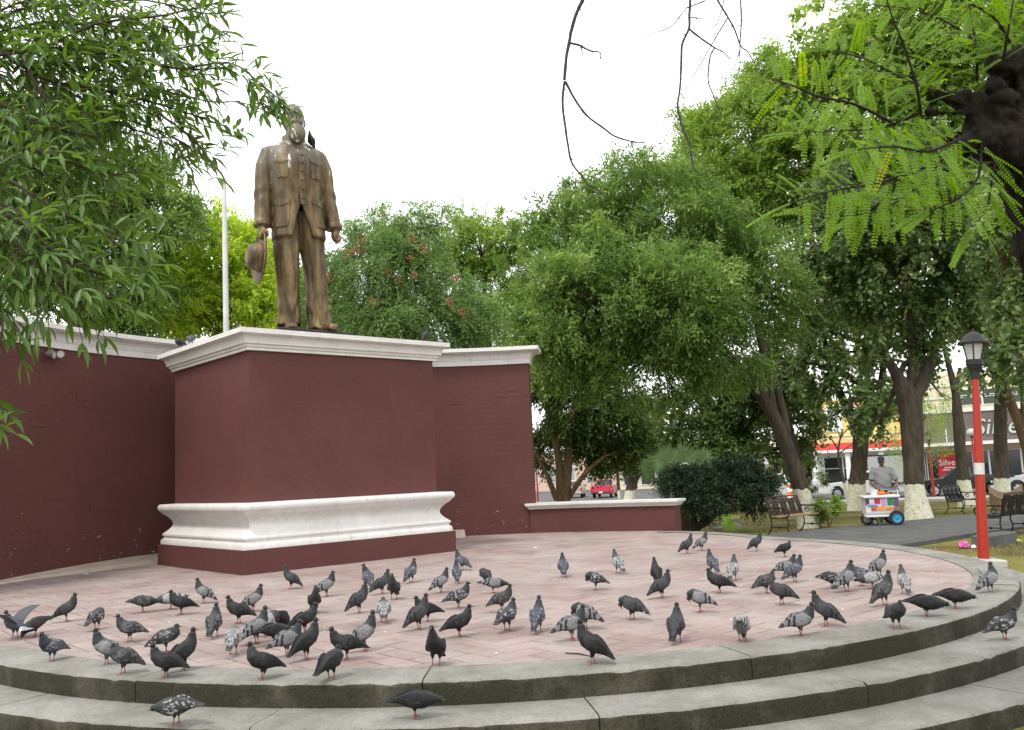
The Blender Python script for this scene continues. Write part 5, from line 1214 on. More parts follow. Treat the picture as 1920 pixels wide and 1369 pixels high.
MAIN = [  # branch centre lines: (x, y, distance)
    ([(-120, 110, 2.9), (0, 98, 2.9), (110, 92, 2.95), (230, 105, 3.0), (340, 130, 3.05), (440, 125, 3.1)], 8),
    ([(-120, 110, 2.9), (60, 95, 2.9), (180, 45, 3.0), (300, 30, 3.1), (410, 5, 3.2)], 6),
    ([(0, 98, 2.9), (90, 150, 2.9), (200, 170, 3.0), (330, 205, 3.1), (430, 240, 3.15)], 6),
    ([(40, 105, 2.9), (75, 170, 2.85), (105, 215, 2.85), (125, 265, 2.8)], 5),
    ([(200, 170, 3.0), (300, 215, 3.05), (370, 270, 3.1), (405, 325, 3.1)], 4),
    ([(340, 130, 3.05), (430, 118, 3.1), (480, 150, 3.15), (502, 168, 3.15), (522, 186, 3.15), (538, 204, 3.15)], 3),
    ([(-150, 330, 2.7), (0, 335, 2.6), (60, 365, 2.6), (130, 408, 2.6), (185, 430, 2.6), (240, 480, 2.6), (285, 520, 2.65)], 5),
    ([(-150, 330, 2.7), (20, 390, 2.5), (90, 450, 2.5), (150, 490, 2.5), (220, 530, 2.55)], 5),
    ([(-150, 330, 2.7), (30, 280, 2.7), (120, 300, 2.75), (200, 330, 2.8), (260, 315, 2.85)], 5),
    ([(-150, 520, 2.5), (0, 450, 2.4), (50, 480, 2.4), (90, 520, 2.4), (150, 550, 2.45)], 4),
    ([(-150, 520, 2.5), (-30, 520, 2.4), (-5, 570, 2.4), (5, 610, 2.35), (0, 650, 2.35)], 4),
    ([(-120, 110, 2.9), (-20, 180, 2.8), (40, 215, 2.8), (100, 240, 2.8), (190, 260, 2.85)], 5),
    ([(-120, 110, 2.9), (0, 20, 3.0), (90, -5, 3.05), (200, -20, 3.1)], 5),
    ([(-120, 110, 2.9), (0, 60, 3.1), (110, 40, 3.2), (220, 60, 3.25), (320, 70, 3.3)], 5),
    ([(-120, 110, 2.9), (30, 20, 3.1), (150, 10, 3.2), (270, 0, 3.25), (380, 25, 3.3), (450, 20, 3.3)], 5),
    ([(-120, 110, 2.9), (60, 120, 3.1), (180, 130, 3.2), (290, 165, 3.25), (390, 190, 3.3), (450, 190, 3.3)], 5),
    ([(60, 120, 3.1), (160, 90, 3.3), (270, 95, 3.35), (370, 85, 3.4), (430, 60, 3.4)], 5),
    ([(90, 150, 2.9), (200, 210, 3.2), (310, 250, 3.25), (380, 290, 3.3)], 4),
    ([(-120, 110, 2.9), (0, 140, 3.1), (120, 190, 3.2), (230, 235, 3.25), (300, 260, 3.3)], 5),
    ([(-150, 330, 2.7), (-20, 250, 2.8), (70, 320, 2.9), (170, 370, 2.9), (250, 400, 2.9)], 5),
    ([(-150, 520, 2.5), (-40, 420, 2.5), (30, 410, 2.45), (110, 480, 2.45), (200, 520, 2.5)], 4),
    ([(-150, 520, 2.5), (-60, 700, 2.4), (-25, 790, 2.35), (-2, 815, 2.35)], 3),
]
for pts, w in MAIN:
    wp = [at(*p) for p in pts]; n = len(wp); s_ = 3 / F_PX
    rr = [w * .5 * s_ * (1 - .75 * i / (n - 1)) + .0012 for i in range(n)]
    limb(wood, AO, wp, rr, 6, .04)
    for i in range(n - 1):
        seg = wp[i + 1] - wp[i]; k = max(1, int(seg.length / .040))
        for j in range(k):
            if pts[i][0] < -60 and pts[i + 1][0] < -40: continue
            far = (i + j / k) / (n - 1)
            if w == 3 and pts[0][0] > 300 and .42 < far < .72: continue
            for _ in range(3 if far > .2 and pts[i][1] < 480 else 2):
                o = wp[i] + seg * ((j + rnd.random()) / k)
                d = seg.normalized() * .7 + Vector((rnd.gauss(0, .55), rnd.gauss(0, .6), rnd.gauss(-.1, .5)))
                L_ = rnd.uniform(.10, .24) * (1.0 if w > 3 else .5)
                qx, qy = to_px(o)
                if qx > 230 and rnd.random() < .38 + .22 * (qx > 360): continue
                if not in_crown(*to_px(o + d.normalized() * L_ * 1.1 + Vector((0, 0, -.05)))): continue
                tw = spray(P, A, NN, LN, WD, RV, o, d, L_, rnd.choice((3, 3, 4)), .070, .0165, .42 + rnd.gauss(0, .14), .30)
                twigs.tube([p - AO for p in tw], [.0016, .0014, .0012, .001, .001][:len(tw)], 4, cap=False)
for (x, y, k) in ((505, 172, 3), (514, 182, 4), (526, 190, 4), (536, 198, 4)):
    for _ in range(k):
        o = at(x + rnd.uniform(-8, 8), y + rnd.uniform(-8, 8), 3.15 + rnd.uniform(-.03, .03))
        spray(P, A, NN, LN, WD, RV, o, Vector((rnd.gauss(.2, .6), rnd.gauss(0, .5), rnd.gauss(-.4, .4))), rnd.uniform(.015, .035), 2, .050, .0125, .5, .3)
wood.build('trunk', M['bark'], ash, smooth=True, sharp=80)
tag(twigs.build('twigs', bark('twig_bark', (.11, .10, .06), (.05, .045, .03)), ash), kind='stuff')
f32 = lambda a: np.array([tuple(v) for v in a], np.float32)
leaves('crown', f32(P) - np.array(tuple(AO)), f32(A), f32(NN), np.array(LN), np.array(WD), LM['ash'], ash, np.array(RV), 'lance', .12)

# overhanging pinnate tree at the right
LO = Vector((4.3, 4.2, GROUND)); loc_t = thing('locust_tree', 'dark gnarled overhanging tree with fern-like bright leaves and bare twigs at the upper corner', 'tree', LO, 0, 'trees of the plaza')
wood = MB(); core = MB(); D = 5.0
limb(core, LO, [LO, LO + Vector((-.35, .25, 1.6)), at(2010, 560, D), at(1948, 430, D), at(1915, 330, D), at(1905, 255, D), at(1935, 170, D), at(1990, 60, D), at(2010, -160, D - .3)], [.24, .19, .165, .15, .145, .17, .15, .13, .11], 16, .10)
limb(core, LO, [at(1930, 280, D), at(1880, 262, D - .1), at(1835, 262, D - .2), at(1795, 270, D - .25)], [.15, .10, .085, .05], 12, .22)
limb(core, LO, [at(1920, 240, D), at(1850, 205, D - .1), at(1800, 190, D - .15), at(1752, 172, D - .2)], [.13, .055, .06, .03], 11, .22)
limb(core, LO, [at(1930, 200, D), at(1885, 115, D - .1), at(1850, 85, D - .15)], [.12, .07, .03], 10, .25)
limb(core, LO, [at(1880, 215, D), at(1800, 214, D - .2), at(1730, 210, D - .3)], [.05, .022, .012], 8, .12)
for (x, y, r_) in ((1780, 262, .05), (1835, 245, .11), (1880, 190, .09), (1920, 240, .14), (1910, 110, .10), (1860, 160, .07), (1890, 260, .13), (1810, 262, .07), (1845, 255, .09), (1775, 180, .045), (1870, 225, .10), (1900, 130, .09), (1860, 120, .06), (1895, 290, .10), (1830, 200, .05)):
    core.ell(at(x, y, D - .12) - LO, (r_, r_, r_ * .8), 10, M=Matrix.Rotation(rnd.random() * 3, 4, 'X'))
limb(wood, LO, [at(2010, -160, D - .3), at(1800, -330, D - .3), at(1500, -330, D - .4), at(1250, -260, D - .5), at(1105, -120, D - .5)], [.09, .07, .05, .035, .018], 9)
P = []; A = []; NN = []; LN = []; WD = []; RV = []; twg = MB()
def pinna(o, d, L_, tone):
    """one pinnate leaf: paired leaflets on a drooping midrib"""
    d = d.normalized(); sv = d.cross(Vector((rnd.gauss(0, .25), -.55 + rnd.gauss(0, .3), 1))).normalized(); k = max(6, int(L_ / .0140)); pts = []
    for i in range(k + 1):
        t = i / k; p = o + d * L_ * t + Vector((0, 0, -.16 * L_ * t * t)); pts.append(p)
        if t < .12: continue
        tg = (d + Vector((0, 0, -.32 * t))).normalized()
        for s_ in (1, -1):
            P.append(p); A.append(tg * .38 + sv * s_ + Vector((0, 0, -.12))); NN.append(sv.cross(tg) * s_ * s_); LN.append(.027 * (1 - .45 * abs(t - .45)) * rnd.uniform(.9, 1.1)); WD.append(.0115); RV.append(tone + rnd.gauss(0, .07))
    P.append(pts[-1]); A.append(d + Vector((0, 0, -.6))); NN.append(Vector((0, 0, 1))); LN.append(.026); WD.append(.012); RV.append(tone)
    twg.tube([p - LO for p in pts[::3]], .0011, 4, cap=False)
STEMS = [  # leafy shoots: (x, y, offset)
    [(1726, 208, 0), (1716, 150, -.1), (1692, 80, -.15), (1672, 30, -.2), (1655, -30, -.25)], [(1670, 228, -.2), (1600, 195, -.3), (1530, 180, -.35), (1485, 160, -.4), (1435, 145, -.4)],
    [(1740, 312, -.1), (1690, 330, -.2), (1640, 345, -.25), (1560, 358, -.3), (1490, 378, -.3)], [(1832, 150, 0), (1830, 90, -.1), (1822, 40, -.1), (1812, -30, -.15)],
    [(1800, 260, -.2), (1740, 285, -.35), (1680, 275, -.45), (1610, 280, -.5)], [(1840, 265, 0), (1835, 330, -.1), (1800, 370, -.2), (1745, 395, -.25)],
    [(1750, 172, 0), (1690, 145, .15), (1620, 110, .2), (1560, 95, .25)], [(1860, 100, 0), (1790, 50, .1), (1720, 20, .15), (1640, 10, .2)],
    [(1870, 280, .1), (1860, 340, 0), (1850, 390, -.05), (1825, 425, -.1)], [(1730, 210, 0), (1650, 240, .1), (1560, 245, .2), (1500, 250, .2)],
    [(1880, 120, -.3), (1890, 60, -.4), (1900, 0, -.4), (1905, -40, -.4)], [(1790, 275, .1), (1720, 350, .1), (1670, 385, .1), (1620, 400, .1)],
    [(1900, 90, -.2), (1860, 30, -.3), (1800, 0, -.4), (1740, -20, -.4)], [(1690, 330, -.1), (1640, 390, -.05), (1590, 405, 0), (1540, 400, 0)],
]
for st in STEMS:
    wp = [at(x, y, D - .25 + o) for x, y, o in st]; limb(wood, LO, wp, [.0085 - .006 * i / (len(wp) - 1) for i in range(len(wp))], 6, 0)
    n = len(wp) - 1; tone0 = rnd.uniform(.3, .6)
    for i in range(n):
        seg = wp[i + 1] - wp[i]; k = max(2, int(seg.length / .038))
        for j in range(k):
            o = wp[i] + seg * ((j + .5) / k); sd_ = 1 if (i + j) % 2 else -1
            q = seg.normalized().cross(Vector((0, 1, 0))).normalized()
            for s_ in (sd_, -sd_)[:2 if rnd.random() < .75 else 1]:
                d = q * s_ * rnd.uniform(.7, 1.1) + seg.normalized() * rnd.uniform(.1, .7) + Vector((0, rnd.gauss(0, .45), rnd.gauss(.0, .2)))
                tone = tone0 + rnd.gauss(0, .12) + (.30 if rnd.random() < .05 else 0)
                pinna(o, d, rnd.uniform(.12, .25), tone)
    for _ in range(3): pinna(wp[-1], wp[-1] - wp[-2] + Vector((rnd.gauss(0, .02), rnd.gauss(0, .02), rnd.gauss(0, .02))), rnd.uniform(.15, .26), .6)
leaves('crown', f32(P) - np.array(tuple(LO)), f32(A), f32(NN), np.array(LN), np.array(WD), LM['pinna'], loc_t, np.array(RV), 'broad', .05)
twg.build('leaf_stalks', mat('leaf_stalk', (.12, .16, .03), .6), loc_t)
from mathutils import noise as mnoise
me = remesh(core.mesh('trunk'), .014, 1)
nrm_ = [v.normal.copy() for v in me.vertices]
for v, vn in zip(me.vertices, nrm_):
    p_ = v.co.copy(); k = mnoise.noise(p_ * 6) * .045 + abs(mnoise.noise(Vector((p_.x * 22, p_.y * 22, p_.z * 8)))) * .045 + mnoise.noise(p_ * 40) * .010 - .02
    v.co = p_ + vn * k
me.materials.append(M['bark_black']); put('trunk', me, loc_t)
wood.build('branches', M['bark_dark'], loc_t, smooth=True, sharp=80)
bare = MB()
BT = [([(332, -60), (332, 0), (300, 70), (265, 170), (243, 280), (222, 400), (210, 540)], 22, 15), ([(210, 550), (197, 700), (215, 850), (240, 1020), (265, 1110), (330, 1190), (370, 1250), (420, 1270), (490, 1330)], 13, 6), ([(215, 550), (280, 670), (360, 780), (480, 870), (550, 920), (660, 955), (750, 962)], 13, 6),
      ([(245, 290), (310, 305), (345, 325), (390, 345), (450, 355), (455, 400)], 12, 5), ([(325, 320), (330, 360), (345, 380)], 6, 3), ([(660, 955), (668, 985), (682, 1020)], 6, 3),
      ([(1062, -60), (1060, 0), (1055, 100), (1050, 195), (1005, 300), (1000, 420), (990, 600), (975, 730), (1010, 870), (1050, 970), (1080, 1120), (1110, 1165)], 14, 8), ([(1050, 195), (1120, 250), (1220, 320), (1280, 350), (1330, 400)], 11, 4),
      ([(1225, 325), (1195, 380), (1180, 540), (1215, 640), (1270, 780)], 9, 5), ([(1160, 5), (1050, 50), (1030, 60), (930, 180), (810, 225), (770, 240)], 7, 3), ([(1240, -40), (1245, 0), (1310, 110), (1360, 200), (1400, 310), (1450, 350), (1490, 430)], 11, 5),
      ([(1310, 125), (1240, 240), (1150, 400), (1070, 530), (1025, 630)], 7, 3), ([(1400, -40), (1400, 0), (1405, 150), (1395, 300), (1395, 450), (1370, 530)], 9, 4), ([(1055, 122), (1100, 120), (1140, 130)], 7, 3), ([(1395, 340), (1370, 420), (1355, 470)], 5, 3),
      ([(1240, 160), (1190, 210), (1190, 280)], 4, 2), ([(1290, -20), (1275, 60), (1255, 120), (1240, 170)], 5, 3), ([(995, 630), (1015, 660), (1028, 650)], 5, 3), ([(1320, 128), (1500, 145), (1590, 148), (1680, 200)], 3, 2)]
for pts, w0, w1 in BT:
    k = D - .5; wp = [at(1000 + x * .2776, y * .2776, k) for x, y in pts]; n = len(wp); s_ = k / F_PX * .2776 * .72
    rr = [(w0 + (w1 - w0) * i / (n - 1)) * s_ for i in range(n)]
    limb(bare, LO, wp, rr, 6, .16, 4)
    for i in range(n - 1):                       # thorns and buds
        for _ in range(2):
            if rnd.random() < .75:
                o = wp[i].lerp(wp[i + 1], rnd.random()) - LO; d = Vector((rnd.uniform(-1, 1), rnd.uniform(-.4, .4), rnd.uniform(-1, .6))).normalized()
                bare.tube([o, o + d * rnd.uniform(.008, .022)], [rr[i] * .8, .0008], 5)
jl = [at(1000 + 332 * .2776, -17, D - .5), at(1000 + 1062 * .2776, -17, D - .5), at(1000 + 1240 * .2776, -11, D - .5), at(1000 + 1400 * .2776, -11, D - .5)]
limb(bare, LO, [at(1105, -120, D - .5), at(1098, -60, D - .5), jl[0]], [.016, .012, .0095], 6)
limb(bare, LO, [at(1250, -260, D - .5), at(1290, -120, D - .5), jl[1]], [.018, .012, .007], 6); limb(bare, LO, [at(1290, -120, D - .5), at(1335, -60, D - .5), jl[2]], [.01, .007, .005], 6); limb(bare, LO, [at(1335, -60, D - .5), at(1375, -40, D - .5), jl[3]], [.006, .005, .004], 6)
bare.build('bare_branch', mat('bare_bark', (.055, .048, .045), .85, noise=.5, nscale=40), loc_t, smooth=True, sharp=80)
# the pigeon on the shoulder
pigeon(at(584, 277, 15.72), 262, 'alert', 'grey', 'pigeon sitting on the statue shoulder beside its beard')
# ---------------------------------------------------------------- lamp posts
def lamp_post(label, loc, h=3.55, r0=.085, r1=.052, globe=False, sticker=False, lean=0.0):
    t = thing('lamp_post', label, 'lamp post', loc, 0, 'red lamp posts'); t.rotation_euler = (0, lean, 0); ph = h - .78 if not globe else h - .5
    mb = MB(); mb.tube([(0, 0, 0), (0, 0, ph * .5), (0, 0, ph)], [r0, (r0 + r1) / 2, r1], 20); mb.build('post', M['red_post'], t, smooth=True, sharp=60)
    mb = MB(); mb.box((0, 0, .04), (.5, .5, .16), ch=.02); mb.build('base', M['walk'], t)
    if globe:
        mb = MB(); mb.lathe([(.06, ph), (.09, ph + .03), (.05, ph + .06), (.09, ph + .10)], 14); mb.build('collar', M['black'], t)
        mb = MB(); mb.ell((0, 0, ph + .30), (.23, .23, .22), 18); mb.build('globe', M['milk'], t, smooth=True)
        return t
    z = ph
    mb = MB(); mb.lathe([(.062, z - .01), (.066, z + .02), (.075, z + .10), (.125, z + .22), (.130, z + .30), (.10, z + .30)], 12); mb.build('collar', M['black'], t)
    ln = mb = MB(); mb.lathe([(.11, z + .30), (.168, z + .55), (.001, z + .55)], 6); lan = mb.build('lantern_pane', M['milk'], t)
    for j in range(6):
        a = 2 * math.pi * j / 6; mb = MB(); mb.tube([(.115 * math.cos(a), .115 * math.sin(a), z + .29), (.175 * math.cos(a), .175 * math.sin(a), z + .56)], .011, 6); mb.build('lantern_bar', M['black'], lan)
    mb = MB(); mb.lathe([(.17, z + .545), (.235, z + .55), (.235, z + .575), (.19, z + .62), (.14, z + .69), (.07, z + .74), (.02, z + .76), (.016, z + .80), (.001, z + .81)], 18); mb.build('lantern_cap', M['iron'], t, smooth=True, sharp=30)
    if sticker:
        mb = MB(); rs = .0745; mb.rings([[(rs * math.cos(a), rs * math.sin(a), zz) for a in [2 * math.pi * j / 20 for j in range(20)]] for zz in (1.42, 1.60)], cap=False)
        mb.build('notice', mat('paper_notice', (.62, .62, .60), .7, noise=.35, nscale=18), t)
    return t
bp_ = px(1845, 1062, GROUND); lamp_post('tall red lamp post with black lantern and white notice beside the platform', bp_, 3.72, sticker=True, lean=R(3.4))
lamp_post('red lamp post with black lantern on the lawn beyond the vendor', gpx(1752, 936), 3.7)
lamp_post('red lamp post with round milky globe beside the slim bent tree', gpx(1834, 932), 3.75, .08, .05, True)
lamp_post('far red lamp post showing between the wall end and the bare-stemmed tree', gpx(1009, 944), 3.6)

# ---------------------------------------------------------------- ornate benches
def bench(label, loc, rz, seat_m, back_m):
    t = thing('park_bench', label, 'bench', loc, rz, 'ornate iron benches along the path'); hl = .66
    tilt = Matrix.Rotation(R(-14), 4, 'X')
    for i in range(5):
        mb = MB(); mb.box((0, -.23 + i * .098, .43 + .012 * abs(i - 2)), (2 * hl - .06, .082, .024), ch=.006); mb.build('seat_slat', seat_m, t)
    # back: four cast panels, each with a tall oval opening
    for i in range(4):
        cx_ = -hl + .17 + i * (2 * hl - .34) / 3; w = .155; mb = MB(); n = 20; T = Matrix.Translation((0, .22, .44)) @ tilt
        ri = [(.062 * math.cos(2 * math.pi * j / n) + cx_, .205 + .125 * math.sin(2 * math.pi * j / n)) for j in range(n)]
        ro = []
        for j in range(n):
            a = 2 * math.pi * j / n; c_, s_ = math.cos(a), math.sin(a); k = 1 / max(abs(c_) / w, abs(s_) / .205); ro.append((cx_ + c_ * k, .205 + s_ * k + (.035 * math.cos((c_ * k) / w * 1.5) if s_ > .7 else 0)))
        vs = [T @ Vector((x, yy, z)) for yy in (-.012, .012) for (x, z) in ri] + [T @ Vector((x, yy, z)) for yy in (-.012, .012) for (x, z) in ro]
        f = []
        for j in range(n):
            k = (j + 1) % n; f += [(j, k, 2 * n + k, 2 * n + j), (n + j, 3 * n + j, 3 * n + k, n + k), (j, n + j, n + k, k), (2 * n + j, 2 * n + k, 3 * n + k, 3 * n + j)]
        mb.add(vs, f)
        for e in (-1, 1):
            mb.tube([T @ Vector((cx_ + e * .11, -.018, .03)), T @ Vector((cx_ + e * .085, -.02, .2)), T @ Vector((cx_ + e * .11, -.018, .38))], .011, 5)
        mb.build('back_panel', back_m, t)
    for sx in (-1, 1):
        x = sx * hl; mb = MB()
        def curve(pts, r=.017): mb.tube([(x, a, b_) for a, b_ in pts], r, 7)
        curve([(-.27, .41), (-.30, .30), (-.25, .18), (-.28, .06), (-.33, .01), (-.36, .03)]); curve([(.20, .41), (.18, .28), (.22, .14), (.29, .04), (.34, .01), (.36, .03)])
        curve([(-.27, .42), (0, .405), (.21, .42)]); curve([(.21, .42), (.26, .62), (.33, .86), (.35, .90)], .019)
        curve([(-.23, .20), (.19, .20)], .013); mb.ell((x, -.02, .20), (.03, .035, .035), 8)
        curve([(.28, .66), (.12, .655), (-.10, .655), (-.26, .64), (-.34, .57), (-.31, .48), (-.26, .43)], .019)
        for cy_ in (-.20, .08):
            curve([(cy_ + .075 * math.cos(a) * (1 - a / 14), .55 + .075 * math.sin(a) * (1 - a / 14)) for a in [i * .5 for i in range(19)]], .011)
        mb.build('end_frame', M['iron'], t, smooth=True, sharp=60)
    mb = MB(); mb.tube([(-hl, .345, .885), (-hl * .5, .36, .90), (0, .36, .905), (hl * .5, .36, .90), (hl, .345, .885)], .017, 7); mb.build('top_rail', back_m, t)
    return t
M['seat_tan'] = mat('worn_tan_wood', (.30, .20, .10), .6, noise=.4, nscale=8)
ANG = math.atan2(pn.x, -pn.y)
b1 = bench('brown ornate bench with oval openings at foot of the leaning tree', gpx(1492, 1001), ANG, M['seat_tan'], M['iron_brown'])
for q in b1.children: pass
bench('black ornate bench across the path beyond the vendor tree', gpx(1806, 962), ANG + R(4), M['iron'], M['iron'])
bench('black ornate bench seen from behind next to the nearest red lamp post', gpx(1893, 1004) , ANG + R(176), M['iron'], M['iron'])
# tan scooped wooden seat
ws = thing('wooden_seat', 'tan wooden seat with scooped back behind the black bench', 'seat', gpx(1897, 956), R(6))
M['tan_board'] = mat('tan_board', (.33, .22, .13), .65, noise=.3, nscale=5)
mb = MB(); top = [(-.62 + 1.24 * i / 16, .86 - .26 * (1 - (2 * i / 16 - 1) ** 2)) for i in range(17)]
mb.prism([(-.62, .12)] + [(.62, .12)] + list(reversed(top)), 'y', .20, .235); mb.build('backrest', M['tan_board'], ws)
mb = MB(); mb.box((0, -.05, .42), (1.2, .46, .04), ch=.008); mb.build('seat', M['tan_board'], ws)
for sx in (-1, 1):
    mb = MB(); mb.prism([(-.28, 0), (.19, 0), (.19, .6), (.05, .6), (-.05, .5), (-.28, .44)], 'x', sx * .58 - .02, sx * .58 + .02); mb.build('side_board', M['tan_board'], ws)

# ---------------------------------------------------------------- stones, ledge, litter
M['stone'] = mat('pale_stone', (.40, .38, .33), .9, noise=.3, bump=(8, .6), nscale=6)
def rock(label, loc, r_):
    mb = MB(); mb.ell((0, 0, r_[2] * .6), r_, 10); me = mb.mesh('stone', True)
    for v in me.vertices: v.co *= 1 + .16 * math.sin(v.co.x * 21 + v.co.z * 17) + rnd.uniform(-.07, .07)
    me.materials.append(M['stone']); return tag(put('stone', me, None, loc), label, 'stone', 'pale stones at the platform edge')
rock('larger pale stone at platform edge below the tuft of weeds', gpx(1383, 1000) + Vector((0, 0, .12)), (.17, .13, .15))
rock('flat pale stone at platform edge left of the larger one', gpx(1348, 1001) + Vector((0, 0, .12)), (.22, .12, .07))
lg = gpx(1866, 1022); mb = MB(); mb.box((0, 0, .09), (1.15, .34, .26), ch=.025); tag(mb.build('concrete_block', M['path'], None, loc=lg), 'grey concrete block at the path edge under the black bench', 'block').rotation_euler = (0, 0, math.atan2(pd.y, pd.x))
def crumple(name, label, cat, loc, r_, m_, seed):
    q = random.Random(seed); mb = MB(); mb.ell((0, 0, r_[2]), r_, 12); me = mb.mesh(name, False)
    for v in me.vertices: v.co *= q.uniform(.72, 1.2)
    me.materials.append(m_); return tag(put(name, me, None, loc), label, cat)
crumple('plastic_bag', 'crumpled pink plastic bag lying by the path kerb', 'bag', gpx(1808, 1029), (.10, .08, .065), mat('pink_film', (.62, .13, .38), .35), 3)
crumple('paper_scrap', 'white paper scrap beside the pink plastic bag', 'litter', gpx(1826, 1029), (.05, .04, .035), mat('white_paper', (.7, .68, .68), .8), 5)
mb = MB(); mb.lathe([(.001, -.10), (.035, -.10), (.036, .04), (.014, .08), (.014, .11), (.001, .11)], 10, axis=Matrix.Rotation(R(90), 4, 'Y')); tag(mb.build('bottle', mat('lime_plastic', (.35, .46, .06), .4), None, loc=gpx(1906, 1018) + Vector((0, 0, .04))), 'lime green bottle lying behind the concrete block', 'bottle')
for (x, y, r_, lab) in ((160, 1077, .055, 'white paper scrap on pavers by the left wall footing'), (157, 1069, .03, 'small white scrap nearest the left wall footing'), (1004, 1027, .035, 'yellowish scrap on pavers right of the pedestal')):
    p = px(x, y, .003); mb = MB(); n = 9
    mb.add([(r_ * rnd.uniform(.6, 1.2) * math.cos(2 * math.pi * j / n), r_ * .7 * rnd.uniform(.6, 1.2) * math.sin(2 * math.pi * j / n), rnd.uniform(0, .012)) for j in range(n)] + [(0, 0, .012)], [(j, (j + 1) % n, n) for j in range(n)])
    tag(mb.build('paper_scrap', mat('scrap', (.66, .64, .58), .8), None, loc=p), lab, 'litter')
for (x0, y0, x1, y1, lab) in ((1060, 1224, 1110, 1231, 'dark twig lying on pavers behind the lone black pigeon at kerb'), (1832, 1065, 1845, 1086, 'thin twig on pavers beside the puffed pigeon')):
    a, b_ = px(x0, y0, .006), px(x1, y1, .006); mb = MB(); mb.tube([(0, 0, 0), tuple((b_ - a) * .5 + Vector((.01, .012, .003))), tuple(b_ - a)], [.004, .005, .003], 5); tag(mb.build('twig', M['bark_dark'], None, loc=a), lab, 'twig')

# ---------------------------------------------------------------- vendor and ice cream cart
VP = gpx(1672, 991); VP.z += .085; vr = R(-16)         # local -y is where he faces
CPOS = gpx(1654, 991); CPOS.z += .085
ct0 = Matrix.Translation(CPOS) @ Matrix.Rotation(R(-10), 4, 'Z') @ Matrix.Diagonal((.9, .9, .94, 1)); VP = ct0 @ Vector((.30, .76, 0))
cart = thing('vending_cart', 'white ice cream cart with coloured pictures pushed by the vendor', 'cart', CPOS, R(-10)); cart.scale = (.9, .9, .94)
M['cart_w'] = mat('cart_white', (.66, .66, .65), .4, noise=.12); M['cart_b'] = mat('cart_rim', (.30, .30, .31), .4, .5)
L_, Wd_ = .88, .58
mb = MB(); mb.box((0, 0, .50), (L_, Wd_, .46), ch=.015); mb.build('body', M['cart_w'], cart)
mb = MB(); mb.box((0, 0, .765), (L_ + .09, Wd_ + .09, .07), ch=.02); mb.build('lid', M['cart_w'], cart)
mb = MB(); mb.box((0, 0, .255), (L_ + .04, Wd_ + .04, .05), ch=.012); mb.build('skirt', M['cart_w'], cart)
def print_panel(parent, x0, z0, w, h, yy, col):
    k = MB(); k.box((x0 + w / 2, yy, z0 + h / 2), (w, .006, h)); return k.build('picture', mat('print', col, .5, noise=.25, nscale=22), parent)
yy = -Wd_ / 2 - .004
for (x0, z0, w, h, col) in ((-.44, .55, .10, .17, (.10, .03, .10)), (-.33, .60, .11, .12, (.62, .60, .60)), (-.20, .58, .15, .15, (.50, .02, .07)), (-.03, .52, .15, .20, (.52, .30, .50)), (.14, .53, .15, .19, (.02, .20, .06)), (.30, .50, .14, .22, (.12, .07, .16)),
                            (-.40, .50, .30, .08, (.42, .50, .68)), (-.30, .40, .14, .09, (.60, .06, .03)), (-.14, .40, .20, .11, (.75, .33, .03)), (.08, .40, .18, .09, (.70, .22, .03)), (.28, .40, .15, .09, (.30, .14, .08)), (-.44, .32, .88, .06, (.55, .56, .60))):
    print_panel(cart, x0, z0, w, h, yy, col); yy -= .0012
def lettering(body, size, ext, loc, rot, m_, parent, shear=0.0, name='lettering'):
    tx = bpy.data.curves.new(name, 'FONT'); tx.body = body; tx.size = size; tx.extrude = ext; tx.shear = shear
    o = bpy.data.objects.new('tmp', tx); C.objects.link(o); dg = bpy.context.evaluated_depsgraph_get(); dg.update()
    me = bpy.data.meshes.new_from_object(o.evaluated_get(dg)); bpy.data.objects.remove(o); me.materials.clear(); me.materials.append(m_)
    q = put(name, me, parent, loc); q.rotation_euler = rot; return q
mb = MB(); mb.tube([(-.37 + .012 * i, yy - .004, .535 + .028 * math.sin(i * 1.25) * (1.3 if i < 3 else .8)) for i in range(21)], .0055, 5); mb.build('script_mark', mat('blue_print', (.03, .05, .22), .5), cart)
def wheel(parent, c, r_, w, rim, axis='y', name='wheel'):
    Mx = Matrix.Rotation(R(90), 4, 'X') if axis == 'y' else Matrix.Rotation(R(90), 4, 'Y')
    k = MB(); k.lathe([(r_ * .62, -w / 2), (r_ * .92, -w / 2), (r_, -w * .3), (r_, w * .3), (r_ * .92, w / 2), (r_ * .62, w / 2)], 22, c=c, axis=Mx, closed=True); wh = k.build(name, M['rubber'], parent, smooth=True, sharp=35)
    k = MB(); k.lathe([(.001, -w * .46), (r_ * .16, -w * .46), (r_ * .2, -w * .28), (r_ * .5, -w * .26), (r_ * .60, -w * .40), (r_ * .64, -w * .40), (r_ * .64, w * .40), (r_ * .60, w * .40), (r_ * .5, w * .26), (r_ * .2, w * .28), (r_ * .16, w * .46), (.001, w * .46)], 22, c=c, axis=Mx); k.build('rim', rim, wh, smooth=True, sharp=35)
    k = MB()
    for j in range(5):
        a = 2 * math.pi * j / 5; d = Mx.to_3x3() @ Vector((math.cos(a), math.sin(a), 0))
        k.tube([Vector(c) + d * r_ * .12, Vector(c) + d * r_ * .62], r_ * .07, 5)
    k.build('spokes', rim, wh)
    return wh
M['blue_rim'] = mat('blue_rim', (.03, .24, .42), .4)
for sy in (-1, 1): wheel(cart, (.34, sy * (Wd_ / 2 + .06), .20), .20, .09, M['blue_rim'])
wheel(cart, (-.36, .1, .17), .17, .09, M['cart_b']); wheel(cart, (-.20, -.12, .10), .10, .05, M['cart_b'], name='caster')
mb = MB(); mb.tube([(-.20, -.12, .1), (-.20, -.12, .24)], .018, 6); mb.build('fork', M['cart_b'], cart)
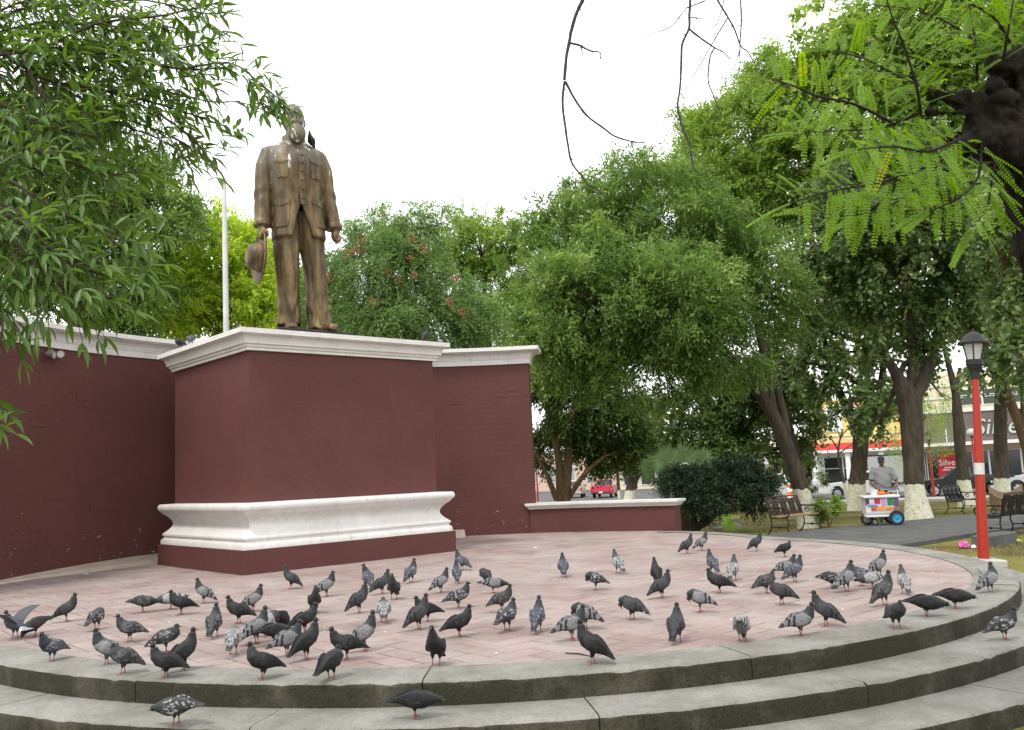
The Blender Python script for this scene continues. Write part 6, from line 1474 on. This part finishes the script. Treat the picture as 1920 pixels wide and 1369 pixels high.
mb = MB(); mb.tube([(-.02, .28, .72), (-.02, .38, .90), (.0, .40, .93), (.56, .40, .93), (.58, .38, .90), (.58, .28, .72)], .016, 8); mb.build('handle', M['cart_b'], cart)
mb = MB(); mb.tube([(.20, -.2, .80), (.20, -.2, .90), (.44, -.2, .90), (.44, -.2, .80)], .010, 6); mb.build('rail', M['cart_w'], cart)
ct = ct0
mb = MB(); mb.lathe([(.001, 0), (.09, 0), (.10, .13), (.085, .13), (.001, .125)], 14); tag(mb.build('bucket', M['cart_w'], None, loc=ct @ Vector((-.12, .02, .802))), 'small white tub standing on the cart lid', 'tub')
crumple('orange_cloth', 'orange cloth lying on the cart lid beside the tub', 'cloth', ct @ Vector((.06, -.04, .80)), (.12, .08, .05), mat('orange_cloth', (.75, .17, .03), .8), 9)
# the vendor: one continuous body, clothes over it
man = thing('person', 'person in grey T-shirt, khaki trousers and dark cap pushing the cart', 'person', VP, vr)
inv = Matrix.Translation(VP) @ Matrix.Rotation(vr, 4, 'Z'); inv = inv.inverted()
hl_ = inv @ (ct @ Vector((.50, .40, .94))); hr_ = inv @ (ct @ Vector((.08, .40, .94)))
if hl_.x < hr_.x: hl_, hr_ = hr_, hl_
SH = 1.40
def arm_pts(sx, h_):
    s_ = Vector((sx * .195, .02, SH)); e = (s_ + h_) / 2 + Vector((sx * .13, .10, -.10)); return s_, e, h_
mb = MB(); arms = {}
mb.rings([[Vector((w * math.cos(a), cy_ + d * math.sin(a), z)) for a in [2 * math.pi * j / 20 for j in range(20)]] for z, w, d, cy_ in
          ((.86, .165, .125, .0), (.95, .18, .145, -.01), (1.05, .185, .155, -.025), (1.18, .185, .145, -.02), (1.30, .195, .13, .0), (1.39, .18, .105, .015), (1.44, .10, .075, .02), (1.47, .06, .06, .015))])
for sx, h_ in ((1, hl_), (-1, hr_)):
    s_, e, h_ = arm_pts(sx, h_); arms[sx] = (s_, e, h_)
    mb.tube([s_, s_.lerp(e, .5), e, e.lerp(h_, .5), h_ + (e - h_).normalized() * .08], [.058, .052, .043, .040, .028], 12)
    d = (h_ - e).normalized(); mb.ell(h_ + (e - h_).normalized() * .03, (.032, .042, .03), 10)
    bar = ((ct.to_3x3() @ Vector((1, 0, 0)))); bar = inv.to_3x3() @ bar
    for k in range(4):
        b0 = h_ + bar * (-.032 + .021 * k); u_ = Vector((0, 0, 1))
        mb.tube([b0 + u_ * .022 + (e - h_).normalized() * .02, b0 + u_ * .026 + d * .02, b0 + d * .034, b0 - u_ * .02 + d * .015], [.0095, .0095, .009, .008], 6)
    mb.tube([h_ + (e - h_).normalized() * .03 + bar * .03, h_ + bar * .045 - Vector((0, 0, .005)), h_ + bar * .03 - Vector((0, 0, .022)) + d * .01], [.011, .010, .008], 6)
LEGS = {1: [(.09, .02, .90), (.10, -.06, .50), (.10, .02, .09)], -1: [(-.09, .02, .90), (-.10, .06, .50), (-.11, .22, .10)]}
for sx, q in LEGS.items(): mb.tube(q, [.085, .06, .04], 12); mb.ell(Vector(q[2]) + Vector((0, -.06, -.05)), (.042, .11, .04), 10)
mb.tube([(0, .015, 1.42), (0, .0, 1.52)], [.056, .054], 12)
hc = Vector((0, -.03, 1.595)); mb.ell(hc, (.076, .095, .115), 16); mb.ell(hc + Vector((0, -.04, -.055)), (.058, .055, .06), 12)
mb.tube([hc + Vector((0, -.088, .02)), hc + Vector((0, -.118, -.02)), hc + Vector((0, -.10, -.03))], [.010, .018, .014], 8)
for sx in (-1, 1): mb.ell(hc + Vector((sx * .078, .005, -.005)), (.012, .022, .032), 8)
me = remesh(mb.mesh('body'), .011, 2); me.materials.append(mat('skin', (.14, .072, .045), .5)); bodyo = put('body', me, man)
for sx in (-1, 1):
    mb = MB(); mb.ell(hc + Vector((sx * .032, -.086, .018)), (.014, .008, .009), 8); mb.build('eye', mat('eye', (.05, .04, .035), .3), man)
mb = MB(); mb.ell(hc + Vector((0, -.092, -.045)), (.034, .012, .010), 8); mb.build('moustache', M['black'], man)
# T-shirt
mb = MB(); mb.rings([[Vector((w * math.cos(a), cy_ + d * math.sin(a), z)) for a in [2 * math.pi * j / 24 for j in range(24)]] for z, w, d, cy_ in
          ((.84, .205, .165, -.01), (.95, .21, .175, -.02), (1.05, .205, .178, -.03), (1.18, .20, .162, -.02), (1.30, .208, .145, .0), (1.39, .195, .118, .015), (1.445, .115, .088, .02), (1.465, .07, .07, .015))])
for sx in (-1, 1):
    s_, e, h_ = arms[sx]; mb.tube([s_ - Vector((sx * .05, 0, 0)), s_, s_.lerp(e, .5), s_.lerp(e, .82)], [.06, .078, .078, .082], 14)
me = remesh(mb.mesh('shirt'), .013, 2)
nrm_ = [v.normal.copy() for v in me.vertices]
for v, vn in zip(me.vertices, nrm_): v.co += vn * .006 * math.sin(v.co.z * 34 + v.co.x * 18 + 2 * math.sin(v.co.y * 16))
me.materials.append(mat('grey_jersey', (.20, .20, .195), .9, noise=.2, nscale=8)); put('shirt', me, man)
mb = MB(); 
for sx, q in LEGS.items(): mb.tube([Vector(q[0]) + Vector((0, 0, .02)), Vector(q[0]).lerp(Vector(q[1]), .5), q[1], Vector(q[1]).lerp(Vector(q[2]), .5), Vector(q[2]) + Vector((0, 0, -.02))], [.115, .105, .085, .078, .080], 14)
mb.ell((0, .01, .90), (.185, .14, .11), 16)
me = remesh(mb.mesh('trousers'), .014, 2); me.materials.append(mat('khaki', (.20, .155, .085), .9, noise=.25, nscale=9)); put('trousers', me, man)
for sx, q in LEGS.items():
    mb = MB(); f_ = Vector(q[2]); mb.ell(f_ + Vector((0, -.065, -.045)), (.052, .135, .045), 12); mb.build('shoe', M['black'], man, smooth=True)
mb = MB(); mb.rings([[hc + Vector((r_ * math.cos(a), .004 + r_ * 1.18 * math.sin(a), z)) for a in [2 * math.pi * j / 20 for j in range(20)]] for r_, z in ((.086, .035), (.088, .07), (.078, .105), (.05, .128), (.01, .135))])
br = [(.075 * math.cos(a), -.07 - .10 * math.sin(a)) for a in [math.pi * i / 10 for i in range(11)]]
mb.prism([(x, y) for x, y in br], 'z', 0, .008); cv = mb.v[-22:]; mb.v[-22:] = [(x, y + hc.y, z + hc.z + .045 + (y + .07) * .25) for x, y, z in cv]
mb.build('cap', mat('dark_cap', (.02, .022, .026), .8), man, smooth=True, sharp=40)
# ---------------------------------------------------------------- vehicles
def arch(cx_, r_, z0, n=8): return [(cx_ - r_ * math.cos(math.pi * i / n), z0 + r_ * math.sin(math.pi * i / n)) for i in range(n + 1)]
def pickup(name, label, loc, heading, col, box=False, cat='pickup truck', L=5.2, W_=1.82, rim=None, tail=None):
    """front points to local -x"""
    t = thing(name, label, cat, loc, heading, 'vehicles on the street'); h = L / 2; rim = rim or M['chrome']
    paint = mat('paint_' + name, col, .28, .1, .6, noise=.06, nscale=2)
    low = [(-h, .42), (-h + .05, .40)] + arch(-h + .95, .42, .40) + [(h - 1.75, .36)] + arch(h - 1.15, .42, .40) + [(h, .42), (h, 1.02 if not box else .80), (h - 2.05, 1.02 if not box else .80), (h - 2.06, 1.04), (-h + 1.55, 1.04), (-h + 1.3, 1.02), (-h + .12, .90), (-h, .72)]
    mb = MB(); mb.prism(low, 'y', -W_ / 2, W_ / 2); body = mb.build('body', paint, t, smooth=True, sharp=25)
    # cab with raked glass
    a0, a1, b0, b1 = -h + 1.45, h - 2.06, -h + 2.15, h - 2.22; zr = 1.66; wi = W_ / 2 - .03; wt = W_ / 2 - .20
    mb = MB(); mb.rings([[(a0, -wi, 1.03), (a1, -wi, 1.03), (a1, wi, 1.03), (a0, wi, 1.03)], [(b0, -wt, zr - .05), (b1, -wt, zr - .05), (b1, wt, zr - .05), (b0, wt, zr - .05)], [(b0 + .12, -wt + .1, zr), (b1 - .1, -wt + .1, zr), (b1 - .1, wt - .1, zr), (b0 + .12, wt - .1, zr)]]); mb.build('cab', paint, t, smooth=True, sharp=30)
    def lerp3(p, q, f): return Vector(p).lerp(Vector(q), f)
    for sy in (-1, 1):
        A_, B_, C_, D_ = (a0, sy * wi, 1.03), (a1, sy * wi, 1.03), (b1, sy * wt, zr - .05), (b0, sy * wt, zr - .05)
        q = [lerp3(lerp3(A_, B_, u_), lerp3(D_, C_, u_), v_) + Vector((0, sy * .012, 0)) for u_, v_ in ((.12, .10), (.95, .10), (.93, .90), (.10, .90))]
        mb = MB(); mb.add(q + [p - Vector((0, sy * .03, 0)) for p in q], [(0, 1, 2, 3), (4, 5, 6, 7), (0, 1, 5, 4), (1, 2, 6, 5), (2, 3, 7, 6), (3, 0, 4, 7)]); mb.build('side_window', M['glass_dark'], t)
        mb = MB(); mb.box((a0 + .62, sy * (W_ / 2 + .012), .86), (.16, .03, .035)); mb.build('door_handle', M['black'], t)
        mb = MB(); mb.box((a0 + .18, sy * (W_ / 2 + .10), 1.12), (.10, .18, .14), ch=.02); mb.build('mirror', M['black'], t)
        mb = MB(); mb.box((-h + .02, sy * (W_ / 2 - .26), .74), (.06, .36, .17), ch=.015); mb.build('headlight', M['milk'], t)
        mb = MB(); mb.box((h + .005, sy * (W_ / 2 - .10), .80 if not box else .62), (.03, .16, .30 if not box else .16)); mb.build('tail_light', mat('tail_red', (.45, .02, .02), .3), t)
        for wx in (-h + .95, h - 1.15): wheel(t, (wx, sy * (W_ / 2 - .12), .345), .345, .23, rim)
    for (x0, x1, sgn) in ((a0, b0, -1), (a1, b1, 1)):
        q = [Vector((x0 + (x1 - x0) * v_ + sgn * .012, u_ * (wi + (wt - wi) * v_), 1.03 + (zr - .05 - 1.03) * v_)) for u_, v_ in ((-.9, .1), (.9, .1), (.88, .9), (-.88, .9))]
        mb = MB(); mb.add(q + [p - Vector((sgn * .03, 0, 0)) for p in q], [(0, 1, 2, 3), (4, 5, 6, 7), (0, 1, 5, 4), (1, 2, 6, 5), (2, 3, 7, 6), (3, 0, 4, 7)]); mb.build('windscreen' if sgn < 0 else 'rear_window', M['glass_dark'], t)
    mb = MB(); mb.box((-h - .04, 0, .50), (.12, W_ - .04, .18), ch=.03); mb.build('bumper', M['chrome'] if not box else M['cart_w'], t)
    mb = MB(); mb.box((h + .05, 0, .50), (.12, W_ - .04, .16), ch=.03); mb.build('bumper', M['chrome'] if tail is None else M['black'], t)
    mb = MB(); mb.box((-h - .004, 0, .74), (.03, W_ - .75, .18)); mb.build('grille', M['black'], t)
    mb = MB(); mb.box((h + .115, 0, .54), (.012, .34, .15)); mb.build('number_plate', M['cart_w'], t)
    if box:
        bx0, bx1 = h - 2.75, h + .35
        mb = MB(); mb.box(((bx0 + bx1) / 2 + .4, 0, 1.72), (bx1 - bx0, 2.05, 1.70), ch=.02); mb.build('cargo_box', mat('box_white', (.40, .41, .40), .45, noise=.1), t)
        for zz in (2.56, .88):
            mb = MB(); mb.box(((bx0 + bx1) / 2 + .4, 0, zz), (bx1 - bx0 + .03, 2.09, .06)); mb.build('box_trim', M['black'], t)
        mb = MB(); mb.box((bx1 + .4, -1.0, 1.72), (.06, .06, 1.66)); mb.build('box_trim', M['black'], t)
    else:
        for sy in (-1, 1):
            mb = MB(); mb.box((h - 1.02, sy * (W_ / 2 - .04), 1.09), (2.0, .07, .10), ch=.02); mb.build('bed_rail', paint, t)
        mb = MB(); mb.box((h - .03, 0, 1.02), (.07, W_ - .1, .20), ch=.02); mb.build('tailgate', paint if tail is None else tail, t)
    return t
SD = math.atan2(-.35, .94)                       # along the street, front to the left
def sp_at(x, d):                                 # point on the street seen at this pixel column
    k = (x - 960) / F_PX; y = d / (.35 * k + .94); p = Vector((k * y, y, 0)); 
    for _ in range(3): p = at(x, 684.5 + 0, y); k2 = p.x / y; y = d / (.35 * k2 + .94)
    p = at(x, 900, y); p.z = gz(p.x, p.y) + .004; return p
pickup('box_truck', 'white box truck with dark trim parked behind the vendor', sp_at(1622, 60.5), SD, (.62, .63, .62), box=True, cat='truck')
pickup('pickup_truck', 'black pickup truck parked below the red poster', sp_at(1806, 60.5), SD, (.012, .012, .014))
pickup('silver_pickup', 'silver pickup truck cut off by the picture edge', sp_at(1962, 60.5), SD, (.48, .49, .50))
rp_ = at(1135, 930, 84); rp_.z = gz(rp_.x, rp_.y) + .006
pickup('red_pickup', 'pink-red pickup truck seen from behind beyond the low parapet', rp_, R(256), (.55, .035, .07), tail=mat('faded_red', (.60, .03, .07), .35))
ps = at(1078, 930, 88); ps.z = gz(ps.x, ps.y) + .006
pickup('beige_pickup', 'beige parked vehicle beside the red pickup', ps, R(262), (.45, .40, .34))
wc = sp_at(1462, 64); pickup('white_pickup', 'white vehicle behind the striped traffic drum', wc, SD, (.66, .66, .66))
M['orange'] = mat('safety_orange', (.75, .16, .04), .5); M['white2'] = mat('reflective_white', (.74, .74, .74), .5)
for x, d, lab in ((1484, 52.5, 'orange and white striped traffic drum beside the leaning tree'),):
    p = sp_at(x, d); t = thing('traffic_drum', lab, 'traffic drum', p); z = 0
    mb = MB(); mb.lathe([(.40, 0), (.40, .08), (.001, .08)], 18); mb.build('base', M['rubber'], t)
    for i in range(5):
        r0, r1 = .31 - .012 * i, .31 - .012 * (i + 1); mb = MB(); mb.lathe([(r0, .08 + i * .2), (r1 + .006, .08 + i * .2 + .19), (r1 - .01, .08 + i * .2 + .20), (.001, .08 + i * .2 + .20)], 18); mb.build('band', M['orange'] if i % 2 == 0 else M['white2'], t)
for x, y_, lab, m_, w in ((1452, 60, 'stack of tan crates at the street edge behind the shrub', mat('tan_crate', (.42, .26, .10), .8, noise=.3), .75),):
    p = sp_at(x, 71.5); p.z += .12; t = thing('crate_stack', lab, 'crates', p, SD)
    for i in range(3):
        for s_ in range(4):
            mb = MB(); mb.box((0, -.35 + .0 * s_, .08 + i * .5 + s_ * .12), (1.1, .03, .10)); mb.build('slat', m_, t)
        mb = MB(); mb.box((0, 0, .24 + i * .5), (1.06, .66, .44)); mb.build('crate', m_, t)
for x, lab in ((1467, 'pale upright barrel beside the tan crates'), (1481, 'pale upright barrel nearest the leaning tree')):
    p = sp_at(x, 71.2); p.z += .12; mb = MB(); mb.lathe([(.001, 0), (.30, 0), (.31, .03), (.30, .35), (.315, .37), (.30, .39), (.30, .70), (.315, .72), (.30, .74), (.31, 1.15), (.28, 1.17), (.001, 1.15)], 18)
    tag(mb.build('barrel', mat('pale_barrel', (.55, .53, .48), .6, noise=.2), None, smooth=True, sharp=40, loc=p), lab, 'barrel', 'pale barrels')

# ---------------------------------------------------------------- shops across the street
def frame_at(x, d):
    p = sp_at(x, d); o = Matrix.Translation(p) @ Matrix.Rotation(SD, 4, 'Z'); return p
def building(name, label, x0, x1, d, h, m_wall, depth=9):
    a, b_ = sp_at(x0, d), sp_at(x1, d); w = (b_ - a).length; z = min(a.z, b_.z)
    t = thing(name, label, 'building', (a.x, a.y, z), math.atan2(b_.y - a.y, b_.x - a.x))
    return t, w
def panel(t, name, x0, x1, z0, z1, y0, y1, m_, parent=None):
    mb = MB(); mb.box(((x0 + x1) / 2, (y0 + y1) / 2, (z0 + z1) / 2), (x1 - x0, abs(y1 - y0), z1 - z0)); return mb.build(name, m_, parent or t)
def shopfront(t, x0, x1, z1, n, mframe, sill=.35, y=0.0, rails=1):
    """glazed bays: each window with its frame and pane, y is the wall face"""
    w = (x1 - x0) / n
    for i in range(n):
        a, b_ = x0 + i * w, x0 + (i + 1) * w; f_ = MB(); e = .055
        for (u0, u1, v0, v1) in ((a, a + e, sill, z1), (b_ - e, b_, sill, z1), (a + e, b_ - e, z1 - e, z1), (a + e, b_ - e, sill, sill + e)) + (((a + e, b_ - e, sill + (z1 - sill) * .62, sill + (z1 - sill) * .62 + .05),) if rails else ()):
            f_.box(((u0 + u1) / 2, y - .03, (v0 + v1) / 2), (u1 - u0, .09, v1 - v0))
        wn = f_.build('window', mframe, t); panel(t, 'pane', a + e, b_ - e, sill + e, z1 - e, y - .012, y + .012, M['glass_dark'], wn)
M['cream'] = mat('cream_wall', (.72, .64, .46), .8, noise=.12); M['yellow_w'] = mat('yellow_wall', (.74, .56, .20), .7, noise=.15); M['brown_w'] = mat('taupe_cladding', (.15, .11, .105), .7, noise=.2)
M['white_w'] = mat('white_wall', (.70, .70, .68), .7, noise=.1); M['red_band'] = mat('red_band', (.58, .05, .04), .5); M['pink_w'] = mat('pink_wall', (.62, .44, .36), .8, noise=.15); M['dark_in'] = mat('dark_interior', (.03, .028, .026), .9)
M['sage'] = mat('sage_letters', (.40, .47, .40), .5); M['poster'] = mat('red_poster', (.52, .015, .05), .5, noise=.2, nscale=3)
# white and yellow shop
t, w = building('yellow_shop', 'yellow-fronted shop with red band and white canopy behind the white truck', 1524, 1738, 74, 7, None)
panel(t, 'wall', 0, w, 0, 3.2, .02, 8, M['white_w']); panel(t, 'upper_wall', 0, w, 3.2, 7.1, .02, 8, M['yellow_w'])
panel(t, 'canopy', -.2, w + .05, 3.0, 3.22, -1.5, .0, M['white_w']); panel(t, 'red_band', -.2, w, 3.26, 3.72, -.35, .015, M['red_band'])
panel(t, 'sign_panel', 1.3, 2.5, 4.6, 6.6, -.06, .015, M['white_w']); panel(t, 'ledge', 0, w, 4.25, 4.38, -.12, .015, M['cream'])
panel(t, 'side_sign', -.55, -.02, 4.3, 6.2, .2, .35, mat('grey_sign', (.45, .44, .44), .6))
sg = panel(t, 'orange_strip', 0, w, 3.74, 4.22, -.05, .015, mat('orange_wall', (.74, .56, .28), .7, noise=.2))
for i in range(4): panel(t, 'column', .15 + i * 2.35, .50 + i * 2.35, 0, 3.0, -1.3, -1.0, M['white_w'])
shopfront(t, .9, w - .2, 2.7, 5, M['white_w'], .3)
panel(t, 'poster', 2.85, 3.35, 1.05, 1.75, -.06, -.045, mat('yellow_poster', (.75, .62, .18), .6))
# taupe shop with lettering and red poster
t, w = building('taupe_shop', 'taupe shop with pale cursive lettering, white canopy and red poster behind the black pickup', 1738, 1985, 74, 9, None)
panel(t, 'wall', 0, w, 0, 3.25, .02, 9, M['brown_w']); panel(t, 'fascia', 0, w, 3.25, 5.55, -.25, 9, M['brown_w']); panel(t, 'upper_wall', 0, w, 5.55, 8.6, .15, 9, M['cream'])
panel(t, 'ledge', 0, w, 5.55, 5.68, -.34, .14, M['white_w']); panel(t, 'canopy', -.1, w, 3.12, 3.36, -1.7, -.26, M['white_w']); panel(t, 'beam', 0, w, 2.75, 3.1, -.35, .015, mat('tan_beam', (.42, .33, .22), .7))
for zz in (6.6, 7.5): panel(t, 'ledge', 0, w, zz, zz + .06, .06, .145, M['white_w'])
shopfront(t, .1, w - .1, 2.72, 8, M['white_w'], .25, rails=0)
shopfront(t, 2.6, w - 1, 7.2, 3, M['white_w'], 6.0, .14)
k = w / 247
po = panel(t, 'poster', (1762 - 1738) * k, (1762 - 1738) * k + 2.0, .75, 2.70, -.10, -.085, M['poster'])
lettering('Silver', .62, .006, ((1764 - 1738) * k, -.107, 1.72), (R(90), 0, 0), M['white2'], po)
panel(t, 'stripe', (1762 - 1738) * k, (1762 - 1738) * k + 2.0, 2.45, 2.68, -.108, -.104, mat('yellow_stripe', (.62, .42, .05), .6, noise=.9, nscale=9), po)
for (u0, zz, uw) in ((.35, 1.52, 1.2), (.25, 1.36, 1.4)): panel(t, 'small_print', (1764 - 1738) * k + u0, (1764 - 1738) * k + u0 + uw, zz, zz + .06, -.107, -.104, M['white2'], po)
cl = MB(); cl.ell(((1764 - 1738) * k + 1.1, -.095, 1.02), (.62, .012, .22), 14); cl.build('motif', M['white2'], po)
lt = lettering('Silver', 1.62, .06, ((1836 - 1738) * k, -.33, 3.85), (R(90), 0, 0), M['sage'], t, .22)
panel(t, 'downpipe', (1783 - 1738) * k, (1783 - 1738) * k + .06, 3.4, 4.4, -.33, -.26, M['white2'])
# open-fronted market building left of the shops
t, w = building('market_building', 'open-fronted building with tan posts and white awning left of the yellow shop', 1440, 1520, 75, 4, None)
panel(t, 'wall', 0, w, 0, 3.0, 1.6, 8, M['dark_in']); panel(t, 'roof', -.2, w + .1, 3.0, 3.3, -.8, 8, M['white_w']); panel(t, 'upper_wall', 0, w, 3.3, 4.6, .3, 8, M['cream'])
for i in range(4): panel(t, 'post', .2 + i * w / 4, .38 + i * w / 4, 0, 3.0, .0, .18, mat('tan_post', (.42, .33, .20), .8))
# pale houses at the end of the side street
t, w = building('pink_house', 'pale pink house far beyond the red pickup', 985, 1160, 118, 5, None)
panel(t, 'wall', 0, w, 0, 5.2, .02, 10, M['pink_w']); panel(t, 'cornice', -.1, w + .1, 5.2, 5.5, -.2, 10, M['white_w'])
for i in range(5):
    u0 = .8 + i * w / 5; f_ = panel(t, 'window', u0, u0 + 1.2, 1.1, 3.3, -.06, .015, M['white_w']); panel(t, 'pane', u0 + .12, u0 + 1.08, 1.22, 3.18, -.075, -.062, mat('pale_pane', (.30, .31, .30), .3), f_)
t, w = building('orange_shop', 'cream shop with orange awning far behind the whitewashed slanting tree', 1162, 1260, 112, 5, None)
panel(t, 'wall', 0, w, 0, 5.0, .02, 10, M['cream']); panel(t, 'awning', 0, w, 2.9, 3.4, -1.2, .01, M['orange'])
for i in range(3):
    u0 = .5 + i * w / 3; f_ = panel(t, 'window', u0, u0 + 1.4, .5, 2.7, -.06, .015, M['white_w']); panel(t, 'pane', u0 + .12, u0 + 1.28, .62, 2.58, -.075, -.062, M['glass_dark'], f_)
t, w = building('white_house', 'white house showing low beneath the dense dark tree', 1262, 1440, 100, 5, None)
panel(t, 'wall', 0, w, 0, 4.6, .02, 10, M['white_w']); panel(t, 'cornice', -.1, w, 4.6, 4.85, -.15, 10, M['cream'])
for i in range(4):
    u0 = .7 + i * w / 4; f_ = panel(t, 'window', u0, u0 + 1.2, 1.0, 2.9, -.06, .015, M['cream']); panel(t, 'pane', u0 + .1, u0 + 1.1, 1.1, 2.8, -.075, -.062, M['glass_dark'], f_)
